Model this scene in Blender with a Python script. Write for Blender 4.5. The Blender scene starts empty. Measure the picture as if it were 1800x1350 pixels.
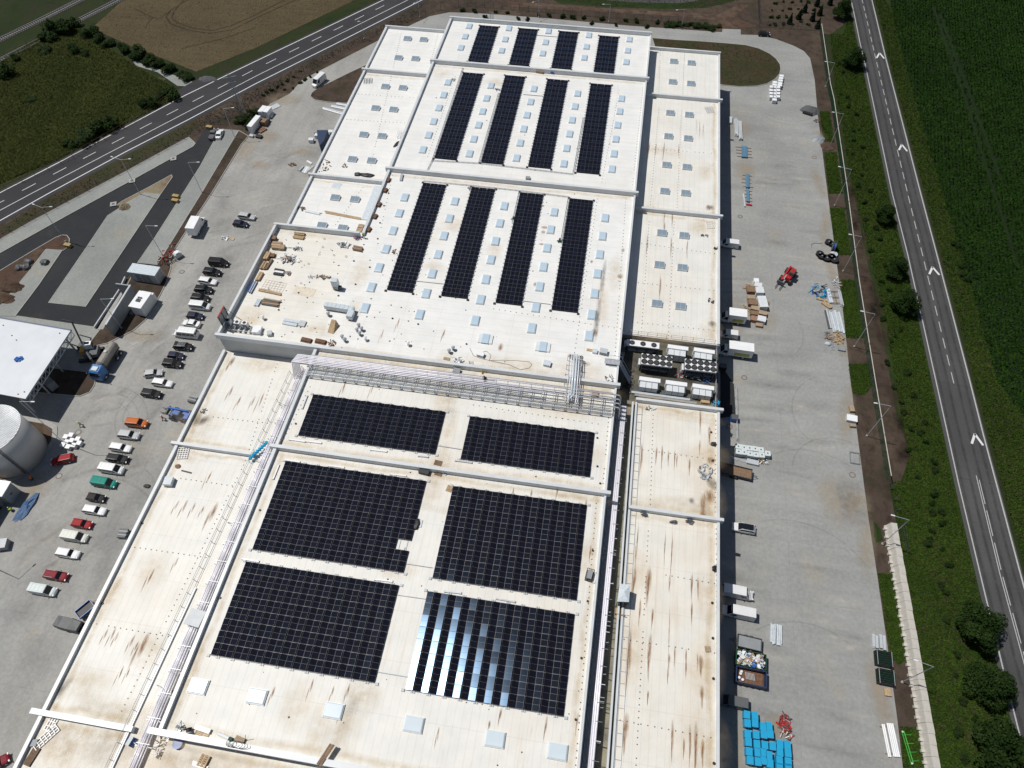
import bpy, math, random
import numpy as np
from mathutils import Vector, Matrix
random.seed(7); RNG = np.random.default_rng(7)
S = bpy.context.scene
COL = S.collection
# ------------------------------------------------------------------ camera
H = 112.0
PITCH, ROLL, YAW, F = math.radians(55.773), math.radians(-.776), math.radians(9.687), 1248.0
_f = np.array([-math.sin(YAW)*math.cos(PITCH), math.cos(YAW)*math.cos(PITCH), -math.sin(PITCH)])
_r = np.array([math.cos(YAW), math.sin(YAW), 0.0]); _u = np.cross(_r, _f)
RT = _r*math.cos(ROLL)+_u*math.sin(ROLL); UP = -_r*math.sin(ROLL)+_u*math.cos(ROLL); FW = _f
cd = bpy.data.cameras.new('camera'); cam = bpy.data.objects.new('camera', cd); COL.objects.link(cam)
cd.sensor_width = 36; cd.lens = F/1800*36; cd.clip_start = .5; cd.clip_end = 6000
cam.matrix_world = Matrix(((RT[0], UP[0], -FW[0], 0), (RT[1], UP[1], -FW[1], 0), (RT[2], UP[2], -FW[2], H), (0, 0, 0, 1)))
S.camera = cam
# ------------------------------------------------------------------ sky, sun, exposure
SUN_EL = 63.0; SUN_DIR = np.array([-.976, .215]); SUN_DIR /= np.linalg.norm(SUN_DIR)
w = bpy.data.worlds.new('World'); S.world = w; w.use_nodes = True
nt = w.node_tree; bg = nt.nodes['Background']; sk = nt.nodes.new('ShaderNodeTexSky'); sk.sky_type = 'NISHITA'
sk.sun_disc = False; sk.sun_elevation = math.radians(SUN_EL); sk.sun_rotation = math.atan2(SUN_DIR[0], SUN_DIR[1])
sk.altitude = 250; sk.air_density = 1.0; sk.dust_density = 1.2
nt.links.new(sk.outputs[0], bg.inputs[0]); bg.inputs[1].default_value = .055
sd = bpy.data.lights.new('sun', 'SUN'); sd.energy = 4.0; sd.angle = math.radians(.53); sd.color = (1, .965, .91)
so = bpy.data.objects.new('sun', sd); COL.objects.link(so); so.location = (-60, 20, 150)
_e = math.radians(SUN_EL)
so.rotation_euler = Vector((SUN_DIR[0]*math.cos(_e), SUN_DIR[1]*math.cos(_e), math.sin(_e))).to_track_quat('Z', 'Y').to_euler()
S.view_settings.view_transform = 'Standard'; S.view_settings.look = 'None'
S.view_settings.exposure = -.12; S.view_settings.gamma = 1; S.view_settings.use_curve_mapping = False
S.cycles.max_bounces = 5; S.cycles.diffuse_bounces = 3; S.cycles.glossy_bounces = 3; S.cycles.transparent_max_bounces = 12
S.cycles.caustics_reflective = False; S.cycles.caustics_refractive = False

def at(px, py, z=0.0):
    """where the sight line through a point of the photo meets the level z"""
    d = RT*(px-900)-UP*(py-675)+FW*F
    t = (z-H)/d[2]
    return (float(d[0]*t), float(d[1]*t), float(z))
def g(pts, z=0.0): return [at(p[0], p[1], z)[:2] for p in pts]
def head(p, q, z=0.0):
    a, b = at(*p, z), at(*q, z); return math.atan2(b[1]-a[1], b[0]-a[0])
# ------------------------------------------------------------------ mesh helpers
class MB:
    def __init__(s): s.v = []; s.f = []; s.m = []
    def add(s, vs, fs, mi=0):
        o = len(s.v); s.v += [tuple(map(float, v)) for v in vs]
        for f in fs: s.f.append(tuple(i+o for i in f)); s.m.append(mi)
        return s
    def box(s, c, d, rz=0.0, mi=0, ry=0.0):
        x, y, z = d[0]/2, d[1]/2, d[2]
        P = [(-x,-y,0),(x,-y,0),(x,y,0),(-x,y,0),(-x,-y,z),(x,-y,z),(x,y,z),(-x,y,z)]
        M = Matrix.Translation(c) @ Matrix.Rotation(rz, 4, 'Z') @ Matrix.Rotation(ry, 4, 'Y')
        return s.add([M @ Vector(p) for p in P], [(3,2,1,0),(4,5,6,7),(0,1,5,4),(1,2,6,5),(2,3,7,6),(3,0,4,7)], mi)
    def bb(s, x0, y0, z0, x1, y1, z1, mi=0):
        return s.box(((x0+x1)/2, (y0+y1)/2, z0), (abs(x1-x0), abs(y1-y0), z1-z0), 0, mi)
    def prism(s, poly, z0, z1, mi=0, bottom=False):
        n = len(poly); a = sum(poly[i][0]*poly[(i+1) % n][1]-poly[(i+1) % n][0]*poly[i][1] for i in range(n))
        if a < 0: poly = poly[::-1]
        vs = [(p[0], p[1], z0) for p in poly]+[(p[0], p[1], z1) for p in poly]
        fs = [tuple(range(n, 2*n))]+[(i, (i+1) % n, n+(i+1) % n, n+i) for i in range(n)]
        if bottom: fs.append(tuple(range(n-1, -1, -1)))
        return s.add(vs, fs, mi)
    def sheet(s, poly, z, mi=0):
        n = len(poly); a = sum(poly[i][0]*poly[(i+1) % n][1]-poly[(i+1) % n][0]*poly[i][1] for i in range(n))
        if a < 0: poly = poly[::-1]
        return s.add([(p[0], p[1], z) for p in poly], [tuple(range(n))], mi)
    def quad(s, a, b, c, d, mi=0): return s.add([a, b, c, d], [(0, 1, 2, 3)], mi)
    def cyl(s, p0, p1, r, n=8, mi=0, r2=None, caps=True):
        p0, p1 = Vector(p0), Vector(p1); r2 = r if r2 is None else r2
        ax = (p1-p0); q = ax.to_track_quat('Z', 'Y') if ax.length > 1e-9 else Matrix().to_quaternion()
        vs = []
        for p, rr in ((p0, r), (p1, r2)):
            for i in range(n):
                t = 2*math.pi*i/n; vs.append(p + q @ Vector((math.cos(t)*rr, math.sin(t)*rr, 0)))
        fs = [(i, (i+1) % n, n+(i+1) % n, n+i) for i in range(n)]
        if caps: fs += [tuple(range(n-1, -1, -1)), tuple(range(n, 2*n))]
        return s.add(vs, fs, mi)
    def tube(s, path, r, n=6, mi=0):
        for a, b in zip(path[:-1], path[1:]): s.cyl(a, b, r, n, mi)
        return s
    def ring(s, c, r0, r1, z0, z1, n=16, mi=0):
        vs = []
        for k in range(n):
            t = 2*math.pi*k/n; cs, sn = math.cos(t), math.sin(t)
            vs += [(c[0]+cs*r0, c[1]+sn*r0, z0), (c[0]+cs*r1, c[1]+sn*r1, z0), (c[0]+cs*r1, c[1]+sn*r1, z1), (c[0]+cs*r0, c[1]+sn*r0, z1)]
        fs = []
        for k in range(n):
            a, b = 4*k, 4*((k+1) % n)
            fs += [(a+2, a+3, b+3, b+2), (a+1, a+2, b+2, b+1), (a+3, a, b, b+3)]
        return s.add(vs, fs, mi)
    def strip(s, pts, w, z, mi=0, off=0.0):
        """a flat band along a polyline"""
        n = len(pts); L, R = [], []
        for i in range(n):
            a = Vector(pts[max(i-1, 0)][:2]); b = Vector(pts[min(i+1, n-1)][:2]); d = (b-a).normalized(); nn = Vector((-d.y, d.x)); p = Vector(pts[i][:2])+nn*off
            L.append(p+nn*w/2); R.append(p-nn*w/2)
        for i in range(n-1): s.quad((*R[i], z), (*R[i+1], z), (*L[i+1], z), (*L[i], z), mi)
        return s
    def wall(s, pts, w, z0, z1, mi=0, off=0.0):
        n = len(pts); L, R = [], []
        for i in range(n):
            a = Vector(pts[max(i-1, 0)][:2]); b = Vector(pts[min(i+1, n-1)][:2]); d = (b-a).normalized(); nn = Vector((-d.y, d.x)); p = Vector(pts[i][:2])+nn*off
            L.append(p+nn*w/2); R.append(p-nn*w/2)
        vs = [(p.x, p.y, z) for z in (z0, z1) for p in R+L]; m = 2*n; fs = [(0, n, m+n, m), (n-1, m+n-1, m+2*n-1, 2*n-1)]
        for i in range(n-1): fs += [(m+i, m+i+1, m+n+i+1, m+n+i), (i, i+1, m+i+1, m+i), (n+i+1, n+i, m+n+i, m+n+i+1)]
        return s.add(vs, fs, mi)
    def mesh(s, name, mats):
        me = bpy.data.meshes.new(name); me.from_pydata(s.v, [], s.f)
        for m in (mats if isinstance(mats, (list, tuple)) else [mats]): me.materials.append(m)
        if any(s.m): me.polygons.foreach_set('material_index', s.m)
        me.update(); return me
    def build(s, name, mats, parent=None, loc=None, kind=None, smooth=False):
        return ob(name, s.mesh(name, mats), parent, loc, 0, kind, smooth)
def ob(name, me, parent=None, loc=None, rz=0, kind=None, smooth=False):
    o = bpy.data.objects.new(name, me); COL.objects.link(o)
    if parent: o.parent = parent
    if loc: o.location = loc
    if rz: o.rotation_euler = (0, 0, rz)
    if kind: o['kind'] = kind
    if smooth: me.polygons.foreach_set('use_smooth', [True]*len(me.polygons))
    return o
def tag(o, label, cat, group=None):
    o['label'] = label; o['category'] = cat
    if group: o['group'] = group
    return o
def thing(name, label, cat, loc=(0, 0, 0), rz=0, group=None):
    o = bpy.data.objects.new(name, None); COL.objects.link(o); o.empty_display_size = .3
    o.location = loc; o.rotation_euler = (0, 0, rz); return tag(o, label, cat, group)
def kids(o):
    return [c for c in CH.get(o.name, [])]
CH = {}
def dup(root, loc, rz, label, group=None, paint=None):
    def cp(o, par):
        c = o.copy(); COL.objects.link(c)
        if par: c.parent = par
        for ch in o.children: cp(ch, c)
        return c
    r = cp(root, None); r.location = loc; r.rotation_euler = (0, 0, rz); r['label'] = label
    if group: r['group'] = group
    return r
def fast(name, V, T, mat, parent=None, kind=None):
    """a triangle mesh from numpy arrays"""
    me = bpy.data.meshes.new(name); V = np.asarray(V, np.float32); T = np.asarray(T, np.int32)
    me.vertices.add(len(V)); me.vertices.foreach_set('co', V.ravel())
    me.loops.add(T.size); me.loops.foreach_set('vertex_index', T.ravel())
    me.polygons.add(len(T)); me.polygons.foreach_set('loop_start', np.arange(0, T.size, 3, dtype=np.int32)); me.polygons.foreach_set('loop_total', np.full(len(T), 3, np.int32))
    me.update(calc_edges=True); me.materials.append(mat); return ob(name, me, parent, None, 0, kind)
# ------------------------------------------------------------------ materials
def nodes(name):
    m = bpy.data.materials.new(name); m.use_nodes = True; t = m.node_tree; return m, t, t.nodes['Principled BSDF']
def N(t, typ, **kw):
    n = t.nodes.new(typ)
    for k, v in kw.items(): setattr(n, k, v)
    return n
def ramp(t, src, a, b, ca=(0, 0, 0, 1), cb=(1, 1, 1, 1)):
    r = N(t, 'ShaderNodeValToRGB'); r.color_ramp.elements[0].position = a; r.color_ramp.elements[1].position = b
    r.color_ramp.elements[0].color = ca; r.color_ramp.elements[1].color = cb; t.links.new(src, r.inputs[0]); return r.outputs[0]
def mixc(t, fac, a, b, blend='MIX'):
    m = N(t, 'ShaderNodeMix', data_type='RGBA', blend_type=blend)
    for i, v in ((0, fac), (6, a), (7, b)):
        if isinstance(v, (int, float)): m.inputs[i].default_value = v
        elif isinstance(v, tuple): m.inputs[i].default_value = (*v, 1) if len(v) == 3 else v
        else: t.links.new(v, m.inputs[i])
    return m.outputs[2]
def math_(t, op, a, b=None):
    m = N(t, 'ShaderNodeMath', operation=op)
    for i, v in ((0, a), (1, b)):
        if v is None: continue
        if isinstance(v, (int, float)): m.inputs[i].default_value = v
        else: t.links.new(v, m.inputs[i])
    return m.outputs[0]
def noise(t, scale, detail=4, rough=.55, sc=None, rot=0.0, src='Object'):
    co = N(t, 'ShaderNodeTexCoord'); o = co.outputs[src]
    if sc or rot:
        mp = N(t, 'ShaderNodeMapping'); mp.inputs['Scale'].default_value = sc or (1, 1, 1); mp.inputs['Rotation'].default_value = (0, 0, rot); t.links.new(o, mp.inputs[0]); o = mp.outputs[0]
    n = N(t, 'ShaderNodeTexNoise'); n.inputs['Scale'].default_value = scale; n.inputs['Detail'].default_value = detail; n.inputs['Roughness'].default_value = rough
    t.links.new(o, n.inputs['Vector']); return n.outputs['Fac']
def M(name, c, r=.6, metal=0.0, var=.18, scale=2.0, bump=0.0, coat=0.0, spec=.5):
    m, t, b = nodes(name); b.inputs['Roughness'].default_value = r; b.inputs['Metallic'].default_value = metal
    b.inputs['Specular IOR Level'].default_value = spec
    if coat: b.inputs['Coat Weight'].default_value = coat; b.inputs['Coat Roughness'].default_value = .04
    if var:
        f = ramp(t, noise(t, scale, 4), .3, .7); d = tuple(x*(1-var) for x in c); u = tuple(min(1, x*(1+var*.6)) for x in c)
        t.links.new(mixc(t, f, d, u), b.inputs['Base Color'])
    else: b.inputs['Base Color'].default_value = (*c, 1)
    if bump:
        bp = N(t, 'ShaderNodeBump'); bp.inputs['Strength'].default_value = bump; bp.inputs['Distance'].default_value = .1
        t.links.new(noise(t, scale*6, 4), bp.inputs['Height']); t.links.new(bp.outputs[0], b.inputs['Normal'])
    return m
def ground_mat(name, stops, big, fine, r=.9, bump=.3, streak=None, streak_amt=.12, spec=.2, joints=None):
    """stops: (colour, threshold, softness) layers mixed by independent noises over the first colour"""
    m, t, b = nodes(name); b.inputs['Roughness'].default_value = r; b.inputs['Specular IOR Level'].default_value = spec
    c = stops[0]; src = c
    for i, (col, th, so, sc) in enumerate(stops[1]):
        f = ramp(t, noise(t, sc, 6, .62, (1, 1, 1), .6*i+.2), th-so, th+so); src = mixc(t, f, src, col)
    if streak:
        f = ramp(t, noise(t, 1.0, 5, .6, streak[0], streak[1]), .36, .64); src = mixc(t, f, src, mixc(t, 1.0, src, (1-streak_amt,)*3, 'MULTIPLY'))
    f = ramp(t, noise(t, fine, 5, .7), .3, .7); src = mixc(t, f, mixc(t, 1.0, src, (.78,)*3, 'MULTIPLY'), src)
    f = ramp(t, noise(t, big, 4, .6), .35, .65); src = mixc(t, f, mixc(t, 1.0, src, (.86,)*3, 'MULTIPLY'), src)
    if joints:
        for ax, per in joints: src = mixc(t, math_(t, 'MULTIPLY', lines(t, ax, per, .09), .22), src, (.16, .155, .14))
    t.links.new(src, b.inputs['Base Color'])
    if bump:
        bp = N(t, 'ShaderNodeBump'); bp.inputs['Strength'].default_value = bump; bp.inputs['Distance'].default_value = .15
        t.links.new(noise(t, fine, 5, .7), bp.inputs['Height']); t.links.new(bp.outputs[0], b.inputs['Normal'])
    return m
def lines(t, axis, period, width):
    co = N(t, 'ShaderNodeTexCoord'); sp = N(t, 'ShaderNodeSeparateXYZ'); t.links.new(co.outputs['Object'], sp.inputs[0])
    a = math_(t, 'PINGPONG', sp.outputs[axis], period/2); return math_(t, 'LESS_THAN', a, width/2)
def roof_mat(name, axis, tint, stain, period=1.0):
    m, t, b = nodes(name); b.inputs['Roughness'].default_value = .5; b.inputs['Specular IOR Level'].default_value = .35
    src = tint
    st = (.5, .03, 1) if axis == 0 else (.03, .5, 1)
    src = mixc(t, math_(t, 'MULTIPLY', ramp(t, noise(t, .055, 7, .62), .50, .78), stain), src, (.72, .60, .46))
    src = mixc(t, math_(t, 'MULTIPLY', ramp(t, noise(t, 2.2, 6, .65, st), .56, .72), stain*.7), src, (.64, .52, .39))
    src = mixc(t, math_(t, 'MULTIPLY', ramp(t, noise(t, .9, 7, .75, (1, .18, 1)), .66, .74), min(1, stain)*.75), src, (.34, .20, .10))
    src = mixc(t, ramp(t, noise(t, .35, 6, .6), .35, .7), mixc(t, 1.0, src, (.90, .91, .92), 'MULTIPLY'), src)
    ln = lines(t, axis, period, .10); src = mixc(t, math_(t, 'MULTIPLY', ln, .11), src, (.25, .22, .19))
    ln2 = lines(t, 1-axis, 6.6, .12); src = mixc(t, math_(t, 'MULTIPLY', ln2, .10), src, (.2, .18, .16))
    fl = (7, .9, 1) if axis == 0 else (.9, 7, 1); src = mixc(t, math_(t, 'MULTIPLY', ramp(t, noise(t, 1.0, 5, .75, fl), .55, .75), .22), src, (.42, .38, .33))
    t.links.new(src, b.inputs['Base Color'])
    bp = N(t, 'ShaderNodeBump'); bp.inputs['Strength'].default_value = .25; bp.inputs['Distance'].default_value = .08
    t.links.new(math_(t, 'ADD', ln, math_(t, 'MULTIPLY', noise(t, 1.4, 4), .6)), bp.inputs['Height']); t.links.new(bp.outputs[0], b.inputs['Normal'])
    return m
def decal_mat(name, c, amt, nscale=6.0, st=(1, 1, 1)):
    """worn-in stain: colour fades out to the edge of its own patch"""
    m, t, b = nodes(name); b.inputs['Base Color'].default_value = (*c, 1); b.inputs['Roughness'].default_value = .75; b.inputs['Specular IOR Level'].default_value = .2
    co = N(t, 'ShaderNodeTexCoord'); mp = N(t, 'ShaderNodeMapping'); mp.inputs['Location'].default_value = (-1, -1, 0); mp.inputs['Scale'].default_value = (2, 2, 1)
    t.links.new(co.outputs['UV'], mp.inputs[0]); ln = N(t, 'ShaderNodeVectorMath', operation='LENGTH'); t.links.new(mp.outputs[0], ln.inputs[0])
    edge = ramp(t, ln.outputs['Value'], .1, 1.0, (1, 1, 1, 1), (0, 0, 0, 1))
    n = ramp(t, noise(t, nscale, 6, .6, st), .22, .74)
    a = math_(t, 'MULTIPLY', math_(t, 'MULTIPLY', edge, n), amt); t.links.new(a, b.inputs['Alpha']); return m
class Decals:
    def __init__(s): s.mb = MB(); s.uv = []
    def patch(s, cx, cy, z, lx, ly, rz=0):
        c, n = math.cos(rz), math.sin(rz); P = []
        for u, v in ((-1, -1), (1, -1), (1, 1), (-1, 1)):
            x, y = u*lx/2, v*ly/2; P.append((cx+x*c-y*n, cy+x*n+y*c, z))
        s.mb.quad(*P); s.uv += [(0, 0), (1, 0), (1, 1), (0, 1)]
    def path(s, pts, w, z):
        n0 = len(s.mb.f); s.mb.strip(pts, w, z)
        k = len(s.mb.f)-n0
        for i in range(k): s.uv += [(0, .5-.3*(1)), (1, .2), (1, .8), (0, .8)] if 0 else [(.5, 0), (.5, 0), (.5, 1), (.5, 1)]
    def build(s, name, mat, parent=None, kind='stuff'):
        me = s.mb.mesh(name, mat); ul = me.uv_layers.new(name='UVMap')
        ul.data.foreach_set('uv', [x for p in s.uv for x in p]); return ob(name, me, parent, None, 0, kind)
# palette
W_ROOF = (.765, .757, .72)
m_roofY = roof_mat('roof_membrane_long', 0, (.765, .75, .695), .45, 1.05)
m_roofY2 = roof_mat('roof_membrane_stained', 0, (.77, .745, .675), .75, 1.05)
m_roofX = roof_mat('roof_membrane_cross', 1, (.80, .795, .765), .3, 1.4)
m_roofW = roof_mat('roof_membrane_work_area', 1, (.785, .765, .70), .55, 1.4)
m_para = M('parapet_coping', (.60, .625, .64), .38, 0, .08, .6)
m_wall = M('grey_cladding', (.42, .44, .45), .45, 0, .1, .5)
m_darkwall = M('plinth', (.2, .21, .22), .6)
m_steel = M('galvanised_steel', (.50, .53, .56), .38, .3, .2, 3)
m_dsteel = M('dull_steel', (.30, .33, .36), .5, .6, .2, 3)
m_alu = M('foil_pipe_jacket', (.84, .82, .88), .25, 0, .1, 5)
m_white = M('white_sheet', (.80, .81, .82), .4, 0, .06, 1)
m_offw = M('off_white_sheet', (.66, .69, .70), .4, 0, .08, 1)
m_lgrey = M('light_grey', (.48, .51, .53), .5, 0, .1, 1)
m_grey = M('mid_grey', (.26, .28, .29), .55, 0, .12, 1)
m_dgrey = M('dark_grey', (.085, .09, .095), .55, 0, .2, 2)
m_black = M('black_rubber', (.018, .018, .02), .55, 0, .2, 3)
m_wood = M('pale_timber', (.46, .33, .19), .75, 0, .3, 4)
m_wood2 = M('brown_timber', (.22, .14, .085), .8, 0, .35, 4)
m_card = M('cardboard', (.36, .27, .18), .8, 0, .2, 3)
m_blue = M('blue_paint', (.02, .12, .42), .4, 0, .15, 2)
m_cyan = M('bright_blue_plastic', (.012, .34, .60), .42, 0, .08, 1.5)
m_red = M('red_paint', (.42, .02, .02), .4, 0, .2, 2)
m_green = M('dark_green_paint', (.015, .075, .04), .45, 0, .2, 2)
m_lime = M('lime_paint', (.06, .36, .05), .5, 0, .1, 2)
m_yel = M('machine_yellow', (.62, .34, .03), .45, 0, .15, 2)
m_hivis = M('hi_vis_yellow', (.50, .72, .04), .7, 0, .1, 5)
m_hior = M('hi_vis_orange', (.80, .14, .02), .7, 0, .1, 5)
m_navy = M('work_trousers', (.03, .04, .08), .85, 0, .2, 8)
m_skin = M('skin', (.45, .27, .19), .6, 0, .08, 8)
m_glass = M('tinted_glass', (.012, .014, .018), .06, 0, 0, 1, 0, 0, .5)
m_lamp = M('clear_lamp', (.75, .76, .78), .15, 0, 0)
m_tail = M('tail_lamp', (.35, .012, .012), .2, 0, 0)
m_dome = M('opal_dome', (.47, .585, .68), .22, 0, .06, .4)
m_dome2 = M('opal_dome_flash_white', (.62, .70, .75), .2, 0, .05, .4)  # opal base whitened for the sun's flash on near domes; also pale pipes
m_pane = M('skylight_glass', (.23, .30, .36), .12, 0, .1, .5)
m_rust = M('rusty_steel', (.17, .085, .05), .8, .1, .4, 3)
m_foil = M('plastic_film', (.60, .66, .70), .25, 0, .2, 4)
m_tarp = M('blue_tarpaulin', (.05, .12, .25), .55, 0, .4, 3, .4)
m_gravel = M('gravel', (.10, .105, .11), .95, 0, .4, 6, .6)
m_conc = M('precast_concrete', (.50, .475, .425), .85, 0, .15, 1.2, .2)
m_kerb = M('kerb_concrete', (.36, .35, .33), .85, 0, .15, 1.5)
m_bark = M('bark', (.07, .05, .035), .9, 0, .3, 4)
m_paint = M('road_paint', (.42, .42, .41), .7, 0, .15, 3)
m_paintw = M('fresh_road_paint', (.66, .67, .67), .7, 0, .08, 3)
m_rope = M('cable_grey', (.12, .12, .12), .7)
# ground covers
m_grass = ground_mat('grass', ((.020, .034, .008), [((.032, .040, .013), .52, .14, .05), ((.036, .031, .018), .62, .1, .13), ((.016, .028, .008), .60, .08, .3)]), .02, 2.4, .95, .6)
m_verge = ground_mat('verge', ((.024, .045, .008), [((.038, .036, .018), .60, .09, .11), ((.015, .030, .008), .58, .1, .35)]), .05, 2.8, .95, .6)
m_soil = ground_mat('soil', ((.074, .054, .041), [((.105, .078, .056), .56, .12, .09), ((.040, .040, .022), .60, .1, .16), ((.045, .031, .024), .58, .1, .5)]), .04, 2.2, .95, .5)
m_soil2 = ground_mat('clay', ((.10, .062, .043), [((.15, .11, .075), .55, .12, .16), ((.06, .04, .032), .57, .1, .4)]), .06, 2.0, .95, .6)
m_dry = ground_mat('dry_grass', ((.058, .048, .024), [((.036, .045, .016), .53, .14, .12), ((.075, .050, .033), .60, .1, .2)]), .05, 2.6, .95, .5)
m_crop = ground_mat('crop', ((.007, .018, .004), [((.010, .024, .005), .54, .12, .05)]), .03, 2.5, .95, .5)
m_wheat = ground_mat('wheat', ((.115, .088, .048), [((.090, .068, .037), .54, .12, .05), ((.12, .092, .05), .6, .12, .16)]), .03, 1.6, .95, .5, ((.05, .6, 1), .5), .15)
m_yard = ground_mat('yard_concrete', ((.352, .354, .342), [((.395, .396, .38), .55, .12, .07), ((.40, .375, .32), .64, .08, .11), ((.295, .305, .30), .63, .1, .1)]), .04, 1.7, .85, .12, ((.05, .42, 1), .02), .10, .2, ((0, 12.4), (1, 10.2)))
m_yardL = ground_mat('yard_concrete_west', ((.392, .387, .364), [((.445, .438, .41), .55, .12, .08), ((.43, .39, .32), .66, .08, .13), ((.31, .31, .30), .60, .1, .1)]), .05, 1.7, .85, .12, ((.35, .05, 1), -.5), .13, .2, ((0, 12.4), (1, 10.2)))
m_plat = ground_mat('bus_platform_concrete', ((.30, .315, .30), [((.35, .36, .335), .55, .12, .12), ((.38, .34, .26), .66, .08, .12)]), .06, 2.2, .85, .1)
m_asph = ground_mat('fresh_asphalt', ((.031, .034, .038), [((.040, .043, .046), .56, .1, .1), ((.055, .052, .048), .68, .08, .2)]), .05, 3.0, .85, .15)
m_road = ground_mat('asphalt_road', ((.052, .052, .057), [((.066, .064, .067), .55, .1, .06)]), .05, 3.0, .85, .12, ((.02, .5, 1), -.62), .12)
m_roadR = ground_mat('worn_asphalt', ((.084, .084, .086), [((.102, .101, .10), .55, .1, .06)]), .05, 3.0, .85, .12, ((.6, .03, 1), .09), .16)
m_ballast = ground_mat('ballast', ((.045, .04, .033), [((.065, .057, .048), .55, .1, .3)]), .1, 3.5, .95, .5)
m_floor = ground_mat('gully_membrane', ((.12, .115, .09), [((.17, .155, .115), .54, .1, .22), ((.065, .06, .05), .58, .1, .3)]), .1, 2.0, .6, .2)
m_floor2 = ground_mat('gully_floor', ((.26, .245, .185), [((.34, .31, .22), .54, .1, .22), ((.16, .15, .12), .58, .1, .3)]), .1, 2.0, .7, .2)
m_gravelsheet = ground_mat('sand_bed', ((.27, .225, .15), [((.18, .12, .085), .56, .1, .2)]), .1, 2.0, .95, .4)
d_rust = decal_mat('rust_streak', (.30, .145, .05), 1.1, 4.0, (1.4, .22, 1))
d_ochre = decal_mat('ochre_wash', (.66, .50, .29), .40, .6)
d_soot = decal_mat('dark_grime', (.08, .06, .04), .75, 1.2, (1, .4, 1))
d_tyre = decal_mat('tyre_marks', (.17, .17, .16), .24, .8)
d_pale = decal_mat('dusty_smear', (.62, .59, .53), .55, .5)
d_mud = decal_mat('mud_smear', (.42, .335, .225), .65, .6)
d_track = decal_mat('crop_track', (.035, .045, .015), .6, 1.2)
d_wtrack = decal_mat('wheat_track', (.028, .020, .011), .8, 1.0)
d_path = decal_mat('worn_path', (.14, .12, .085), .8, 1.0)

def structure(name, mb, m):
    return mb.build(name, m, None, None, 'structure')
def sheet(name, px, z, m):
    return structure(name, MB().sheet(g(px), z), m)
def ext(p, q, d):
    """the world point d metres beyond q on the line p-q"""
    v = Vector(q)-Vector(p); v.normalize(); r = Vector(q)+v*d; return (r.x, r.y)
# ------------------------------------------------------------------ ground
structure('ground', MB().sheet([(-2600, -2600), (2600, -2600), (2600, 2600), (-2600, 2600)], -.02), m_grass)
soil_px = [(0, 393), (85, 344), (219, 270), (450, 150), (742, 3), (800, -30), (1330, -30), (1500, -30), (1478, 60), (1446, 60), (1462, 190), (1484, 340), (1510, 345), (1550, 560), (1585, 740), (1600, 800), (1584, 845), (1563, 850), (1590, 1000), (1620, 1180), (1642, 1352), (1300, 1420), (0, 1420)]
sp = g(soil_px); sp[-2] = (40, -60); sp[-1] = (-140, -60); sp.append((-145, 100))
structure('soil', MB().sheet(sp, 0.0), m_soil)
sheet('dry_verge', [(-60, 440), (85, 347), (219, 272), (340, 208), (360, 212), (332, 236), (226, 296), (60, 384), (-60, 452)], .012, m_dry)
# crops and meadow edges
lw = g([(1500, -60), (1562, -10), (1577, 63), (1612, 189), (1652, 327), (1710, 516), (1750, 667), (1800, 733)])
structure('crop_field', MB().sheet([(86, 330)]+lw[1:]+[(110, 20), (130, -200), (900, -200), (900, 900), (60, 900)], .012), m_crop)
wheat = g([(161, 50), (216, 0)])+[(-190, 330), (-120, 520), (60, 420)]+g([(628, -2), (450, 84), (345, 126), (300, 108), (240, 85)])
structure('wheat_field', MB().sheet(wheat, .012), m_wheat)
sheet('road_verge', [(1503, 30), (1512, 77), (1521, 115), (1568, 339), (1595, 470), (1645, 678), (1685, 855), (1722, 1012), (1763, 1180), (1793, 1300), (1802, 1400), (1660, 1400), (1622, 1180), (1592, 1000), (1566, 852), (1586, 845), (1600, 800), (1576, 730), (1546, 560), (1516, 420), (1493, 300), (1468, 150), (1460, 60)], .02, m_verge)
T = Decals()
for i in range(46):
    t = random.random(); px = 1490+105*t+random.uniform(-8, 14); py = 310+500*t; x, y, _ = at(px, py); T.patch(x, y, .0225, random.uniform(1.5, 4), random.uniform(2.5, 8), random.uniform(-.2, .2))
for px, py in ((1665, 1060), (1690, 1120), (1712, 1180), (1650, 1020), (1720, 1250), (1640, 960), (1700, 1290), (1480, 70), (1486, 120)): x, y, _ = at(px, py); T.patch(x, y, .0225, 3, 6, .3)
T.build('bare_soil_patches', decal_mat('bare_soil', (.085, .060, .042), .9, .8))
for px in ([(1441, 196), (1458, 196), (1466, 250), (1448, 250)], [(1449, 268), (1470, 268), (1481, 340), (1457, 340)], [(1458, 366), (1484, 366), (1496, 448), (1470, 448)], [(1477, 492), (1503, 492), (1518, 594), (1487, 594)], [(1491, 640), (1525, 640), (1532, 676), (1520, 694), (1499, 692)], [(1535, 915), (1548, 930), (1552, 950), (1538, 955)], [(1543, 1008), (1580, 1010), (1596, 1150), (1580, 1170), (1565, 1150)], [(1583, 1278), (1612, 1278), (1624, 1349), (1588, 1349)]):
    sheet('grass_patch', px, .02, m_verge)
sheet('north_verge', [(955, -8), (1330, -20), (1290, 2), (1240, 14), (1160, 16), (1060, 12), (985, 6)], .012, m_verge)
structure('far_road', MB().sheet(g([(1010, -40), (1260, -40), (1225, 2), (1190, 6), (1110, 4), (1030, -3)]), .024), m_roadR)
sheet('dirt_track', [(880, 2), (950, 6), (1100, 17), (1200, 22), (1260, 26), (1300, 8), (1316, 10), (1290, 30), (1330, 46), (1270, 52), (1262, 36), (1150, 26), (980, 17), (900, 12)], .02, m_soil2)
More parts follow.
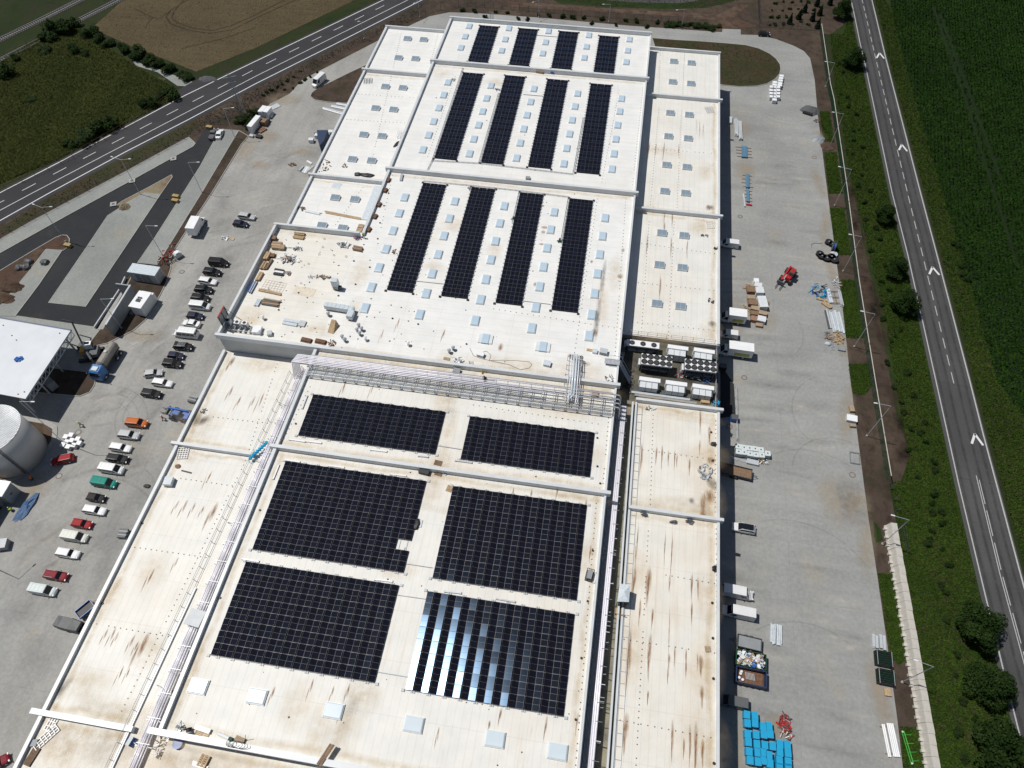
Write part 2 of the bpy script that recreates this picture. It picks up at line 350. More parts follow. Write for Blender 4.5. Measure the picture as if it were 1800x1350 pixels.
# highway on the west
Lw = g([(-60, 369), (0, 339), (103, 286), (206.5, 231), (325, 168), (450, 107.5), (560, 55), (674, 0), (760, -40)])
Rw = g([(-60, 419), (0, 388), (85.6, 340), (219, 268), (330, 211), (450, 147), (590, 77), (742, 0), (830, -43)])
Cw = g([(-60, 400), (0, 370), (58, 339), (220, 254), (450, 134), (717, 0), (800, -41)])
Dw = g([(-60, 387), (0, 356.5), (28, 341), (215, 243), (450, 121), (695, 0), (780, -42)])
def rest(L):
    return [ext(L[1], L[0], 400)]+L+[ext(L[-2], L[-1], 600)]
Lw, Rw, Cw, Dw = map(rest, (Lw, Rw, Cw, Dw))
hw = [tuple(Vector(a)) for a in Lw]
def offs(L, o):
    out = []
    for i in range(len(L)):
        a = Vector(L[max(i-1, 0)]); b = Vector(L[min(i+1, len(L)-1)]); d = (b-a).normalized(); out.append((L[i][0]-d.y*o, L[i][1]+d.x*o))
    return out
mbw = MB(); A, B = offs(Lw, .9), offs(Rw, -1.3)
mbw.sheet(A+B[::-1], .03); structure('highway', mbw, m_road)
mk = MB(); mk.strip(Lw, .26, .042).strip(Rw, .26, .042).strip(Cw, .17, .042)
def dashes(mb, L, on, off, w, z, start=0.0, o=0.0):
    d = start; seg = []
    for a, b in zip(L[:-1], L[1:]):
        seg.append((Vector(a), Vector(b), (Vector(b)-Vector(a)).length))
    tot = sum(s[2] for s in seg)
    def pt(t):
        for a, b, l in seg:
            if t <= l: return a+(b-a)*(t/l)
            t -= l
        return seg[-1][1]
    while d+on < tot:
        mb.strip([tuple(pt(d)), tuple(pt(d+on))], w, z, 0, o); d += on+off
dashes(mk, Dw, 3.4, 4.4, .17, .042)
structure('highway_markings', mk, m_paintw)
sheet('road_junction', [(310, 160), (335, 146), (352, 137), (362, 138), (378, 141), (330, 166), (318, 171)], .036, m_road)
sheet('concrete_track', [(232, 106), (250, 110), (300, 130), (341, 145), (330, 152), (312, 151), (277, 127), (240, 116)], .03, m_plat)
# country road on the east
L2 = g([(1487, -40), (1500.6, 21), (1512, 77), (1521, 115), (1568, 339), (1595.5, 448), (1646, 674), (1685, 851), (1723, 1010), (1763, 1176), (1793, 1295), (1810, 1360)])
R2 = g([(1520, -40), (1532.6, 0), (1556.5, 101), (1618, 339.5), (1652, 468), (1705.5, 674), (1728, 763), (1793, 1007), (1835, 1160), (1890, 1360)])
C2 = g([(1504, -40), (1516, 2.5), (1537.6, 96), (1595, 339), (1629.5, 481), (1676.5, 674), (1717, 836), (1759, 1010), (1800, 1161), (1852, 1360)])
L2, R2, C2 = map(rest, (L2[::-1], R2[::-1], C2[::-1]))
A, B = offs(L2, .75), offs(R2, -.35); roadA, roadB = A, B
def xat(L, y):
    for a, b in zip(L[:-1], L[1:]):
        if a[1] <= y <= b[1]: return a[0]+(b[0]-a[0])*(y-a[1])/(b[1]-a[1])
    return None
rb = MB(); ys = [-180+20*i for i in range(42)]
for ya, yb in zip(ys[:-1], ys[1:]):
    c = [xat(A, ya), xat(B, ya), xat(B, yb), xat(A, yb)]
    if None not in c: rb.quad((c[0], ya, .03), (c[1], ya, .03), (c[2], yb, .03), (c[3], yb, .03))
structure('country_road', rb, m_roadR)
T = Decals()
for k in (1.3, 2.9, 4.7, 6.1):
    P_ = [(xat(A, y)+k+.05*math.sin(y*.3), y) for y in range(8, 236, 6) if xat(A, y)]; T.path(P_, .75, .036)
for y in (88, 67.5, 120.3, 150): T.path([(xat(A, y)+.2, y), (xat(B, y)-.3, y-.5)], .16, .0385)
T.build('wheel_tracks', decal_mat('road_wear', (.045, .045, .047), .55, .5))
mk = MB(); mk.strip(L2, .2, .042).strip(R2, .24, .042)
near = [p for p in C2 if p[1] < 74]; far = [p for p in C2 if p[1] > 70]
dashes(mk, far, 2.6, 1.6, .16, .042)
mk.strip(near, .14, .042, 0, .12); dashes(mk, near, 4.6, 1.2, .14, .042, 0, -.22)
for (x, y) in ((1516.5, 100), (0, 0)): pass
structure('road_markings', mk, m_paint)
mk = MB()
for a, b, c in (((1541, 102), (1546, 93), (1554, 103)), ((1580, 264), (1585, 254), (1594.5, 266)), ((1633.5, 482), (1639, 469.5), (1651, 483.5)), ((1708, 780), (1713.5, 763), (1728, 783))):
    P = g([a, b, c]); b_ = Vector(P[1])
    for e in (P[0], P[2]):
        d = (Vector(e)-b_); mk.strip([tuple(b_-d*.02), e], .42, .042)
structure('chevron_markings', mk, m_paintw)
# railway
m_sleeper = M('sleeper_concrete', (.19, .18, .165), .9)
for pts in ([(-40, 90), (0, 70), (70, 36), (141, 0), (200, -30)], [(-20, 117), (7, 103), (105, 53), (160, 25), (209, 0), (260, -24)]):
    P = rest(g(pts)); tr = structure('railway_track', MB().strip(P, 3.0, .02), m_ballast)
    d = MB(); dashes(d, P, .28, .42, 2.5, .08)
    q = d.build('sleeper', m_sleeper, tr); q['kind'] = 'stuff'
    r = MB(); r.wall(P, .09, .09, .24, 0, .75).wall(P, .09, .09, .24, 0, -.75); r.build('rail', m_dsteel, tr)
# concrete yards
yard = g([(660, 74), (727, 42), (755, 29), (789, 22), (833, 23), (944, 31), (1100, 45), (1269, 57), (1270, 51), (1302, 52), (1302, 61), (1332, 62), (1364, 69), (1395.6, 81), (1413, 90), (1424, 103), (1432, 141), (1437, 199), (1451, 312), (1471, 466), (1481, 541), (1495.5, 675), (1511, 796), (1526, 909), (1541.4, 1009), (1559, 1131), (1576.6, 1262), (1586.7, 1349)])
ye = yard[-1]; yard += [(50.5, -40), (20, -40), (20, 178), (-62, 178)]
structure('concrete_yard', MB().sheet(yard, .06), m_yard)
yl = g([(660, 74), (571, 120), (532, 140), (509, 165), (487, 177), (475, 182), (454, 207), (437, 240), (425.6, 254), (373, 339), (298, 453), (301, 471), (293, 496), (284.5, 514), (257, 562), (234, 582), (189, 604), (178, 604), (160, 640), (0, 690)])
structure('west_yard', MB().sheet(yl[:-2]+g([(172, 582), (160, 576), (30, 553), (0, 553), (-60, 600)])+[(-140, 60), (-120, -60), (-30, -60), (-30, 178), (-62, 178)], .05), m_yardL)
def island(name, px, m, z=.17, kerb=True, w=.16):
    P = g(px); mb = MB().sheet(P, z-.02); o = structure(name, mb, m)
    if kerb:
        k = MB(); k.wall(P+[P[0]], w, .03, z+.005); k.build('kerb', m_kerb, o)
    return o
island('grass_island', [(1146, 67.5), (1190, 71), (1227, 73), (1280, 77), (1311, 80), (1334, 86), (1353, 95), (1364, 104), (1371, 114), (1372, 122), (1370, 131), (1362, 140), (1348, 148), (1330, 152), (1300, 153), (1269, 150), (1240, 140), (1160, 110)], m_dry)
island('soil_island', [(660, 112), (648, 113), (615, 128), (581, 145), (558, 156), (548, 164), (545.7, 170), (553, 176), (576, 180), (607, 182), (625, 182)], m_soil)
# bus terminal west of the car park
asp = g([(118, 380), (0, 446), (-60, 480), (-60, 520), (-30, 555), (30, 556), (100, 566), (166, 575), (200, 520), (221, 491), (239, 463), (272, 420), (352, 294), (388, 228), (364, 222), (340, 258), (228, 320)])
structure('terminal_asphalt', MB().sheet(asp, .07), m_asph)
ap = g([(30, 555), (166, 574.5), (175, 580), (150, 612), (120, 620), (-60, 610), (-60, 553)])
structure('apron', MB().sheet(ap, .075), m_plat)
for px in ([(218, 362), (246, 345), (254, 340), (283, 342), (151, 540), (86, 533), (150, 440), (190, 380)], [(388, 228), (420, 230), (355, 340), (277, 466), (242, 463), (272, 420), (352, 294)], [(332, 242), (344, 253), (340, 258), (228, 320), (118, 380), (0, 446), (-60, 480), (-60, 450), (0, 422), (60, 388), (226, 300)], [(81.6, 439), (110, 441), (70, 500), (28, 556), (-30, 555), (0, 540), (50, 480)]):
    island('bus_platform', px, m_plat, .2)
island('sand_island', [(302, 308), (303.5, 312), (283, 342), (254, 340), (246, 345), (218, 361), (204, 362), (216, 354), (260, 331)], m_gravelsheet, .19)
island('clay_island', [(0, 477), (56, 443), (98.6, 418), (110, 414), (118, 414.5), (123, 421), (121, 434), (112, 441), (81.6, 439), (50, 480), (0, 540), (-50, 565), (-60, 520)], m_soil2, .19)
island('planting_strip', [(420, 230), (437, 240), (425, 254), (373, 339), (298, 452), (301, 471), (293, 496), (284.5, 514), (257, 562), (234, 582), (189, 604), (152, 612), (176, 580), (225, 500), (240, 470), (277, 466), (355, 340)], m_soil, .18)
island('kerbed_bed', [(60, 690), (140, 697), (158, 690), (166, 678), (170, 662), (160, 655), (100, 648), (60, 645)], m_soil, .16)
island('silo_bed', [(0, 740), (40, 735), (80, 742), (97, 752), (97, 762), (95, 775), (85, 790), (60, 820), (30, 840), (0, 850), (-40, 840), (-40, 750)], m_soil2, .16, True, .9)
# wear on the ground
T = Decals()
for cx, cy, r, a0, a1 in ((165, 755, 8, -.3, 1.5), (165, 755, 9.6, -.2, 1.6), (165, 755, 6.4, -.5, 1.3), (285, 725, 7, 2.6, 4.6), (285, 725, 8.4, 2.7, 4.5), (110, 990, 16, .3, 1.4), (90, 1010, 18, .2, 1.5), (40, 1120, 20, .1, 1.2), (160, 960, 9, -1, .6), (200, 880, 7, -.5, 1.2), (1385, 180, 8, -2.4, -.2), (1385, 180, 9.6, -2.3, -.3), (1340, 580, 8, -1, .5), (1480, 730, 9, 2, 3.9), (1475, 840, 8, 1.2, 3), (1430, 900, 12, 1, 2.4), (1400, 1060, 14, .6, 1.9), (1420, 1240, 12, .8, 2.2), (500, 240, 11, 2.4, 4.1), (520, 300, 9, 1, 3)):
    c = at(cx, cy); T.path([(c[0]+math.cos(a0+(a1-a0)*i/14)*r, c[1]+math.sin(a0+(a1-a0)*i/14)*r) for i in range(15)], .34, .075)
def west():
    v = random.random(); Y_ = (270, 450, 600, 750, 1000); k = min(3, int(v*4)); f = v*4-k; l = (450, 340, 235, 140, 30); r = (530, 430, 345, 275, 150); a = l[k]+(l[k+1]-l[k])*f; b = r[k]+(r[k+1]-r[k])*f
    return at(random.uniform(a, b), Y_[k]+(Y_[k+1]-Y_[k])*f)[:2]
for i in range(34):
    x, y = random.uniform(27, 46), random.uniform(5, 150); T.patch(x, y, .0805, random.uniform(6, 18), random.uniform(.8, 3.4), random.uniform(-.15, .15))
for i in range(46):
    x, y = west(); T.patch(x, y, .0845, random.uniform(3, 11), random.uniform(.8, 3), random.uniform(.3, 1.2))
T.build('tyre_marks', d_tyre)
T = Decals()
for i in range(40):
    x, y = random.uniform(27, 46), random.uniform(5, 150); T.patch(x, y, .0885, random.uniform(4, 13), random.uniform(.6, 2.6), random.uniform(-.1, .1))
for i in range(36):
    x, y = west(); T.patch(x, y, .0925, random.uniform(3, 12), random.uniform(.5, 1.8), random.uniform(.4, 1.1))
T.build('dust', d_pale)
T = Decals()
for px, py, lx, ly in ((1450, 320, 2, 10), (1462, 400, 2, 12), (1475, 480, 2, 9), (1488, 600, 2, 10), (1500, 730, 2.4, 12), (1490, 880, 6, 9), (1520, 890, 4, 7), (1535, 960, 2.4, 10), (430, 262, 5, 10), (470, 240, 6, 4), (500, 175, 8, 5), (455, 290, 5, 3), (1362, 1275, 3, 3), (1300, 225, 5, 7), (1310, 300, 4, 8), (1290, 560, 4, 10), (1300, 1340, 2, 18), (60, 860, 4, 7), (1340, 560, 5, 6), (545, 300, 5, 4), (530, 268, 6, 3), (300, 470, 2, 8), (250, 590, 8, 3), (1560, 1230, 2.5, 12), (1440, 240, 3, 5)):
    x, y, _ = at(px-(12 if 1440 < px else 0), py); T.patch(x, y, .0965, lx*1.5, ly*1.3, random.uniform(-.2, .2))
T.build('mud', d_mud)
T = Decals()
for pts in ([(1640, 12), (1670, 100), (1703, 191), (1725, 265), (1748, 339), (1790, 470)], [(1652, 25), (1680, 105), (1712.6, 186), (1758, 315), (1800, 440)], [(1755, -20), (1756, 60), (1757, 214)], [(1770, 20), (1771, 100), (1772, 180)], [(1703, 191), (1712, 205), (1730, 211), (1755, 211), (1768, 202)], [(1708, 190), (1718, 200), (1735, 206), (1752, 205)]):
    T.path(g(pts), .5, .05)
T.build('crop_tracks', d_track)
T = Decals()
for pts in ([(335, -3), (300, 18), (292, 30), (300, 42), (330, 53), (370, 59), (410, 52), (450, 32), (520, 0)], [(330, -8), (306, 20), (302, 32), (312, 40), (340, 50), (372, 54), (405, 46), (450, 26), (500, 0)], [(236, 15), (262, 28), (278, 34), (300, 20)], [(318, 86), (350, 78), (400, 66), (450, 48)], [(255, 50), (262, 38), (270, 30)]):
    T.path(g(pts), .75, .05)
T.build('wheat_tracks', d_wtrack)
T = Decals()
for pts, wd in (([(-10, 150), (50, 123), (90, 103), (118, 88)], 1.2), ([(40, 182), (70, 166), (113, 149), (164, 138), (227, 136), (264, 136), (290, 140)], 2.0), ([(40, 179), (70, 163), (113, 146), (164, 135), (227, 133)], .8)):
    T.path(g(pts), wd, .02)
T.build('footpath', d_path)
# ------------------------------------------------------------------ factory
ZM, ZW, ZG, Z6 = 13.2, 9.3, 8.3, 12.2
def lin(y, ya, xa, yb, xb): return xa+(xb-xa)*(y-ya)/(yb-ya)
def mL(y): return lin(y, 176.4, -45.0, 7, -47.1)
def mR(y): return lin(y, 176.4, 6.65, 7, 5.85)
def wL(y): return lin(y, 177.5, -62.9, 6, -65.4)
def wR(y): return lin(y, 177.5, 24.6, 14, 23.7)
def eL(y): return lin(y, 96.4, -63.5, 68.1, -64.2)
def gR(y): return lin(y, 68.7, 9.75, 5, 10.05)
fac = thing('factory_building', 'huge white flat-roofed factory with stepped roof bays filling the middle', 'factory')
def section(y0, y1, xl, xr, z, mat):
    P = [(xl(y0), y0), (xr(y0), y0), (xr(y1), y1), (xl(y1), y1)]
    MB().prism(P, z-.22, z).build('roof_deck', mat, fac)
    q = [(xl(y0)+.04, y0+.04), (xr(y0)-.04, y0+.04), (xr(y1)-.04, y1-.04), (xl(y1)+.04, y1-.04)]
    MB().prism(q, 0, z-.225).build('wall', m_wall, fac)
    return P
YB = [176.5, 156.7, 116.3, 96.4, 68.2, 48.3, 6.75, -34]
section(YB[1], YB[0], mL, mR, ZM, m_roofX); section(YB[2], YB[1], mL, mR, ZM, m_roofX)
section(YB[4], YB[3], lambda y: eL(y), lambda y: mL(y), ZM, m_roofW); section(YB[4], YB[2], mL, mR, ZM, m_roofX)
section(YB[5], YB[4], mL, mR, ZM, m_roofY); section(YB[6], YB[5], mL, mR, ZM, m_roofY); section(YB[7], YB[6], lambda y: -46.0, mR, Z6, m_roofY2)
for a, b, m in ((1, 0, m_roofX), (2, 1, m_roofX), (3, 2, m_roofX)): section(YB[a], YB[b]+(.6 if b == 0 else 0), wL, mL, ZW, m)
for a, b, m in ((5, 4, m_roofY), (6, 5, m_roofY), (7, 6, m_roofY2)): section(YB[a], YB[b], wL, mL, ZW, m)
section(YB[1], YB[0]+.6, mR, wR, ZW, m_roofY); section(YB[2], YB[1], mR, wR, ZW, m_roofY); section(82.9, YB[2], mR, wR, ZW, m_roofY)
section(48.4, 68.7, gR, wR, ZW, m_roofY2); section(-34, 48.4, gR, wR, ZW, m_roofY2)
MB().prism([(mR(68.7), 68.7), (wR(68.7), 68.7), (wR(82.9), 82.9), (mR(82.9), 82.9)], 0, ZG).build('plant_deck', m_floor, fac)
MB().prism([(mR(-34), -34), (gR(-34), -34), (gR(68.7), 68.7), (mR(68.7), 68.7)], 0, ZG+.75).build('gully_floor', m_floor2, fac)
def para(pts, w, z0, h): MB().wall(pts, w, z0, z0+h).build('parapet', m_para, fac)
def cross(xa, xb, y, z, h, w=.5, ya=None): para([(xa, y), (xb, y if ya is None else ya)], w, z, h)
def side(f, y0, y1, z, h, w, inset): para([(f(y0)+inset, y0), (f(y1)+inset, y1)], w, z, h)
cross(mL(176)-.1, mR(176)+.1, 176.35, ZM, .95, .4)
for y, e in ((156.6, .5), (116.2, .5), (48.3, .6)): cross(mL(y)-e, mR(y)+e, y, ZM-.02, 1.05, .55)
cross(eL(96)-.2, mL(96)-.2, 96.3, ZM, 1.15, .45); cross(eL(68)-.25, mR(68)+.5, 68.2, ZM-.02, 1.1, .55)
cross(mL(6.7)-1.0, mR(6.7)+.2, 6.75, ZM-.02, 1.1, .75)
for a, b in ((176.1, 156.9), (156.3, 116.5), (115.9, 96.6), (67.9, 48.6), (48.0, 7.2)): side(mL, a, b, ZM, .62, .5, .26)
for a, b in ((176.1, 156.9), (156.3, 116.5), (115.9, 68.5), (67.9, 48.6), (48.0, 7.2), (6.3, -34)): side(mR, a, b, ZM if a > 7 else Z6, .4, .32, -.16)
side(eL, 96.0, 68.5, ZM, 1.1, .45, .23)
cross(wL(177)-.1, mL(177)-.02, 176.95, ZW, .75, .4); cross(mR(177)+.02, wR(177)+.1, 176.95, ZW, .75, .4)
for y, x1 in ((156.7, None), (116.4, None)): cross(wL(y)-.5, mL(y)-.02, y, ZW-.02, .95, .5)
cross(wL(48.3)-.7, -51.3, 48.3, ZW-.02, .9, .5); cross(wL(6.8)-1.2, -52.2, 6.8, ZW-.02, .95, .7)
for y, x0 in ((156.7, mR(156)), (116.4, mR(116)), (68.6, 9.7), (48.4, 9.8)): cross(x0+.05, wR(y)+.5, y, ZW-.02, .9, .5)
for a, b in ((176.7, 157.0), (156.4, 116.7), (116.1, 96.5), (68.0, 48.6), (48.0, 7.2), (6.4, -34)): side(wL, a, b, ZW, .55, .5, .26)
for a, b in ((176.7, 157.0), (156.4, 116.7), (116.1, 83.0), (68.3, 48.7), (48.1, -34)): side(wR, a, b, ZW, .32, .42, -.22)
para([(gR(-34)+.16, -34), (gR(68.2)+.16, 68.2)], .3, ZW, .35)
para([(lin(-20, 65, -50.1, 7, -52.9), -20), (lin(26, 65, -50.1, 7, -52.9), 26)], .42, ZW, .3)
para([(gR(-34)-.45, -34), (gR(68)-.45, 68)], .28, ZG+.75, .9)
# base of the hidden long walls
MB().wall([(wR(176)+.03, 176), (wR(-30)+.03, -30)], .08, .05, .7).build('plinth', m_darkwall, fac)
# fixings in dotted lines
dots = MB()
def dotline(p, q, z, step, s=.13):
    a, b = at(*p, z), at(*q, z); n = max(2, int(math.dist(a, b)/step))
    for i in range(n+1):
        t = i/n; 
        if random.random() < .05: continue
        dots.box((a[0]+(b[0]-a[0])*t, a[1]+(b[1]-a[1])*t, z), (s, s, .05))
for p, q, st in (((1148, 730), (1143, 895), .8), ((1140, 925), (1118, 1345), .8), ((1258, 740), (1257, 900), .8), ((1259, 930), (1261, 1345), .8), ((1130, 791), (1255, 808), .85), ((1097, 1124), (1256, 1148), .85), ((1090, 1266), (1262, 1299), .85), ((1160, 1009), (1256, 1026), .85), ((487, 640), (438, 790), .8), ((432, 810), (214, 1250), .8), ((375, 733), (470, 744), .85), ((318, 841), (408, 854), .85), ((237, 962), (362, 980), .85), ((160, 1095), (296, 1119), .85), ((1158, 190), (1143, 365), .9), ((1198, 195), (1190, 365), .9), ((1141, 390), (1127, 590), .9), ((1185, 390), (1175, 590), .9), ((1128, 428), (1256, 446), .9), ((1122, 497), (1255, 511), .9), ((1112, 566), (1255, 581), .9), ((1150, 262), (1258, 270), .9), ((705, 60), (652, 290), .9), ((645, 320), (590, 395), .9), ((1161, 90), (1158, 165), .9), ((1203, 95), (1200, 165), .9), ((630, 165), (740, 173), .9), ((610, 210), (725, 217), .9)): dotline(p, q, ZW+.002, st)
for p, q, st in (((832, 712), (1062, 747), .95), ((1070, 735), (1060, 850), .8), ((1048, 885), (1012, 1345), .8), ((545, 680), (495, 780), .9), ((480, 810), (300, 1250), .9), ((300, 1290), (620, 1350), .95), ((820, 1235), (1000, 1255), .95), ((1050, 350), (1010, 620), 1.0), ((1100, 350), (1080, 640), .9), ((868, 543), (1090, 578), 1.0), ((1088, 160), (1058, 320), .95), ((905, 140), (860, 290), .95), ((980, 150), (940, 300), .95), ((1130, 155), (1112, 325), .95), ((800, 135), (752, 275), .95), ((770, 60), (760, 100), .9), ((690, 308), (670, 400), 1.0)): dotline(p, q, ZM+.002, st)
for p in ((1252, 1060), (1254, 1193), (1255, 1342), (1253, 1122), (1250, 760), (1253, 810), (180, 1061), (142, 1126), (388, 1050), (350, 1110), (305, 1215), (250, 920)): x, y, z = at(*p, ZW); dots.cyl((x, y, ZW), (x, y, ZW+.1), .2, 8)
for p in ((1033, 1057), (1022, 1157), (1012, 1265), (1050, 770), (1055, 850), (1042, 968), (1050, 820), (520, 745), (458, 868), (457, 897), (387, 1051), (1157, 1), (683, 340), (675, 362), (668, 392), (664, 420), (650, 470), (622, 459), (625, 500), (595, 520), (525, 515), (580, 545), (490, 545), (690, 560), (735, 570), (820, 605)): x, y, z = at(*p, ZM); dots.cyl((x, y, ZM), (x, y, ZM+.12), .17, 8)
for i in range(95):
    dots.box((random.uniform(-62, -25), random.uniform(69, 95), ZM), (random.uniform(.08, .3), random.uniform(.08, .22), .06), random.random()*3)
for i in range(120):
    x, y = random.uniform(-44, 5), random.choice((random.uniform(69, 176), random.uniform(8, 66))); dots.box((x, y, ZM), (random.uniform(.06, .22),)*2+(.05,), random.random()*3)
dots.build('roof_fixing', m_black, fac, None, 'stuff')
# rust streaks and ochre puddle stains
T = Decals()
def streak(px, y0, y1, wid=.55, z=ZW):
    a, b = at(px, y0, z), at(px, y1, z); w2 = wid*(1.0 if wid > .75 else .72)*random.uniform(.7, 1.15); T.patch((a[0]+b[0])/2, (a[1]+b[1])/2, z+.012, w2, abs(a[1]-b[1])*1.5, random.uniform(-.05, .05)); T.patch(a[0], min(a[1], b[1])-.3, z+.0135, w2*.5, abs(a[1]-b[1])*1.6, random.uniform(-.05, .05))
for s_ in ((1115, 1003, 1032, .8), (1140, 1002, 1038, 1.0), (1106, 1115, 1178, 1.1), (1142, 1120, 1164, .9), (1100, 1258, 1296, .9), (1223, 1278, 1336, .8), (1213, 1280, 1322), (1182, 1272, 1312), (1235, 1302, 1328, .8), (1186, 1138, 1160), (1206, 1143, 1165), (1216, 1012, 1037), (1227, 1018, 1038), (1177, 1013, 1028), (1125, 1057, 1082), (1147, 1072, 1092), (1232, 1155, 1174, .9), (1234, 1208, 1228, .9), (1176, 1150, 1165), (1216, 1060, 1082), (1177, 1075, 1125, .3), (1202, 1300, 1320, .5), (1139, 1215, 1228, .5), (1174, 1175, 1190, .4), (1226, 1150, 1168, .5), (1206, 1165, 1180, .4), (1128, 783, 815, .6), (1164, 786, 808), (1154, 788, 804), (1175, 794, 808), (1231, 722, 746), (1212, 808, 824, .7), (1247, 752, 768, .8), (1190, 798, 812), (1186, 795, 812), (1230, 775, 790), (1120, 930, 980, .4), (1181, 945, 990, .4), (1169, 940, 975, .4), (1138, 416, 436), (1180, 420, 440, .7), (1161, 487, 514, .6), (1208, 424, 442), (1168, 372, 388), (1182, 376, 390), (1168, 392, 405), (1141, 252, 268), (1153, 252, 269), (1167, 252, 272), (1193, 255, 268), (1230, 215, 232, .3), (1236, 218, 235, .3), (1225, 212, 226, .3), (252, 1116, 1152, 1.2), (232, 1118, 1136, .7), (199, 1104, 1124), (213, 1172, 1192), (225, 1175, 1190), (375, 886, 914, .8), (325, 880, 898), (311, 880, 895), (368, 828, 848), (445, 698, 712), (460, 690, 712, .6), (420, 698, 712), (406, 680, 695, .7), (408, 628, 642, .9), (340, 885, 900), (356, 890, 902), (186, 1107, 1122), (205, 1112, 1126), (265, 1002, 1025), (310, 980, 995), (240, 1128, 1142)): streak(*s_)
for s_ in ((612, 1203, 1222), (585, 1207, 1222), (600, 1240, 1258, .6), (480, 1208, 1226), (548, 1195, 1215), (860, 1268, 1280), (1015, 1255, 1275), (960, 1262, 1285), (770, 1280, 1300), (880, 1245, 1262), (1038, 960, 975), (980, 855, 868), (934, 862, 874), (902, 858, 870), (1030, 880, 892), (700, 560, 575), (672, 580, 594), (780, 580, 592), (605, 668, 690), (655, 672, 690), (545, 650, 662)): streak(s_[0], s_[1], s_[2], s_[3] if len(s_) > 3 else .5, ZM)
for px, py, z, lx, ly in ((953, 362, ZM, .8, .8), (958, 400, ZM, 1.5, .8), (955, 408, ZM, .8, .9), (952, 429, ZM, 1, .5), (941, 500, ZM, .7, 1), (1090, 486, ZM, 1, 1), (1095, 440, ZM, .6, 1), (1040, 460, ZM, .5, .8), (1044, 585, ZM, 1.2, 1.5), (880, 610, ZM, .8, 1.6), (1245, 365, ZW, 1, 1.6), (1250, 810, ZW, 1.2, 1.2), (1247, 872, ZW, 1.6, 2), (1236, 885, ZW, .9, 3), (1236, 905, ZW, .9, 2)): x, y, _ = at(px, py, z); T.patch(x, y, z+.012, lx*1.3, ly*1.3)
T.build('rust_stain', d_rust, fac)
T = Decals()
for px, py, z, lx, ly in ((1240, 800, ZW, 7, 5), (1245, 880, ZW, 5, 8), (1190, 885, ZW, 14, 2.5), (1238, 1180, ZW, 5, 9), (1230, 1310, ZW, 7, 9), (1245, 1050, ZW, 4, 8), (1120, 715, ZW, 5, 3), (1200, 730, ZW, 12, 2.5), (1115, 1000, ZW, 4, 6), (1110, 1140, ZW, 4, 9), (1180, 595, ZW, 16, 3), (1250, 580, ZW, 4, 5), (1230, 400, ZW, 5, 5), (1165, 265, ZW, 8, 3), (1240, 300, ZW, 3, 6), (350, 740, ZW, 8, 5), (335, 770, ZW, 9, 3), (460, 640, ZW, 8, 4), (330, 800, ZW, 7, 3), (190, 1050, ZW, 4, 7), (150, 1200, ZW, 8, 5), (220, 1250, ZW, 14, 3), (260, 1140, ZW, 6, 5), (160, 1290, ZW, 16, 7), (110, 1320, ZW, 10, 6), (230, 1320, ZW, 10, 7), (270, 1000, ZW, 5, 6), (620, 1250, ZM, 3.5, 10), (590, 1300, ZM, 3, 8), (640, 1225, ZM, 5, 4), (520, 1240, ZM, 4, 6), (560, 1280, ZM, 3, 7), (790, 740, ZM, 2.6, 16), (775, 810, ZM, 4, 4), (780, 700, ZM, 4, 8), (1040, 690, ZM, 10, 4), (1020, 650, ZM, 9, 5), (900, 640, ZM, 18, 3), (1000, 720, ZM, 14, 4), (720, 650, ZM, 30, 2.5), (620, 640, ZM, 12, 2), (780, 635, ZM, 3, 5), (560, 580, ZM, 8, 3), (500, 400, ZM, 7, 2.5), (540, 412, ZM, 14, 2), (480, 440, ZM, 3, 9), (440, 560, ZM, 6, 6), (630, 480, ZM, 4, 9), (620, 550, ZM, 3, 7), (800, 395, ZM, 5, 4), (765, 470, ZM, 4, 3), (870, 440, ZM, 3, 5), (1080, 480, ZM, 3, 9), (1060, 530, ZM, 2, 12), (770, 835, ZM, 5, 3), (760, 860, ZM, 3, 6), (1030, 985, ZM, 3, 6), (650, 870, ZM, 30, 1.5), (700, 1000, ZM, 6, 3), (1045, 800, ZM, 3, 4), (875, 145, ZM, 5, 3), (775, 128, ZM, 5, 4), (1000, 870, ZM, 12, 1.8), (330, 1190, ZM, 3, 9), (300, 1330, Z6, 8, 4), (430, 1345, Z6, 14, 3), (345, 1345, Z6, 10, 3)): x, y, _ = at(px, py, z); T.patch(x, y, z+.006, lx*1.25, ly*1.25, random.uniform(-.1, .1))
for xa_, xb_, y, z in ((mL(156), mR(156), 156.6, ZM), (mL(116), mR(116), 116.2, ZM), (mL(68), mR(68), 68.2, ZM), (mL(48), mR(48), 48.3, ZM), (mL(7), mR(7), 6.75, ZM), (wL(156), mL(156), 156.7, ZW), (wL(116), mL(116), 116.4, ZW), (wL(48), -51.5, 48.3, ZW), (wL(7), -52.3, 6.8, ZW), (mR(116), wR(116), 116.4, ZW), (gR(68), wR(68), 68.6, ZW), (gR(48), wR(48), 48.4, ZW)):
    for s_ in (-1, 1):
        n = 9; T.path([(xa_+.5+(xb_-xa_-1.4)*i/n, y+s_*(1.0+random.uniform(-.25, .25))) for i in range(n+1)], random.uniform(.9, 1.6), z+.0075+.0012*(s_ > 0))
for f_, y0, y1, z, dx in ((wL, 7, 48, ZW, 1.3), (wL, 49, 68, ZW, 1.3), (mL, 8, 48, ZM, 1.4), (mR, 8, 48, ZM, -1.2), (wR, -20, 48, ZW, -1.3), (wR, 49, 68, ZW, -1.3), (wR, 84, 116, ZW, -1.3), (wR, 117, 156, ZW, -1.2)):
    n = 12; T.path([(f_(y0+(y1-y0)*i/n)+dx+random.uniform(-.3, .3), y0+(y1-y0)*i/n) for i in range(n+1)], 1.2, z+.0095)
T.build('ochre_stain', d_ochre, fac)
T = Decals()
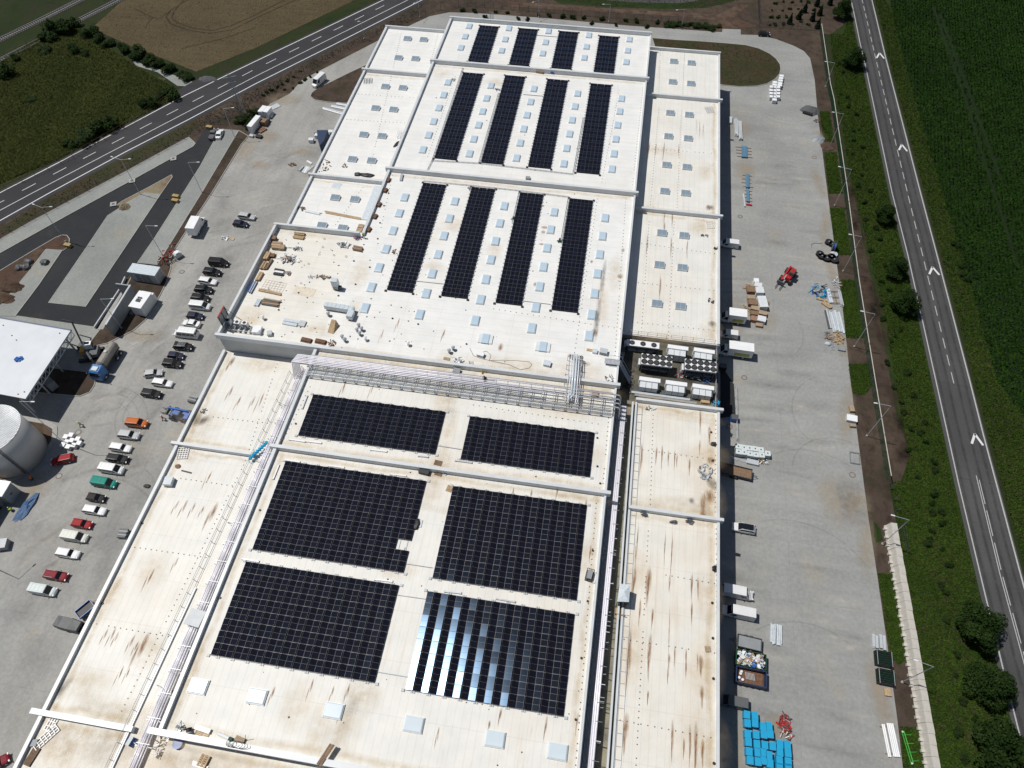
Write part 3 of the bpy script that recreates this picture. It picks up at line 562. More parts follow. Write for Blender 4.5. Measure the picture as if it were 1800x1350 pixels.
for px, py, z, lx, ly, r in ((105, 1215, ZW, 1.2, 4, -.4), (355, 740, ZW, 3, 1.5, .6), (345, 735, ZW, 1.5, 2, 0), (1252, 850, ZW, 1.5, 2.5, .5), (1250, 365, ZW, 1.2, 1.5, 0), (1252, 570, ZW, 1.5, 1.5, 0), (1060, 490, ZM, .8, 9, 0), (1050, 560, ZM, 1, 10, 0), (1030, 640, ZM, 1.4, 1, 0), (1216, 880, ZW, .8, 1, 0)): x, y, _ = at(px, py, z); T.patch(x, y, z+.018, lx*1.3, ly*1.3, r)
T.build('grime_stain', d_soot, fac)
# ------------------------------------------------------------------ skylights (parts of the factory)
def dome_mesh(w, l, h=.32, in_=.12):
    m = MB(); m.box((0, 0, 0), (w+.16, l+.16, h*.55))
    d = MB(); z0, z1 = h*.55, h
    vs = [(-w/2, -l/2, z0), (w/2, -l/2, z0), (w/2, l/2, z0), (-w/2, l/2, z0)]
    v2 = [(-w/2+in_, -l/2+in_, z1), (w/2-in_, -l/2+in_, z1), (w/2-in_, l/2-in_, z1), (-w/2+in_, l/2-in_, z1)]
    d.add([(*v[:2], z0) for v in vs]+[(*v[:2], z0+.1) for v in vs]+v2, [(0, 1, 5, 4), (1, 2, 6, 5), (2, 3, 7, 6), (3, 0, 4, 7), (4, 5, 9, 8), (5, 6, 10, 9), (6, 7, 11, 10), (7, 4, 8, 11), (8, 9, 10, 11)])
    return m.mesh('skylight', m_offw), d.mesh('dome', m_dome)
me_s, me_d = dome_mesh(1.34, 2.05); me_s2, me_d2 = dome_mesh(2.35, 1.75, .36)
me_d2.materials.clear(); me_d2.materials.append(m_dome2)
gl = MB(); gl.box((0, 0, 0), (2.15, 1.7, .16)); gl.add([(-1.075, -.85, .16), (1.075, -.85, .16), (1.075, .85, .16), (-1.075, .85, .16), (-1.075, -.85, .3), (1.075, -.85, .3), (1.075, .85, .52), (-1.075, .85, .52)], [(4, 5, 6, 7), (0, 1, 5, 4), (1, 2, 6, 5), (2, 3, 7, 6), (3, 0, 4, 7)])
me_g = gl.mesh('skylight', m_para)
pn = MB(); zf = lambda y: .3+.22*(y+.85)/1.7+.012
pn.quad((-.485, -.78, zf(-.78)), (.485, -.78, zf(-.78)), (.485, .78, zf(.78)), (-.485, .78, zf(.78))); me_p = pn.mesh('pane', m_pane)
def skylight(px, py, z, ms, md, rz=0):
    x, y, _ = at(px, py, z+.25); o = ob('skylight', ms, fac, (x, y, z), rz+random.uniform(-.006, .006)); c = ob('dome', md, o); c.rotation_euler = (random.uniform(-.012, .012), random.uniform(-.012, .012), 0)
def wing_skylight(px, py, flip=False):
    x, y, _ = at(px, py, ZW+.3); o = ob('skylight', me_g, fac, (x, y, ZW), math.pi if flip else 0); o.scale = (.92, .86, 1)
    for sx in (-.505, .505): ob('pane', me_p, o, (sx, 0, 0))
K = 3.971
def t2(ox, oy, L): return [(ox+a/K, oy+b/K) for a, b in L]
MS = t2(450, 0, [(1488,180),(1460,252),(1430,330),(1765,195),(1740,272),(1715,350),(1340,572),(1310,660),(1277,750),(1240,845),(1205,940),(1165,1042),(1640,595),(1610,683),(1582,775),(1553,870),(1520,968),(1490,1070),(1038,1375)])
MS += t2(900, 0, [(255,215),(235,292),(215,370),(537,243),(520,323),(505,400),(820,272),(808,350),(798,430),(153,617),(130,708),(105,800),(82,897),(57,995),(32,1100),(458,650),(440,740),(420,835),(402,932),(382,1032),(362,1140),(765,685),(752,775),(738,870),(725,968),(712,1070),(698,1177)])
MS += t2(450, 340, [(1000,135),(957,257),(908,385),(858,515),(805,652),(760,797),(1388,52),(1350,172),(1312,293),(1272,423),(1230,557),(1188,695),(1142,842),(1733,85),(1702,205),(1672,330),(1640,460),(1605,597),(1568,738),(1530,885)])
MS += t2(900, 340, [(295,128),(270,250),(245,378),(220,510),(193,648),(167,793),(138,938),(650,168),(632,295),(613,423),(597,558),(577,697),(557,843),(538,992)])
for p in MS: skylight(*p, ZM, me_s, me_d)
for p in ((853.5, 595), (954.5, 609)): skylight(*p, ZM, me_s2, me_d)
for p in ((348, 1206), (451, 1224), (586, 1249), (727, 1273), (870, 1299), (980, 1321)): skylight(*p, ZM, me_s2, me_d2)
for p in t2(450, 0, [(1057,268),(1170,275),(995,402),(1113,408),(903,603),(1025,612),(835,753),(960,763),(752,938),(880,948),(673,1110),(807,1120)])+t2(450, 340, [(553,28),(690,40),(460,222),(605,240)]): wing_skylight(*p)
for p in t2(900, 0, [(1130,427),(1253,438),(1122,570),(1250,582),(1105,787),(1237,800),(1093,950),(1230,965),(1080,1150),(1222,1165),(1067,1333),(1213,1347)])+t2(900, 340, [(1047,275),(1202,293),(1030,497),(1190,517),(1012,768),(1177,787)]): wing_skylight(*p)
# ------------------------------------------------------------------ solar arrays
m, t, b = nodes('solar_glass'); t.nodes.remove(b)
df = N(t, 'ShaderNodeBsdfDiffuse'); f = ramp(t, noise(t, .9, 3), .3, .7); t.links.new(mixc(t, f, (.0055, .0058, .009), (.010, .010, .016)), df.inputs[0])
gs = N(t, 'ShaderNodeBsdfGlossy', distribution='BECKMANN'); gs.inputs['Color'].default_value = (.42, .66, 1, 1); gs.inputs['Roughness'].default_value = .185
fr_ = N(t, 'ShaderNodeFresnel'); fr_.inputs[0].default_value = 1.42; mx = N(t, 'ShaderNodeMixShader'); t.links.new(fr_.outputs[0], mx.inputs[0]); t.links.new(df.outputs[0], mx.inputs[1]); t.links.new(gs.outputs[0], mx.inputs[2]); t.links.new(mx.outputs[0], t.nodes['Material Output'].inputs[0])
m_cell = m
m_frame = M('panel_frame', (.105, .105, .11), .45, .2, 0)
m_pline = M('panel_divider', (.075, .075, .08), .5, 0, 0)
def panel_mesh(w, l, h=.035):
    q = MB(); x, y = w/2, l/2; e = .02; mm = .014
    q.bb(-x, -y, 0, x, y, h, 1)
    z = h+.003
    for y0, y1 in ((-y+e, -mm), (mm, y-e)): q.add([(-x+e, y0, z), (x-e, y0, z), (x-e, y1, z), (-x+e, y1, z)], [(0, 1, 2, 3)], 0)
    q.add([(-x+e, -mm, z), (x-e, -mm, z), (x-e, mm, z), (-x+e, mm, z)], [(0, 1, 2, 3)], 2)
    return q.mesh('solar_panel', [m_cell, m_frame, m_pline])
m_undershade = M('under_panel_shade', (.10, .10, .105), .8, 0, .2, 2)  # dark sheet painting the shade below the panels, so gaps don't show white roof
me_pan = panel_mesh(.955, 1.585)
TILT = math.radians(9.2)
def array(label, pts, nc, nr, near=True, skip=(), lean=0.0):
    Q = [at(*p, 13.48) for p in pts]
    x0 = (Q[0][0]+Q[3][0])/2; x1 = (Q[1][0]+Q[2][0])/2; y1 = (Q[0][1]+Q[1][1])/2; y0 = (Q[2][1]+Q[3][1])/2
    root = thing('solar_array', label, 'solar panels', ((x0+x1)/2, (y0+y1)/2, ZM), 0, 'solar arrays on the factory roof')
    W, L = x1-x0, y1-y0; fr = MB()
    zc = .16+.955/2*math.sin(TILT)
    if near:
        p = W/nc; r = L/nr
        for i in range(nc):
            up = i % 2 == 0
            pair = (i+1)//2 if not up else i//2
            # light column ends at its ridge, dark column begins there
            xr = -W/2+p*(i+1)-.075 if up else -W/2+p*i+.075
            xc = xr-.47 if up else xr+.47
            for j in range(nr):
                if (i, j) in skip: continue
                yc = L/2-r*(j+.5)
                o = ob('solar_panel', me_pan, root, (xc, yc, zc)); s = -1 if up else 1
                o.rotation_euler = (.028+random.gauss(0, .0055), s*TILT+lean+random.gauss(0, .0035), 0)
            for yy in (-L/2-.12, L/2+.12): fr.box((xr+(-.05 if up else .05), yy, 0), (.3, .3, .12), 0, 1); 
            fr.box((xc, 0, .02), (.05, L+.2, .05))
        for j in range(nr+1): fr.box((0, L/2-r*j, .1), (W, .09, .04), 0, 3)
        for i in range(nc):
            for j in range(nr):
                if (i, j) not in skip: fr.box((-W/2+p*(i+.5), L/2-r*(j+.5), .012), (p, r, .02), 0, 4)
        for sx in (-1, 1):
            for sy in (-1, 1): fr.box((sx*(W/2+.3), sy*(L/2+.1), 0), (.42, .38, .16), 0, 1)
    else:
        p = W/nc; r = L/nr
        for j in range(nr):
            up = j % 2 == 0
            yc = L/2-r*(j+.5)+(.0)
            for i in range(nc):
                o = ob('solar_panel', me_pan, root, (-W/2+p*(i+.5), yc, zc)); s = -1 if up else 1
                o.rotation_euler = (random.gauss(0, .006), s*TILT*.9+random.gauss(0, .005), math.pi/2)
            for sx in (-1, 1): fr.box((sx*(W/2+.1), yc+r/2, 0), (.3, .22, .14), 0, 1)
        for sx in (-1, 0, 1): fr.box((sx*W/3*.95, 0, .02), (.05, L, .05))
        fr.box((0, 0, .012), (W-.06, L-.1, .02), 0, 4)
        for sx in (-1, 1):
            for sy in (-1, 1): fr.box((sx*(W/2+.15), sy*(L/2+.2), 0), (.4, .4, .2), 0, 2)
    fr.build('mounting_frame', [m_dsteel, m_lgrey, m_black, m_frame, m_undershade], root)  # real rails and blocks, plus the dark sheet standing in for under-panel shade
array('wide five-row solar array below the long pipe rack, left of the dirty walkway', [(550, 694), (783, 722), (765, 797), (523, 765)], 22, 5, True, (), -.035)
array('wide five-row solar array below the long pipe rack, nearest the right roof edge', [(826, 730), (1045, 761), (1037, 839), (810, 805)], 20, 5)
array('large solar array with a white two-panel gap at its right edge', [(501, 812), (750, 843), (709, 1005), (442, 966)], 22, 9, True, {(20, 6), (21, 6)}, -.035)
array('large complete dark solar array beside the wooden pallet, right of the array with a gap', [(797, 852), (1031, 889), (1014, 1057), (760, 1013)], 20, 9)
array('large dark solar array lying above the row of white roof hatches at the left', [(432, 988), (702, 1027), (658, 1198), (368, 1152)], 22, 8, True, (), -.042)
array('solar array with the blinding blue-white sun glare on its lower left panels', [(752, 1037), (1010, 1081), (991, 1261), (712, 1210)], 20, 8, True, (), .012)
ST = {'far': [[(844, 44), (877, 47), (856, 109), (822, 106)], [(913, 49), (946, 52), (928, 115), (894, 112)], [(983, 54), (1017, 57), (1003, 121), (969, 118)], [(1054, 62), (1088, 65), (1078, 129), (1043, 126)]],
 'middle': [[(815, 127), (850, 130), (801, 280), (762, 277)], [(889, 132), (924, 135), (883, 287), (844, 285)], [(963, 138), (999, 142), (967, 295), (927, 292)], [(1039, 146), (1076, 150), (1052, 305), (1012, 302)]],
 'near': [[(744, 321), (785, 325), (724, 513), (679, 509)], [(830, 328), (871, 333), (820, 524), (774, 519)], [(915, 338), (957, 342), (915, 536), (870, 531)], [(1003, 348), (1044, 353), (1013, 549), (968, 543)]]}
for k, nr, d in (('far', 16, 'short solar strip on the farthest roof bay'), ('middle', 32, 'long narrow solar strip on the second roof bay from the far end'), ('near', 30, 'long narrow solar strip on the bay with the duct and pallets')):
    for i, q in enumerate(ST[k]): array(('leftmost ', 'second from left ', 'third from left ', 'rightmost ')[i]+d, q, 3, nr, False)
# ------------------------------------------------------------------ equipment on the roofs
def item(name, label, cat, px, py, z, parts, rz=0, group=None, ref=0.0):
    x, y, _ = at(px, py, z+ref)
    if len(parts) == 1:
        o = ob(name, parts[0][1].mesh(name, parts[0][2]), None, (x, y, z), rz); return tag(o, label, cat, group)
    r = thing(name, label, cat, (x, y, z), rz, group)
    for n, mb, m in parts:
        o = mb.build(n, m, r)
    return r
def slats(n, w, l, t, z, gap=.35, along='x'):
    """n boards across w, each l long"""
    out = []
    for i in range(n):
        p = w/n; c = -w/2+p*(i+.5); m = MB()
        m.box((0, c, z) if along == 'x' else (c, 0, z), (l, p*(1-gap), t) if along == 'x' else (p*(1-gap), l, t)); out.append(m)
    return out
def pallet(label, px, py, z, rz=0, m=None, stack=1, w=.9, l=1.2, group=None, load=None):
    m = m or m_wood
    P = []; h = 0
    for k in range(stack):
        for c in (-l/2+.08, 0, l/2-.08): P.append(('bearer', MB().box((c, 0, h), (.1, w, .09)), m))
        for s_ in slats(6, w, l, .025, h+.09, .25): P.append(('slat', s_, m))
        h += .125
    if load: P.append((load[0], MB().box((0, 0, h), load[1]), load[2]))
    return item('pallet', label, 'pallet', px, py, z, P, rz, group)
def crate(label, px, py, z, d, m, rz=0, name='crate', cat='crate', lid=None, group=None):
    P = [('body', MB().box((0, 0, 0), (d[0], d[1], d[2]*.96)), m)]
    P.append(('lid', MB().box((0, 0, d[2]*.96+.002), (d[0]*1.03, d[1]*1.03, .05)), lid or m))
    return item(name, label, cat, px, py, z, P, rz, group, d[2]*.6)
def planks(label, px, py, z, n, l, w, h, m, rz=0, layers=1, name='timber_stack', cat='timber', group=None):
    P = []
    for k in range(layers):
        for i in range(n):
            c = -w/2+w/n*(i+.5); P.append(('plank', MB().box((random.uniform(-.06, .06)*l, c, h*k/layers+.01), (l*random.uniform(.88, 1), w/n*.86, h/layers*.93), random.uniform(-.02, .02)), m[(i+k) % len(m)] if isinstance(m, list) else m))
    return item(name, label, cat, px, py, z, P, rz, group, h*.5)
def heap(label, px, py, z, rx, ry, n, mats, name='scrap_heap', cat='scrap', lmax=1.0, zmax=.35):
    r = thing(name, label, cat, at(px, py, z))
    for q, m in enumerate(mats):
        mb = MB()
        for i in range(n//len(mats)+1):
            a, d = random.random()*6.28, math.sqrt(random.random()); x, y = math.cos(a)*d*rx, math.sin(a)*d*ry
            if random.random() < .5: mb.box((x, y, random.random()*zmax*(1-d)), (random.uniform(.12, lmax), random.uniform(.05, .3), random.uniform(.04, .2)), random.random()*3, 0, random.uniform(-.3, .3))
            else:
                t = random.random()*6.28; l = random.uniform(.3, lmax)/2; zz = random.random()*zmax+.05
                mb.cyl((x-math.cos(t)*l, y-math.sin(t)*l, zz), (x+math.cos(t)*l, y+math.sin(t)*l, max(.04, zz+random.uniform(-.2, .2))), random.uniform(.03, .09), 6)
        q_ = mb.build('piece', m, r)
        q_['kind'] = 'stuff'
    return r
def sack(label, px, py, z, rx, ry, h, m, rz=0, name='bag', cat='bag', jag=.16):
    """a slumped bag or sheet: rings of a soft uneven lump"""
    mb = MB(); n = 12; vs = []
    for k, (f, zz) in enumerate(((1, 0), (1.04, .3), (.86, .75), (.45, .97))):
        for i in range(n):
            t = i/n*6.283; q = 1+random.uniform(-jag, jag); vs.append((math.cos(t)*rx*f*q, math.sin(t)*ry*f*q, h*zz*random.uniform(1-jag, 1+jag*.7)))
    vs.append((0, 0, h)); fs = []
    for k in range(3):
        for i in range(n): fs.append((k*n+i, k*n+(i+1) % n, (k+1)*n+(i+1) % n, (k+1)*n+i))
    for i in range(n): fs.append((3*n+i, 3*n+(i+1) % n, 4*n))
    mb.add(vs, fs); return item(name, label, cat, px, py, z, [(name, mb, m)], rz)
def frames(label, px, py, z, w, l, m, rz=0, name='welded_rack', cat='frame', nx=3, ny=3, r=.035, h=.12):
    P = []
    for i in range(nx): P.append(('bar', MB().box((-w/2+w*i/(nx-1), 0, h), (r*2, l, r*2)), m))
    for j in range(ny): P.append(('bar', MB().box((0, -l/2+l*j/(ny-1), h+r*2+.002), (w, r*2, r*2)), m))
    return item(name, label, cat, px, py, z, P, rz)
# --- solar side trunking
for i, (p, q) in enumerate([((508, 772), (536, 776)), ((537, 775), (565, 778.5)), ((651, 790), (680, 793.5)), ((735, 801), (753, 803)), ((800, 809), (830, 813)), ((500, 808), (527, 812)), ((577, 818), (605, 822)), ((685, 833), (714, 836.5)), ((480, 842), (490, 817)), ((531, 718), (540, 695)), ((425, 982), (455, 987)), ((658, 1018), (690, 1022)), ((781, 1039), (811, 1042.5)), ((872, 1052), (906, 1058))]):
    a, b = Vector(at(*p, ZM+.2)), Vector(at(*q, ZM+.2)); d = b-a; o = thing('cable_trunking', ('left of two white trunking bars end to end below the upper left array', 'right of two white trunking bars end to end below the upper left array', 'white trunking bar below the middle of the upper left array', 'short grey bar below the lower right corner of the upper left array', 'grey trunking bar below the left end of the upper right array', 'white trunking bar over the top left corner of the array with a gap', 'white trunking bar over the top edge of the array with a gap, second from left', 'white trunking bar above the array with a gap, nearest the black box', 'slanting white bar left of the array with a gap', 'slanting grey bar left of the upper left array', 'white trunking bar over the top left corner of the lowest left array', 'white trunking bar over the top right corner of the lowest left array', 'grey trunking bar over the top left of the glaring array', 'grey trunking bar over the top middle of the glaring array')[i], 'trunking', tuple((a+b)/2-Vector((0, 0, .2))), math.atan2(d.y, d.x))
    mm = m_steel if i in (3, 4, 9, 12, 13) else m_white
    MB().box((0, 0, .12), (d.length, .2, .09)).build('cover', mm, o)
    for s_ in (-1, 1): MB().box((s_*(d.length/2-.1), 0, 0), (.3, .3, .115)).build('foot', m_grey, o)
# --- cable ladders and conduits on the far bays
def ladder(label, path, z, w=.28, h=.12, m=None):
    P = [Vector(at(*p, z+h)) for p in path]; r = thing('cable_tray', label, 'cable tray', (P[0].x, P[0].y, z)); o = P[0].copy(); o.z = z
    rl, rg = MB(), MB()
    for a, b in zip(P[:-1], P[1:]):
        d = (b-a).normalized(); n = Vector((-d.y, d.x, 0))
        for s_ in (-1, 1): rl.cyl(a-o+n*s_*w/2, b-o+n*s_*w/2, .035, 4)
        for k in range(int((b-a).length/1.1)): c = a-o+d*(k*1.1+.3); rg.cyl(c-n*w/2, c+n*w/2, .03, 4)
    rl.build('side_rail', m or m_dsteel, r); rg.build('rung', m or m_dsteel, r); return r
for lb, pa in (('cable tray along the left side of the leftmost strip on the second bay', [(814, 119), (760, 282)]), ('cable tray along the left side of the second strip on the second bay', [(877, 163), (842, 286)]), ('cable tray along the left side of the rightmost strip on the second bay', [(1026, 206), (1008, 305)]), ('cable tray running across below the four strips of the second bay', [(758, 282), (844, 287), (930, 297), (1008, 306)]), ('cable tray dropping from the second bay toward the notch', [(760, 282), (751, 300)]), ('cable tray running across above the strips of the third bay', [(744, 318), (830, 326), (914, 335), (1000, 346)]), ('cable tray left of the third strip on the third bay', [(913, 337), (901, 392)]), ('cable tray left of the rightmost strip on the third bay', [(1000, 346), (986, 427)]), ('cable tray below the leftmost strips of the farthest bay', [(815, 110), (895, 116), (968, 121)])): ladder(lb, pa, ZM)
ci = 0
for pa, lb in (([(731, 494), (778, 499)], 'thin dark conduit between the two left strips of the third bay'), ([(920, 529), (968, 535)], 'thin dark conduit between the two right strips of the third bay'), ([(767, 783), (811, 790)], 'thin dark conduit joining the two five-row arrays'), ([(714, 991), (760, 998)], 'thin dark conduit joining the array with a gap to its right neighbour'), ([(699, 1046), (748, 1053)], 'thin dark conduit joining the tops of the two lowest arrays'), ([(662, 1181), (716, 1190)], 'thin dark conduit joining the bottoms of the two lowest arrays'), ([(712, 962), (709, 972)], 'short dark conduit inside the two-panel gap'), ([(944, 62), (980, 65)], 'thin grey conduit between the middle strips of the farthest bay'), ([(920, 166), (955, 169)], 'thin grey conduit between the middle strips of the second bay')):
    P = [Vector(at(*p, ZM+.06)) for p in pa]; o = MB().cyl(P[0], P[1], .055, 6).build('conduit', m_dsteel); tag(o, lb, 'conduit')
# --- the long pipe rack above the two five-row arrays
xa, xb = -46.0, 5.6
ycen = (at(680, 645, 14.3)[1]+at(680, 674, 14.3)[1])/2
rk = thing('pipe_rack', 'long galvanised pipe rack running across the roof from left edge to right', 'pipe rack', (0, ycen, ZM))
yo = lambda x: -.2-.008*(x+20)
for k in range(27):
    x = xa+.6+k*1.97
    if 21.5 < x+44 < 0: continue
    for dy in (-1.75, 1.75): MB().box((x, dy, 0), (.1, .1, 1.55 if dy > 0 else 1.2)).build('post', m_steel, rk)
    MB().box((x, 0, .62), (.09, 3.6, .1)).build('cross_beam', m_steel, rk)
    MB().box((x, .5, 1.28), (.09, 2.6, .1)).build('cross_beam', m_steel, rk)
for y, z, r in ((-1.85, .5, .07), (-1.85, 1.0, .06), (-1.2, .75, .06), (-.75, .75, .05), (1.85, 1.5, .06), (-.2, .75, .05)):
    MB().box(((xa+xb)/2, y, z), (xb-xa, r*1.6, r*2)).build('side_rail', m_steel, rk)
for i, (y, z) in enumerate(((.1, 1.45), (.42, 1.45), (.74, 1.45), (1.06, 1.45), (1.38, 1.45), (1.66, 1.45))):
    x1 = (-6, xb, -9, xb, -14, xb)[i]
    MB().cyl((xa-2.4+.1*i, y, z), (x1, y, z), .1, 10).build('pipe', m_alu, rk, None, None, True)
for i in range(6): MB().cyl((xa, -1.6+.28*i, .84), (xb, -1.6+.28*i, .84), .035, 6).build('conduit', m_dsteel, rk)
# riser bundle crossing the parapet
a, b = at(1012, 622, 14.6), at(1003, 698, 14.6)
rs = thing('pipe_bundle', 'short bundle of silver and pale blue pipes crossing the parapet to the long rack', 'pipes', (0, 0, ZM))
for i, dx in enumerate((-.95, -.6, -.2, .25, .65, 1.0)):
    r = (.07, .09, .17, .17, .09, .07)[i]; mm = (m_steel, m_alu, m_dome2, m_dome2, m_alu, m_steel)[i]
    q = MB(); q.tube([(a[0]+dx, a[1], .15), (a[0]+dx, a[1]-.25, 1.5), (b[0]+dx+.25, b[1]+.6, 1.5)] + ([(b[0]+dx-.4, b[1]-.2, 1.1)] if i in (2, 3) else [(b[0]+dx+.25, b[1]-1.2, 1.45)]), r, 10); q.build('pipe', mm, rs, None, None, True)
for k in range(5):
    y = a[1]-.6-(a[1]-b[1])*k/4.6
    for dx in (-1.25, 1.3): MB().box((a[0]+dx+(b[0]-a[0])*k/5, y, 0), (.09, .09, 1.7)).build('post', m_steel, rs)
    MB().box((a[0]+.02+(b[0]-a[0])*k/5, y, 1.28), (2.6, .08, .08)).build('cross_beam', m_steel, rs)
for dx in (-.75, .85): MB().box((a[0]+dx, a[1]+.35, 0), (.75, .4, .3)).build('roof_collar', m_black, rs)
# --- pipes in the two roof gullies
lg = thing('gully_pipes', 'shiny pipes on low racks in the channel along the left roof wall', 'pipes', (0, 0, ZW))
xg = lambda y: lin(y, 66, -48.6, 0, -50.1)
yy = [66-2*i for i in range(50)]
for i, dx in enumerate((0, .28, .56, .84, 1.12)):
    zz = (.75, .75, .9, .75, .6)[i]; y0 = 66.5-.2*i
    q = MB(); q.tube([(xg(y)-.55+dx+(.5 if (k//6) % 4 == 3 else 0)*(0), y, zz) for k, y in enumerate(np.linspace(y0, -26, 24))], .115 if i < 4 else .08, 8); q.build('pipe', m_alu, lg, None, None, True)
for y in np.arange(64, -26, -3.1):
    MB().box((xg(y), y, .5), (2.3, .07, .07)).build('rack_bar', m_white if y < 28 else m_steel, lg)
    MB().box((xg(y), y+.3, 1.0), (1.9, .08, .05)).build('rack_bar', m_white if y < 40 else m_steel, lg)
    for dx in (-1.1, 1.1): MB().box((xg(y)+dx, y, 0), (.08, .08, .6)).build('post', m_steel, lg)
for y in (58, 50.5, 47, 36, 20.5, 12, 5): q = MB(); q.tube([(xg(y)-.3, y, .9), (xg(y)-1.2, y+.3, .9), (xg(y)-1.9, y+.5, .1)], .05, 6); q.build('branch_pipe', m_dsteel, lg)
el = MB()
for i in range(6):
    y = 66.0-.35*i; el.tube([(-46.5, ycen+1.66-.3*i, 1.45+ZM-ZW), (-48.4-.1*i, ycen+1.66-.3*i, 1.4+ZM-ZW), (-48.9-.12*i, ycen+1.2-.3*i, .9)], .1, 8)
el.build('elbow', m_alu, lg, None, None, True)
rl = thing('guard_rail', 'thin grey guard rail beside the left pipe channel', 'railing', (0, 0, ZW))
rx = lambda y: lin(y, 65, -50.75, 7, -53.3)
for k, y in enumerate(np.arange(65, -20, -2.0)):
    MB().box((rx(y), y, 0), (.06, .06, 1.1)).build('post', m_dsteel, rl)
for z in (.55, 1.06): MB().cyl((rx(65), 65, z), (rx(-20), -20, z), .03, 5).build('rail', m_dsteel, rl)
rg = thing('gully_pipes', 'shiny lagged pipes and trays in the dark channel along the right roof wall', 'pipes', (0, 0, ZG))
PZ = 2.9
def gline(p, q, h):
    a, b = at(*p, ZG+h), at(*q, ZG+h); k = (66-a[1])/(b[1]-a[1]); m_ = (-20-a[1])/(b[1]-a[1]); return (a[0]+(b[0]-a[0])*k, 66, h), (a[0]+(b[0]-a[0])*m_, -20, h)
for p0, p1 in ((1091.5, 1034), (1094.5, 1038), (1097.5, 1042)): a, b = gline((p0, 740), (p1, 1345), PZ); MB().cyl(a, b, .15, 10).build('pipe', m_alu, rg, None, None, True)
for i in range(4): a, b = gline((1083+1.8*i, 740), (1024+2.4*i, 1345), PZ-.2); MB().cyl(a, b, .055, 6).build('thin_pipe', m_steel, rg)
a, b = gline((1079.5, 740), (1020, 1345), PZ); MB().cyl(a, b, .12, 4).build('beam', m_lgrey, rg)
for y in np.arange(65, -20, -4.2):
    MB().box((7.35, y, PZ-.35), (2.0, .09, .09)).build('cross_beam', m_dsteel, rg)
    for x in (6.5, 8.3): MB().box((x, y, 0), (.1, .1, PZ-.05)).build('post', m_dsteel, rg)
for k, y in enumerate(np.arange(63, -18, -2.3)): MB().cyl((7.5, y, PZ+.16), (8.35, y, PZ+.16), .05, 5).build('clamp', m_dsteel if k % 3 else m_white, rg)
for y in (66.8, 66.0, 65.2, 64.4): q = MB(); q.tube([(5.4, y-1, 6.3-.0), (6.6, y-1, 6.2), (6.9, y-1, 5.6), (7.0, y-1, 1.2)], .12, 8); q.build('down_pipe', m_steel, rg)
q = MB()
for y in (63.5, 60, 40.5, 39.8, 30, 29.4, 20, 19.5): q.cyl((6.3, y, PZ), (8.4, y, PZ), .05, 6)
q.build('branch_pipe', m_steel, rg)
r2 = thing('guard_rail', 'folded-down ladder railing along the left edge of the right wing', 'railing', (0, 0, ZW))
for k in range(50):
    y = 67.5-1.55*k; MB().box((gR(y)+.85, y, .02), (.9, .05, .05)).build('post', m_dsteel, r2)
for dx in (.45, 1.25): MB().cyl((gR(67.5)+dx, 67.5, .1), (gR(-10)+dx, -10, .1), .035, 5).build('rail', m_dsteel, r2)
for nm, y0, y1, lb in (('a', 84.0, 84.0, 0),): pass
def railing(label, pts, z, h=1.05, step=1.6):
    P = [Vector(p[:2]) for p in pts]; r = thing('guard_rail', label, 'railing', (P[0].x, P[0].y, z))
    for a, b in zip(P[:-1], P[1:]):
        n = max(1, int((b-a).length/step))
        for k in range(n+1): c = a+(b-a)*k/n-P[0]; MB().box((c.x, c.y, 0), (.06, .06, h)).build('post', m_steel, r)
        for zz in (.5, h-.03): MB().cyl((*(a-P[0]), zz), (*(b-P[0]), zz), .03, 5).build('rail', m_steel, r)
    return r
railing('railing at the foot of the right wing roof above the three-fan cooler', [(7.6, 83.2), (14.5, 83.2)], ZW)
railing('railing at the foot of the right wing roof above the two white units', [(15.3, 83.2), (23.2, 83.2)], ZW)
railing('railing on the outer edge of the plant deck beside the ten-fan chillers', [(23.6, 82.6), (23.4, 69.2)], ZG)
# --- chillers on the sunken plant deck
def chiller(label, c0, c1, nx, ny, h, w, fan_r):
    a, b = Vector(at(*c0, ZG+h)), Vector(at(*c1, ZG+h)); d = b-a; L = d.length
    r = thing('chiller', label, 'chiller', ((a.x+b.x)/2, (a.y+b.y)/2, ZG), math.atan2(d.y, d.x))
    MB().box((0, 0, h-.32), (L, w, .32)).build('fan_deck', m_white, r)
    for k in range(4): MB().box((-L/2+.3+(L-.6)*k/3, 0, .0), (.12, w*.96, h-.33)).build('leg_frame', m_dgrey, r)
    for s_ in (-1, 1):
        cb = MB(); y0, y1 = s_*w*.44, s_*w*.12; cb.add([(-L/2+.2, y0, h-.36), (L/2-.2, y0, h-.36), (L/2-.2, y1, .6), (-L/2+.2, y1, .6)], [(0, 1, 2, 3)]); cb.build('coil', m_dgrey, r)
    MB().box((0, 0, .15), (L*.9, w*.5, .5)).build('compressor', m_grey, r)
    MB().box((-L/2-.2, 0, .7), (.35, w*.6, 1.1)).build('control_box', m_offw, r)
    for i in range(nx):
        for j in range(ny):
            x = -L/2+L/nx*(i+.5); y = -w/2+w/ny*(j+.5); f = MB(); f.cyl((x, y, h+.002), (x, y, h+.05), fan_r, 18); fo = f.build('fan', m_black, r)
            k = MB(); k.ring((x, y), fan_r*.98, fan_r*1.06, h, h+.1, 18); k.build('fan_ring', m_black, fo)
            bl = MB()
            for q in range(4): bl.box((x, y, h+.06), (fan_r*1.7, .07, .02), q*.785)
            bl.build('blade', m_dgrey, fo)
    return r
chiller('long low cooler with three fans in one row on the plant deck', (1101.5, 601), (1159, 608), 3, 1, 1.8, 1.35, .46)
chiller('left of the two big white chillers with ten black fans', (1127.5, 630), (1181.5, 636.5), 5, 2, 2.7, 2.3, .5)
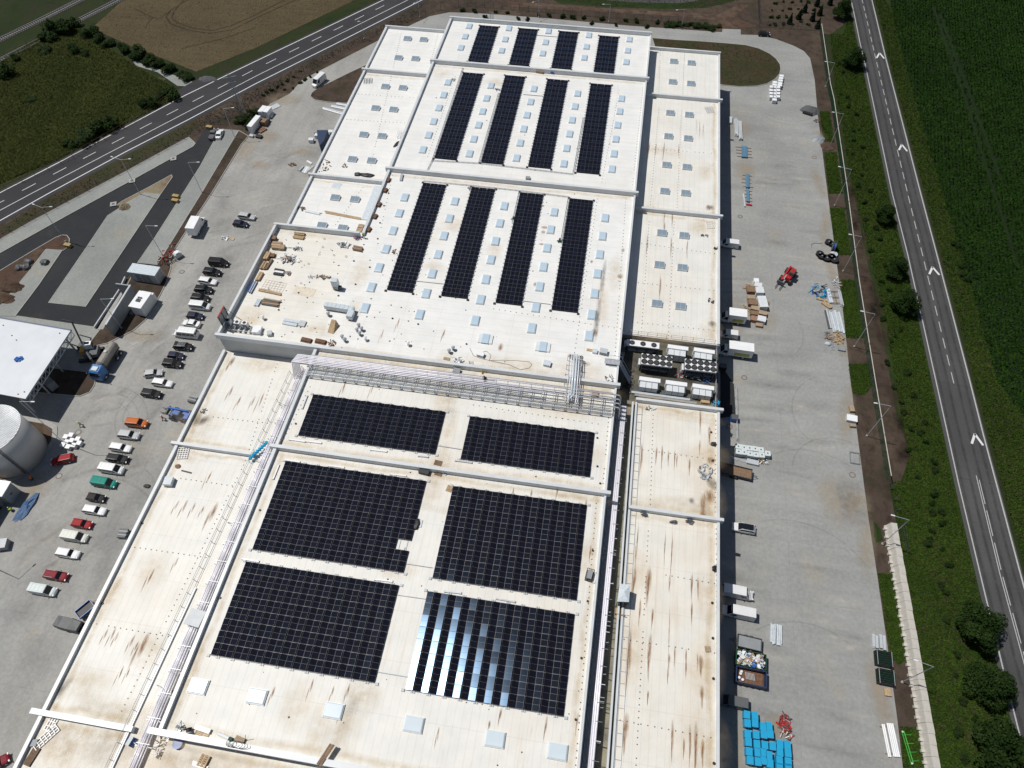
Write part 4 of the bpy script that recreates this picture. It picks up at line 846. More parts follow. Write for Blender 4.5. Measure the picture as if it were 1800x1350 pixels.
chiller('right of the two big white chillers with ten black fans', (1204, 639.5), (1259, 645.5), 5, 2, 2.7, 2.3, .5)
def module_unit(label, q0, q1, q2, h):
    """a white plant unit: long roof strip and three casing boxes in front"""
    a, b = Vector(at(*q0, ZG+h)), Vector(at(*q1, ZG+h)); d = b-a; L = d.length
    r = thing('plant_unit', label, 'air unit', ((a.x+b.x)/2, (a.y+b.y)/2, ZG), math.atan2(d.y, d.x))
    MB().box((0, 0, .25), (L, .8, h-.25)).build('casing', m_white, r)
    for k in range(3): MB().box(((k-1)*L*.285-.02*L, -1.02, .25), (L*.265, 1.2, h-.55)).build('module', m_offw, r)
    MB().box((0, -.4, .03), (L*.9, 1.6, .21)).build('base_frame', m_dgrey, r)
    MB().box((L*.43, -.95, .25), (L*.1, .9, h*.5)).build('pipe_box', m_dgrey, r); MB().box((-L*.45, -.95, .25), (L*.06, .9, h*.55)).build('pipe_box', m_grey, r)
    return r
module_unit('white three-module unit on the plant deck, upper left, below the railing', (1174, 608), (1210, 613), 0, 2.3)
module_unit('white three-module unit on the plant deck, upper right, nearest the outer wall railing', (1220, 613.5), (1256.5, 619), 0, 2.3)
module_unit('white three-module unit in the lower row of the plant deck, at the left', (1124, 664.5), (1161, 669.5), 0, 1.9)
module_unit('white three-module unit in the lower row of the plant deck, in the middle', (1170.5, 671), (1208, 676), 0, 1.9)
module_unit('white three-module unit in the lower row of the plant deck, at the right', (1217.5, 677), (1255.5, 682.5), 0, 1.9)
planks('stack of long grey ducts lying along the lower edge of the plant deck', 1165, 697, ZG, 3, 11.0, 1.5, .45, [m_grey, m_lgrey, m_dgrey], -.02, 1, 'duct_stack', 'ducts')
planks('grey steel profiles lying below the three-fan cooler', 1128, 614.5, ZG, 4, 4.8, 1.0, .3, [m_lgrey, m_grey], 0, 1, 'profile_stack', 'profiles')
pallet('pallet with a yellow board load in the lower right corner of the plant deck', 1239, 706, ZG, 0, m_wood, 1, 1.2, 1.6, None, ('load', (1.5, 1.1, .35), m_wood))
heap('bright blue plastic scraps in the lower right corner of the plant deck', 1256, 708, ZG, .9, .8, 12, [m_cyan], 'plastic_scrap', 'scrap', .9)
heap('pump and valve clutter between the two ten-fan chillers', 1198, 658, ZG, 1.2, 1.0, 22, [m_grey, m_lgrey, m_red], 'pump_set', 'pumps', .8, .8)
heap('pipe clutter with a blue tool chest below the right ten-fan chiller', 1234, 667, ZG, 2.4, .8, 26, [m_grey, m_lgrey, m_blue], 'pipework', 'pipes', 1.2, .6)
heap('cables and black clutter at the left side of the plant deck', 1104, 670, ZG, .8, 2.6, 22, [m_dgrey, m_black], 'cable_clutter', 'clutter', 1.6, .3)
crate('small grey two-fan condenser at the left end of the plant deck', 1095, 617, ZG, (.7, 1.1, 1.0), m_lgrey, 0, 'condenser', 'condenser', m_dgrey)
st = thing('steel_stair', 'steel stair with grating going down from the main roof to the plant deck', 'stair', (mR(74), 74.3, ZG))
for k in range(10): MB().box((.35+.22*k, -1.2, 4.6-.48*k), (.28, 1.0, .05)).build('step', m_steel, st)
MB().box((-1.2, -1.2, 5.35), (2.6, 1.1, .06)).build('landing', m_steel, st)
q = MB()
for s_ in (-.55, .55): q.cyl((-2.4, -1.2+s_, 6.4), (.2, -1.2+s_, 6.3), .035, 5); q.cyl((.2, -1.2+s_, 6.3), (2.6, -1.2+s_, 1.2), .035, 5); q.cyl((.2, -1.2+s_, 5.3), (2.6, -1.2+s_, .2), .05, 5)
q.build('handrail', m_steel, st)
MB().box((.6, 1.0, 0), (.12, .9, 4.0)).build('support', m_steel, st)
# --- ducts, vents and loads on the pallet-strewn bay
dt = thing('air_duct', 'long galvanised duct with a bent end lying among the vents', 'duct', at(600, 546, ZM), head((576, 541), (627, 549), ZM))
LD = math.dist(at(576, 541, ZM+1)[:2], at(627, 549, ZM+1)[:2]); MB().box((-.2, 0, .35), (LD, 1.0, .9)).build('duct_run', m_foil, dt)
MB().box((LD/2-.4, -1.25, .35), (1.1, 1.5, .95)).build('duct_end', m_foil, dt)
for k in (-.35, 0, .3): MB().box((LD*k, 0, 0), (.15, 1.1, .345)).build('foot', m_dsteel, dt)
for k in range(-3, 4): MB().box((LD*k/7, 0, 1.251), (.05, 1.02, .03)).build('flange', m_steel, dt)
vc = thing('vent_cowl', 'tall galvanised vent cowl with black louvre slots left of the solar strips', 'vent', at(592, 507, ZM))
MB().box((0, 0, .9), (1.15, 1.0, 1.5)).build('hood', m_foil, vc); MB().box((0, 0, 0), (1.0, .9, .9)).build('base', m_dgrey, vc)
for k in range(5): MB().box((-.44+.22*k, -.52, .35), (.09, .06, .8)).build('louvre', m_offw, vc)
MB().box((.8, -.1, .2), (.5, .5, .6)).build('motor', m_dgrey, vc)
for i, (px, py, lb) in enumerate(((631.5, 575, 'upper left pipe vent of the cluster of four near the wooden wedge'), (636.5, 581, 'right pipe vent of the cluster of four near the wooden wedge'), (628.5, 583, 'left pipe vent of the cluster of four near the wooden wedge'), (633, 589, 'lowest pipe vent of the cluster of four near the wooden wedge'), (602.5, 595, 'upper of two pipe vents above the parapet'), (606.5, 600, 'lower of two pipe vents above the parapet'), (643, 598, 'single white pipe vent right of the pair above the parapet'), (463.5, 561, 'white pipe vent behind the three air conditioners'), (457, 587, 'dark-topped vent beside the white box near the front parapet'), (718, 607, 'white pipe vent below the lone roof hatches'), (797, 615, 'left of two small vents near the parapet clutter'), (790, 620, 'lower of two small vents near the parapet clutter'), (578, 555, 'small dark vent under the left end of the long duct'), (613, 560, 'small grey vent right under the long duct'))):
    x, y, _ = at(px, py, ZM); o = thing('roof_vent', lb, 'vent', (x, y, ZM)); mm = m_white if 'white' in lb else m_dsteel
    MB().cyl((0, 0, 0), (0, 0, .75), .22, 10).build('stack', mm, o); MB().cyl((0, 0, .78), (0, 0, .98), .36, 10, 0, .12).build('cap', m_steel if mm is m_dsteel else m_white, o)
for i, (zx, zy) in enumerate(((1070, 225), (1055, 308), (1020, 378), (1165, 387), (1285, 400), (685, 378), (838, 445), (914, 472), (840, 665))):
    x, y, _ = at(380+zx/5.627, 380+zy/5.627, ZM); o = MB().ring((0, 0), .17, .24, 0, .08, 14).build('pipe_ring', m_lgrey, None, (x, y, ZM)); tag(o, 'small grey pipe ring lying loose on the pallet-strewn roof bay', 'ring', 'loose rings on the roof')
ac = []
for i, (px, py) in enumerate(((404, 571), (420.5, 574), (433.5, 575.5))):
    x, y, _ = at(px, py, ZM); o = thing('air_conditioner', ('leftmost', 'middle', 'rightmost')[i]+' of three white air conditioners behind the front parapet', 'air conditioner', (x, y, ZM), 0, 'air conditioners behind the parapet')
    MB().box((0, 0, .35), (1.0, .8, 1.0)).build('casing', m_white, o); MB().cyl((0, 0, 1.352), (0, 0, 1.4), .3, 14).build('fan', m_black, o); MB().box((0, 0, 0), (1.1, .7, .345)).build('frame', m_dsteel, o); MB().box((.05, -.42, .45), (.8, .03, .8)).build('grille', m_grey, o)
fr = thing('steel_stand', 'grey steel pipe stand in front of the three air conditioners', 'stand', at(428, 582, ZM))
for k in range(6): MB().box((-2.4+.95*k, 0, 0), (.07, 1.0, .6)).build('post', m_steel, fr)
for y in (-.45, .45): MB().box((0, y, .6), (5.2, .08, .08)).build('rail', m_steel, fr)
# sign at the corner of the bay
a, b, c = Vector(at(391, 574, ZM+1.1)), Vector(at(401.5, 554, ZM+1.1)), 0
sg = thing('roof_sign', 'framed roof sign with a red top edge at the left corner, seen from behind', 'sign', tuple((a+b)/2), math.atan2((b-a).y, (b-a).x)); LS = (b-a).length
MB().box((0, 0, .1), (LS, .08, 2.3)).build('panel', m_grey, sg); MB().box((0, 0, 2.4), (LS+.1, .16, .14)).build('red_edge', m_red, sg)
for s_ in (-1, 0, 1): MB().box((s_*(LS/2-.05), -.1, -.2), (.08, .1, 2.6)).build('post', m_dgrey, sg)
q = MB()
for s_ in (-1, 1): q.cyl((s_*LS*.45, -.1, 2.2), (s_*LS*.45, -2.6, -1.05), .04, 5); q.cyl((s_*LS*.45, -.1, 1.0), (s_*LS*.45, -2.6, -1.05), .03, 5)
q.build('brace', m_dgrey, sg)
crate('white plastic box beside the air conditioner stand', 452, 580, ZM, (1.5, 1.5, .7), m_white, .1)
crate('small grey box right of the white box near the front parapet', 474, 586, ZM, (.8, .9, .6), m_lgrey, .3, 'vent_box', 'box')
planks('wide bundle of bright silver sheets lying on the roof', 511, 567, ZM, 2, 3.1, 1.35, .3, m_foil, -.08, 1, 'sheet_stack', 'metal sheets')
planks('small stack of grey sheets right beside the wide silver bundle', 531.5, 569, ZM, 1, 1.3, 1.4, .3, m_lgrey, -.08, 1, 'sheet_stack', 'metal sheets')
planks('upright stack of pale blue-grey sheets left of the black profile pallet', 453, 532, ZM, 3, 1.7, .9, .35, m_foil, 1.5, 1, 'sheet_stack', 'metal sheets')
planks('black and brown profiles stacked on a low frame', 476, 532, ZM, 5, 3.5, 1.5, .35, [m_wood2, m_dgrey, m_card], -.05, 2, 'profile_stack', 'profiles')
planks('single long row of pale timber lying across the roof', 475, 513.5, ZM, 2, 4.6, .55, .3, m_wood, -.1, 2)
planks('bundle of dark blue and silver tubes along the left parapet', 444.5, 505, ZM, 6, 3.0, .8, .25, [m_dgrey, m_foil, m_blue], 1.53, 1, 'tube_bundle', 'tubes')
planks('long timber crate against the left parapet, lowest of the timber row', 456, 486.5, ZM, 2, 2.2, .8, .5, m_wood, 1.52)
planks('timber crate with dark gaps, second of the row at the left parapet', 464, 466.5, ZM, 3, 2.0, .8, .5, [m_wood, m_wood2], 1.5)
planks('narrow timber stack beside the second crate at the left parapet', 472.5, 465, ZM, 2, 2.8, .5, .4, m_wood2, 1.45)
planks('tall timber crate at the left parapet above the narrow stack', 470, 450, ZM, 2, 2.0, .9, .7, m_wood, 1.5)
pallet('square brown pallet beside the tall timber crate', 478.5, 451, ZM, .1, m_wood2, 4)
planks('wide stack of pale board boxes near the upper left roof corner', 486.5, 432, ZM, 3, 2.0, 1.8, .7, [m_card, m_wood], .05, 1, 'box_stack', 'boxes')
crate('brown cardboard box right of the pale board boxes', 496, 435, ZM, (1.0, 1.1, .6), m_card, .1)
crate('dark brown box in the corner of the left parapet', 481.5, 419, ZM, (.9, .9, .7), m_wood2, 0)
planks('upper timber bundle behind the parapet at the top left of the bay', 527, 412, ZM, 4, 2.2, .8, .4, [m_wood, m_wood2], 0, 2)
planks('lower timber bundle behind the parapet at the top left of the bay', 525, 417.5, ZM, 3, 2.3, .7, .4, m_wood, -.03, 1)
heap('heap of purple-grey profiles and black sheets on the roof', 507, 456, ZM, 2.0, .8, 30, [m_alu, m_dgrey, m_wood2, m_white], 'profile_heap', 'scrap', 2.0)
planks('black panels with white edges lying left of the scrap wire', 490, 478.5, ZM, 3, 1.9, 1.5, .4, [m_black, m_white, m_black], -.05, 1, 'panel_stack', 'panels')
heap('coil of scrap wire right of the black panels', 503, 480.5, ZM, .9, .5, 16, [m_wood2, m_dsteel], 'wire_scrap', 'scrap', .7, .2)
heap('loose hose and thin cables lying right of the brown box', 517, 436.5, ZM, 1.6, .35, 16, [m_lgrey, m_dgrey], 'hose', 'hose', 1.4, .08)
heap('heap of silver duct pieces near the roof notch', 606, 432, ZM, 1.6, .8, 30, [m_foil, m_steel, m_dgrey], 'duct_scrap', 'scrap', .8, .5)
planks('open brown crate beside the silver duct heap', 629, 437, ZM, 4, 2.0, 1.1, .5, [m_wood2, m_card], -.1)
heap('tools beside the worker at the roof notch', 629, 420, ZM, .8, .35, 12, [m_blue, m_dgrey, m_red], 'tool_pile', 'tools', .5, .3)
heap('brown heap of rings and offcuts in the middle of the bay', 568, 487.5, ZM, 1.6, .5, 26, [m_wood2, m_card, m_dgrey], 'offcut_heap', 'scrap', .7, .3)
heap('grey coils lying left of the brown offcut heap', 549, 487.5, ZM, .9, .35, 12, [m_lgrey, m_steel], 'coil_scrap', 'scrap', .5, .2)
wd = MB(); wd.add([(-.6, -1.1, 0), (.6, -1.1, 0), (.6, 1.1, 0), (-.6, 1.1, 0), (-.6, 1.0, 1.3), (.2, 1.1, 1.3)], [(0, 1, 2, 3), (0, 4, 5, 1), (1, 5, 2), (2, 5, 4, 3), (0, 3, 4)])
item('timber_wedge', 'leaning brown timber wedge casting a dark shadow on the roof', 'timber', 586, 578, ZM, [('wedge', wd, m_wood)], -.2)
pallet('left pallet of brick-coloured rolls above the front parapet', 539, 599, ZM, -.1, m_wood2, 1, 1.0, 2.0, None, ('load', (1.8, .7, .3), m_rust))
pallet('right pallet of brick-coloured rolls above the front parapet', 564, 601.5, ZM, -.1, m_wood2, 1, 1.0, 2.0, None, ('load', (1.9, .7, .3), m_rust))
heap('pile of rusty offcuts above the front parapet', 585, 604, ZM, .7, .6, 16, [m_rust, m_wood2], 'offcut_heap', 'scrap', .6, .4)
for i, (px, py) in enumerate(((683, 318), (678, 336), (667, 361), (660, 382), (649, 405))): pallet(('first', 'second', 'third', 'fourth', 'last')[i]+' from the top of the dark red roll pallets along the notch parapet', px, py, ZM, 1.4, m_wood2, 1, .8, 1.3, 'roll pallets along the parapet', ('load', (1.1, .6, .3), m_rust))
item('duct_piece', 'short grey duct lying above the first strip of the third bay', 'duct', 706, 313, ZM, [('duct_piece', MB().box((0, 0, 0), (.5, 2.0, .4)), m_steel)], .1)
frames('wire mesh sheets laid flat above the long timber row', 482, 503, ZM, 4.2, 2.2, m_wood, -.08, 'mesh_sheet', 'mesh', 8, 5, .012, .01)
MBx = MB().box((0, 0, 0), (4.0, 2.0, .03)); item('cloth_sheet', 'faded pale sheet lying flat right of the wire mesh', 'sheet', 535, 512, ZM, [('cloth_sheet', MBx, M('faded_sheet', (.70, .62, .50), .8))], -.08)
crate('grey equipment box with a shadow right of the pipe bundle', 1061, 618, ZM, (1.3, 1.0, .7), m_grey, -.1, 'equipment_box', 'box', m_lgrey)
crate('blue-grey box at the end of a short timber board near the right roof edge', 1046, 617.5, ZM, (.8, .8, .4), m_foil, -.1, 'equipment_box', 'box')
planks('short timber board left of the blue-grey box', 1037, 615.5, ZM, 1, 1.4, .6, .1, m_wood, -.1)
crate('small grey roof hatch left of the pipe bundle', 962, 639, ZM, (1.2, 1.0, .5), m_lgrey, -.1, 'roof_hatch', 'hatch', m_foil)
crate('white generator box with trailing cables above the parapet', 845, 623, ZM, (1.2, .8, .6), m_lgrey, -.2, 'generator', 'generator', m_white)
q = MB(); cp = [at(*p, ZM+.03) for p in ((845, 620), (855, 617), (863, 624), (860, 634), (880, 633), (910, 634), (930, 636), (935, 641), (930, 647), (915, 650), (895, 641), (870, 636), (845, 630), (832, 625), (826, 612))]; q.tube(cp, .035, 5); tag(q.build('power_cable', m_rope), 'dark power cable looping over the roof from the white generator box', 'cable')
heap('silver fittings lying on the parapet beside the long rack', 806, 637, ZM, 1.0, .5, 16, [m_steel, m_white, m_dgrey], 'fittings', 'fittings', .8, .9)
planks('brown board lying left of the silver fittings', 785, 630.5, ZM, 1, 1.1, .6, .12, m_card, -.1)
crate('grey box below the parapet left of the rack walkway', 803, 652, ZM, (1.2, .9, .5), m_grey, -.1, 'tool_box', 'box')
planks('grey metal strip lying above the silver fittings', 800, 629, ZM, 1, 1.9, .12, .08, m_foil, -.15, 1, 'metal_strip', 'metal strip')
ld = thing('step_ladder', 'steel crossing ladder over the parapet at the rack walkway', 'ladder', at(829, 644, ZM))
for s_ in (-.35, .35): MB().box((s_, 0, 0), (.07, .07, 1.6)).build('rail', m_steel, ld)
for k in range(5): MB().box((0, 0, .2+.28*k), (.7, .06, .05)).build('rung', m_steel, ld)
heap('yellow tool bag and tools below the parapet by the rack', 851, 655, ZM, .5, .3, 8, [m_yel, m_dgrey], 'tool_bag', 'tools', .4, .3)
heap('white rags and a black bag at the right roof corner above the plant deck stair', 1071, 666, ZM, .8, .6, 14, [m_white, m_black, m_card], 'debris', 'debris', .7, .4)
crate('brown box between the rack and the right parapet', 1046, 692, ZM, (1.1, .8, .3), m_card, -.1)
crate('black plastic box against the long parapet above the array with a gap', 746, 828, ZM, (1.6, 1.0, .6), m_black, -.1, 'plastic_box', 'box')
pallet('upper of two brown pallets at the long parapet', 770, 814, ZM, -.1, m_wood2, 1)
pallet('lower of two brown pallets at the long parapet', 771, 832, ZM, -.1, m_wood2, 1)
heap('grey mounting brackets right of the two brown pallets', 788, 830, ZM, .8, .5, 14, [m_steel, m_blue], 'brackets', 'brackets', .5, .3)
pallet('orange-brown pallet at the top left corner of the large complete array', 790, 859, ZM, 1.4, m_wood, 1, .9, 1.1)
sack('black bag on foil at the right edge of the array with a gap', 733, 922, ZM, .5, .9, .35, m_black)
planks('foil-wrapped panels right of the black bag', 738, 920, ZM, 1, .7, 1.4, .12, m_foil, 0, 1, 'foil_pack', 'panels')
cg = thing('wire_cage', 'black wire cage right of the large complete array', 'cage', at(1036, 1013, ZM), -.15)
MB().box((0, 0, .1), (1.0, 1.5, .1)).build('base', m_dgrey, cg); MB().box((0, 0, .5), (.7, 1.2, .3)).build('load', m_grey, cg)
for x in (-.5, -.25, 0, .25, .5):
    for y in (-.75, .75): MB().box((x, y, 0), (.06, .06, .95)).build('bar', m_black, cg)
for y in (-.75, .75): MB().box((0, y, .95), (1.1, .07, .06)).build('rail', m_black, cg)
for x in (-.52, .52): MB().box((x, 0, .95), (.07, 1.5, .06)).build('rail', m_black, cg)
# items at the near end of the roof
heap('grey power tools on a brown board at the near left roof corner', 318, 1277, ZM, .6, .5, 16, [m_grey, m_foil, m_wood2], 'power_tools', 'tools', .5, .4)
dr = thing('cable_drum', 'black and white cable drum at the near left roof corner', 'cable drum', at(334, 1286, ZM), .5)
MB().cyl((0, -.3, .45), (0, -.25, .45), .45, 16).build('flange', m_white, dr); MB().cyl((0, .25, .45), (0, .3, .45), .45, 16).build('flange', m_black, dr); MB().cyl((0, -.25, .45), (0, .25, .45), .3, 12).build('core', m_black, dr)
pallet('pallet with a long white carton near the cable drum', 357, 1287, ZM, -.15, m_wood, 1, 1.1, 1.9)
item('white_carton', 'long white carton lying on the pallet near the cable drum', 'carton', 357, 1282, ZM+.13, [('white_carton', MB().box((0, 0, 0), (2.1, .55, .3)), m_white)], -.12)
rr = thing('membrane_roll', 'white membrane roll with a green end near the front parapet', 'roll', at(394, 1294, ZM), -.2); MB().cyl((-.8, 0, .22), (.8, 0, .22), .22, 12).build('roll', m_white, rr); MB().cyl((.85, 0, .2), (1.3, 0, .2), .24, 12).build('end_wrap', m_green, rr)
crate('brown carton leaning at the front parapet', 421, 1302, ZM, (1.2, .9, .35), m_card, -.2)
item('rod', 'thin dark rod standing by the brown carton', 'rod', 431, 1302, ZM, [('rod', MB().cyl((0, 0, 0), (.3, .5, 1.4), .035, 5), m_dgrey)])
q = MB()
for k in range(7):
    t0 = random.random()*6; q.tube([(math.cos(t0+i*.6)*(.5+.12*k)+.25*k-.8, math.sin(t0+i*.6)*.4, 1.15+.04*math.sin(i+k)) for i in range(9)], .02, 4)
item('cable_tangle', 'tangle of black cable hanging over the front parapet', 'cable', 420, 1311, ZM, [('cable_tangle', q, m_black)])
planks('two long brown planks lying over the front parapet edge', 572, 1327, ZM+1.1, 2, 2.8, .7, .12, m_wood2, 1.2)
pallet('brown pallet below the front parapet in its shadow', 359, 1338, Z6, -.15, m_wood, 3, 1.4, 1.2)
tb = thing('plastic_tub', 'blue plastic tub in the shadow below the front parapet', 'tub', at(314, 1308, Z6)); MB().cyl((0, 0, 0), (0, 0, .4), .5, 14, 0, .6).build('tub', m_blue, tb); MB().ring((0, 0), .54, .64, .38, .43, 14).build('rim', m_blue, tb)
planks('white boards lying below the brown pallet in the bay under the front parapet', 352, 1346, Z6, 2, 2.4, .5, .15, m_white, -.15, 1, 'board_stack', 'boards')
frames('white steel lattice frame lying on the near left roof, upper piece', 91, 1273, ZW, 1.1, 1.6, m_white, -.1, 'lattice_rack', 'frame', 4, 4, .04)
frames('long white steel lattice frame lying on the near left roof, lower piece', 82, 1296, ZW, 1.1, 3.2, m_white, -.55, 'lattice_rack', 'frame', 4, 7, .04)
pallet('dark brown pallet lying near the left roof edge', 57, 1330, ZW, 1.4, m_wood2, 2, 1.0, 2.2)
crate('flat dark box near the left roof edge above the brown pallet', 60, 1306, ZW, (.8, .8, .25), m_grey, .2)
frames('white round lattice heap below the parapet on the left wing', 322, 797, ZW, 1.7, 2.0, m_white, .2, 'lattice_rack', 'frame', 5, 6, .04)
sack('small brown rag heap below the white lattice heap', 313, 820, ZW, .5, .4, .2, m_wood2, 0, 'rag', 'rag')
item('black_bar', 'short black bar lying on the left wing roof', 'bar', 328, 829.5, ZW, [('black_bar', MB().box((0, 0, 0), (1.8, .22, .12)), m_black)], -.1)
pallet('pallet with film-wrapped load on the left wing roof', 299, 849, ZW, .1, m_wood, 1, 1.6, 1.4, None, ('wrapped_load', (1.3, 1.4, .8), m_foil))
heap('black hose scraps near the dark stain on the left wing', 358, 723, ZW, .5, .4, 8, [m_dgrey], 'hose_scrap', 'scrap', .6, .15)
hs = thing('hose_bundle', 'bright blue coiled hose draped over the left channel wall', 'hose', at(455, 793, ZW+.6), 1.1)
for k in range(8): MB().cyl((-1.9+.5*k, -.1, .12), (-1.55+.5*k, .2, .18), .28, 8).build('coil', m_cyan, hs)
cv = thing('pipe_cover', 'square grey cover plate over the pipes in the left channel', 'cover', at(343, 1086, ZW+1.4), -.1); MB().box((0, 0, 0), (2.3, 2.3, .12)).build('plate', m_lgrey, cv)
for sx in (-1, 1):
    for sy in (-1, 1): MB().box((sx, sy, -1.35), (.1, .1, 1.34)).build('post', m_dsteel, cv)
heap('valves and actuators where the left channel pipes cross the parapet', 290, 1310, ZW, 1.3, 1.6, 34, [m_alu, m_dgrey, m_white, m_wood2], 'valve_set', 'valves', 1.2, 1.2)
crate('blue equipment box beside the left channel below the cross wall', 229, 1303, ZW, (.5, 1.1, .8), m_blue, -.2, 'equipment_box', 'box', m_lgrey)
tn = thing('work_tent', 'grey tarpaulin work tent over the right pipe channel', 'tent', at(1090, 1068, ZG))
tm = MB(); tm.add([(-.75, -.2, 3.1), (.85, -.1, 3.35), (.9, 2.3, 3.5), (-.6, 2.4, 3.3), (.1, 1.1, 3.75)], [(0, 1, 4), (1, 2, 4), (2, 3, 4), (3, 0, 4)]); tm.add([(-.75, -.2, 3.1), (-.75, -.2, 2.0), (-.6, 2.4, 2.2), (-.6, 2.4, 3.3), (.85, -.1, 3.35), (.85, -.1, 1.0), (.9, 2.3, 1.0), (.9, 2.3, 3.5)], [(0, 1, 2, 3), (4, 5, 6, 7)]); tm.build('tarpaulin', m_foil, tn)
for x, y in ((-.7, -.2), (.8, -.1), (.85, 2.25), (-.55, 2.35), (-.7, -1.4), (.6, -1.5)): MB().box((x, y, 0), (.09, .09, 3.0 if y > -1 else 1.6)).build('post', m_wood2, tn)
MB().box((0, -1.2, .9), (1.3, 1.6, .08)).build('deck', m_wood, tn)
for y in (-1.5, -.3): MB().box((0, y, 1.6), (1.4, .07, .09)).build('rail', m_wood2, tn)
crate('small blue box in the right channel', 1076, 1220, ZG, (.6, .9, .5), m_blue, 0, 'tool_box', 'box')
heap('crumpled white foil at the top corner of the stained right roof', 1143, 717, ZW, .9, .6, 10, [m_white, m_foil, m_dgrey], 'foil_scrap', 'scrap', .9, .2)
heap('round heap of grey netting on the stained right roof', 1240, 830, ZW, 1.2, 1.5, 60, [m_steel, m_lgrey, m_dsteel], 'net_heap', 'netting', .8, .25)
sack('black bag near the outer edge of the stained right roof', 1254, 781, ZW, .5, .4, .3, m_black)
crate('small brown square board on the long right roof', 1244, 1141, ZW, (.75, .75, .1), m_card, .2)
sack('dark rag lying below the cross wall of the right wing, at the right', 1212, 916, ZW, .6, .5, .25, m_dgrey, 0, 'rag', 'rag', .5)
sack('dark rag lying below the cross wall of the right wing, in the middle', 1184, 918, ZW, .5, .3, .2, m_dgrey, 0, 'rag', 'rag', .5)
sack('dark rag hanging on the cross wall of the right wing, at the left', 1130, 900, ZW+.9, .5, .25, .2, m_dgrey, 0, 'rag', 'rag', .5)
sack('black rag near the outer edge of the long right roof', 1257, 1001, ZW, .4, .5, .25, m_black, 0, 'rag', 'rag', .5)
frames('white lattice frame in the corner of the third right wing bay', 1248, 396, ZW, 1.5, 1.8, m_white, .2, 'lattice_rack', 'frame', 4, 4, .035)
heap('pair of dark tool piles below the white lattice frame', 1240, 415, ZW, .9, .3, 10, [m_dgrey, m_grey], 'tool_pile', 'tools', .5, .2)
heap('black clutter at the outer edge between the two lower skylight pairs', 1258, 437, ZW, .4, .4, 10, [m_black], 'clutter', 'clutter', .5, .2)
heap('black clutter at the outer edge beside the lowest skylight pair', 1249, 529, ZW, .6, .6, 14, [m_black, m_grey], 'clutter', 'clutter', .7, .25)
frames('white lattice frame in the corner of the second right wing bay', 1247, 194, ZW, 1.8, 2.0, m_lgrey, .3, 'lattice_rack', 'frame', 4, 5, .03)
frames('white scaffold frame leaning by the main wall on the second left bay', 703, 238, ZW, 1.2, 2.2, m_white, 0, 'scaffold_frame', 'frame', 3, 5, .04, .5)
sack('black tarpaulin beside the white scaffold frame', 697, 254, ZW, .4, 1.2, .25, m_black, -.3, 'tarpaulin', 'tarpaulin')
frames('grey lattice heap at the top of the second left bay', 647, 143, ZW, 2.0, 2.0, m_grey, .2, 'lattice_rack', 'frame', 4, 5, .035)
sack('left black bag behind the cross wall of the second left bay', 629, 307, ZW, .8, .6, .4, m_black)
sack('long right black bag behind the cross wall of the second left bay', 645, 308.5, ZW, 1.6, .6, .4, m_black)
heap('scattered brown offcuts in the lower left corner of the second left bay', 570, 292, ZW, 1.4, 2.2, 26, [m_wood2, m_dgrey, m_card], 'offcut_heap', 'scrap', .6, .12)
heap('dark tool scatter in the lower middle of the second left bay', 606, 292, ZW, .7, .6, 12, [m_dgrey, m_wood2], 'tool_scatter', 'tools', .5, .12)
MBy = MB().box((0, 0, 0), (1.9, 1.6, .03)); item('film_sheet', 'pale blue film sheet lying on the third left bay', 'film', 592, 326, ZW, [('film_sheet', MBy, m_foil)], -.1)
planks('white steel bundle on the third left bay', 550, 373, ZW, 3, 3.4, .7, .3, m_white, -.12, 1, 'profile_stack', 'profiles')
planks('long brown board stack across the third left bay', 600, 378, ZW, 2, 8.6, .7, .15, m_wood, -.12)
heap('dark clutter at the left parapet of the third left bay', 529, 367, ZW, .9, .6, 16, [m_dgrey, m_wood2], 'clutter', 'clutter', .7, .3)
P0, P1 = at(667, 322, ZW+.3), at(642, 395, ZW+.3); item('metal_gangway', 'long pale metal sheet lying along the main wall of the third left bay', 'metal sheet', 655, 357, ZW, [('metal_gangway', MB().box((0, 0, 0), (1.9, abs(P0[1]-P1[1])*.82, .2)), m_foil)], 0)
planks('brown sheet at the lower end of the third left bay', 633, 401, ZW, 2, 1.3, 2.4, .2, m_card, 0, 1, 'board_stack', 'boards')
crate('brown box on the parapet behind the third strip of the farthest bay', 949, 125, ZM, (1.6, .9, .6), m_card, -.1)
crate('small dark blue bag on the parapet behind the second bay', 971, 127, ZM, (.8, .7, .5), m_blue, -.1, 'bag', 'bag')
l2 = thing('access_ladder', 'pale access ladder on the far parapet of the roof', 'ladder', at(864, 38, ZM))
for s_ in (-.4, .4): MB().box((s_, .3, 0), (.1, .1, 2.4)).build('rail', m_lgrey, l2)
for k in range(7): MB().box((0, .3, .2+.3*k), (.75, .07, .06)).build('rung', m_lgrey, l2)
crate('grey control box at the parapet right of the middle strips, third bay', 928, 313, ZM, (.9, .7, .4), m_grey, 0, 'control_box', 'box')
for i, (px, py, lb) in enumerate(((798, 140, 'grey valve box beside the leftmost strip of the second bay, top'), (903, 385, 'green valve box left of the third strip of the third bay'), (984, 424, 'green valve box left of the rightmost strip of the third bay'), (826, 330, 'grey valve box above the second strip of the third bay'), (875, 158, 'grey valve box beside the second strip of the second bay'), (694, 443, 'small brown debris left of the first strip of the third bay'))):
    heap(lb, px, py, ZM, .6, .6, 9, [m_green if 'green' in lb else m_grey if 'grey' in lb else m_wood2], 'valve_box' if 'valve' in lb else 'debris', 'valve' if 'valve' in lb else 'debris', .6, .3)
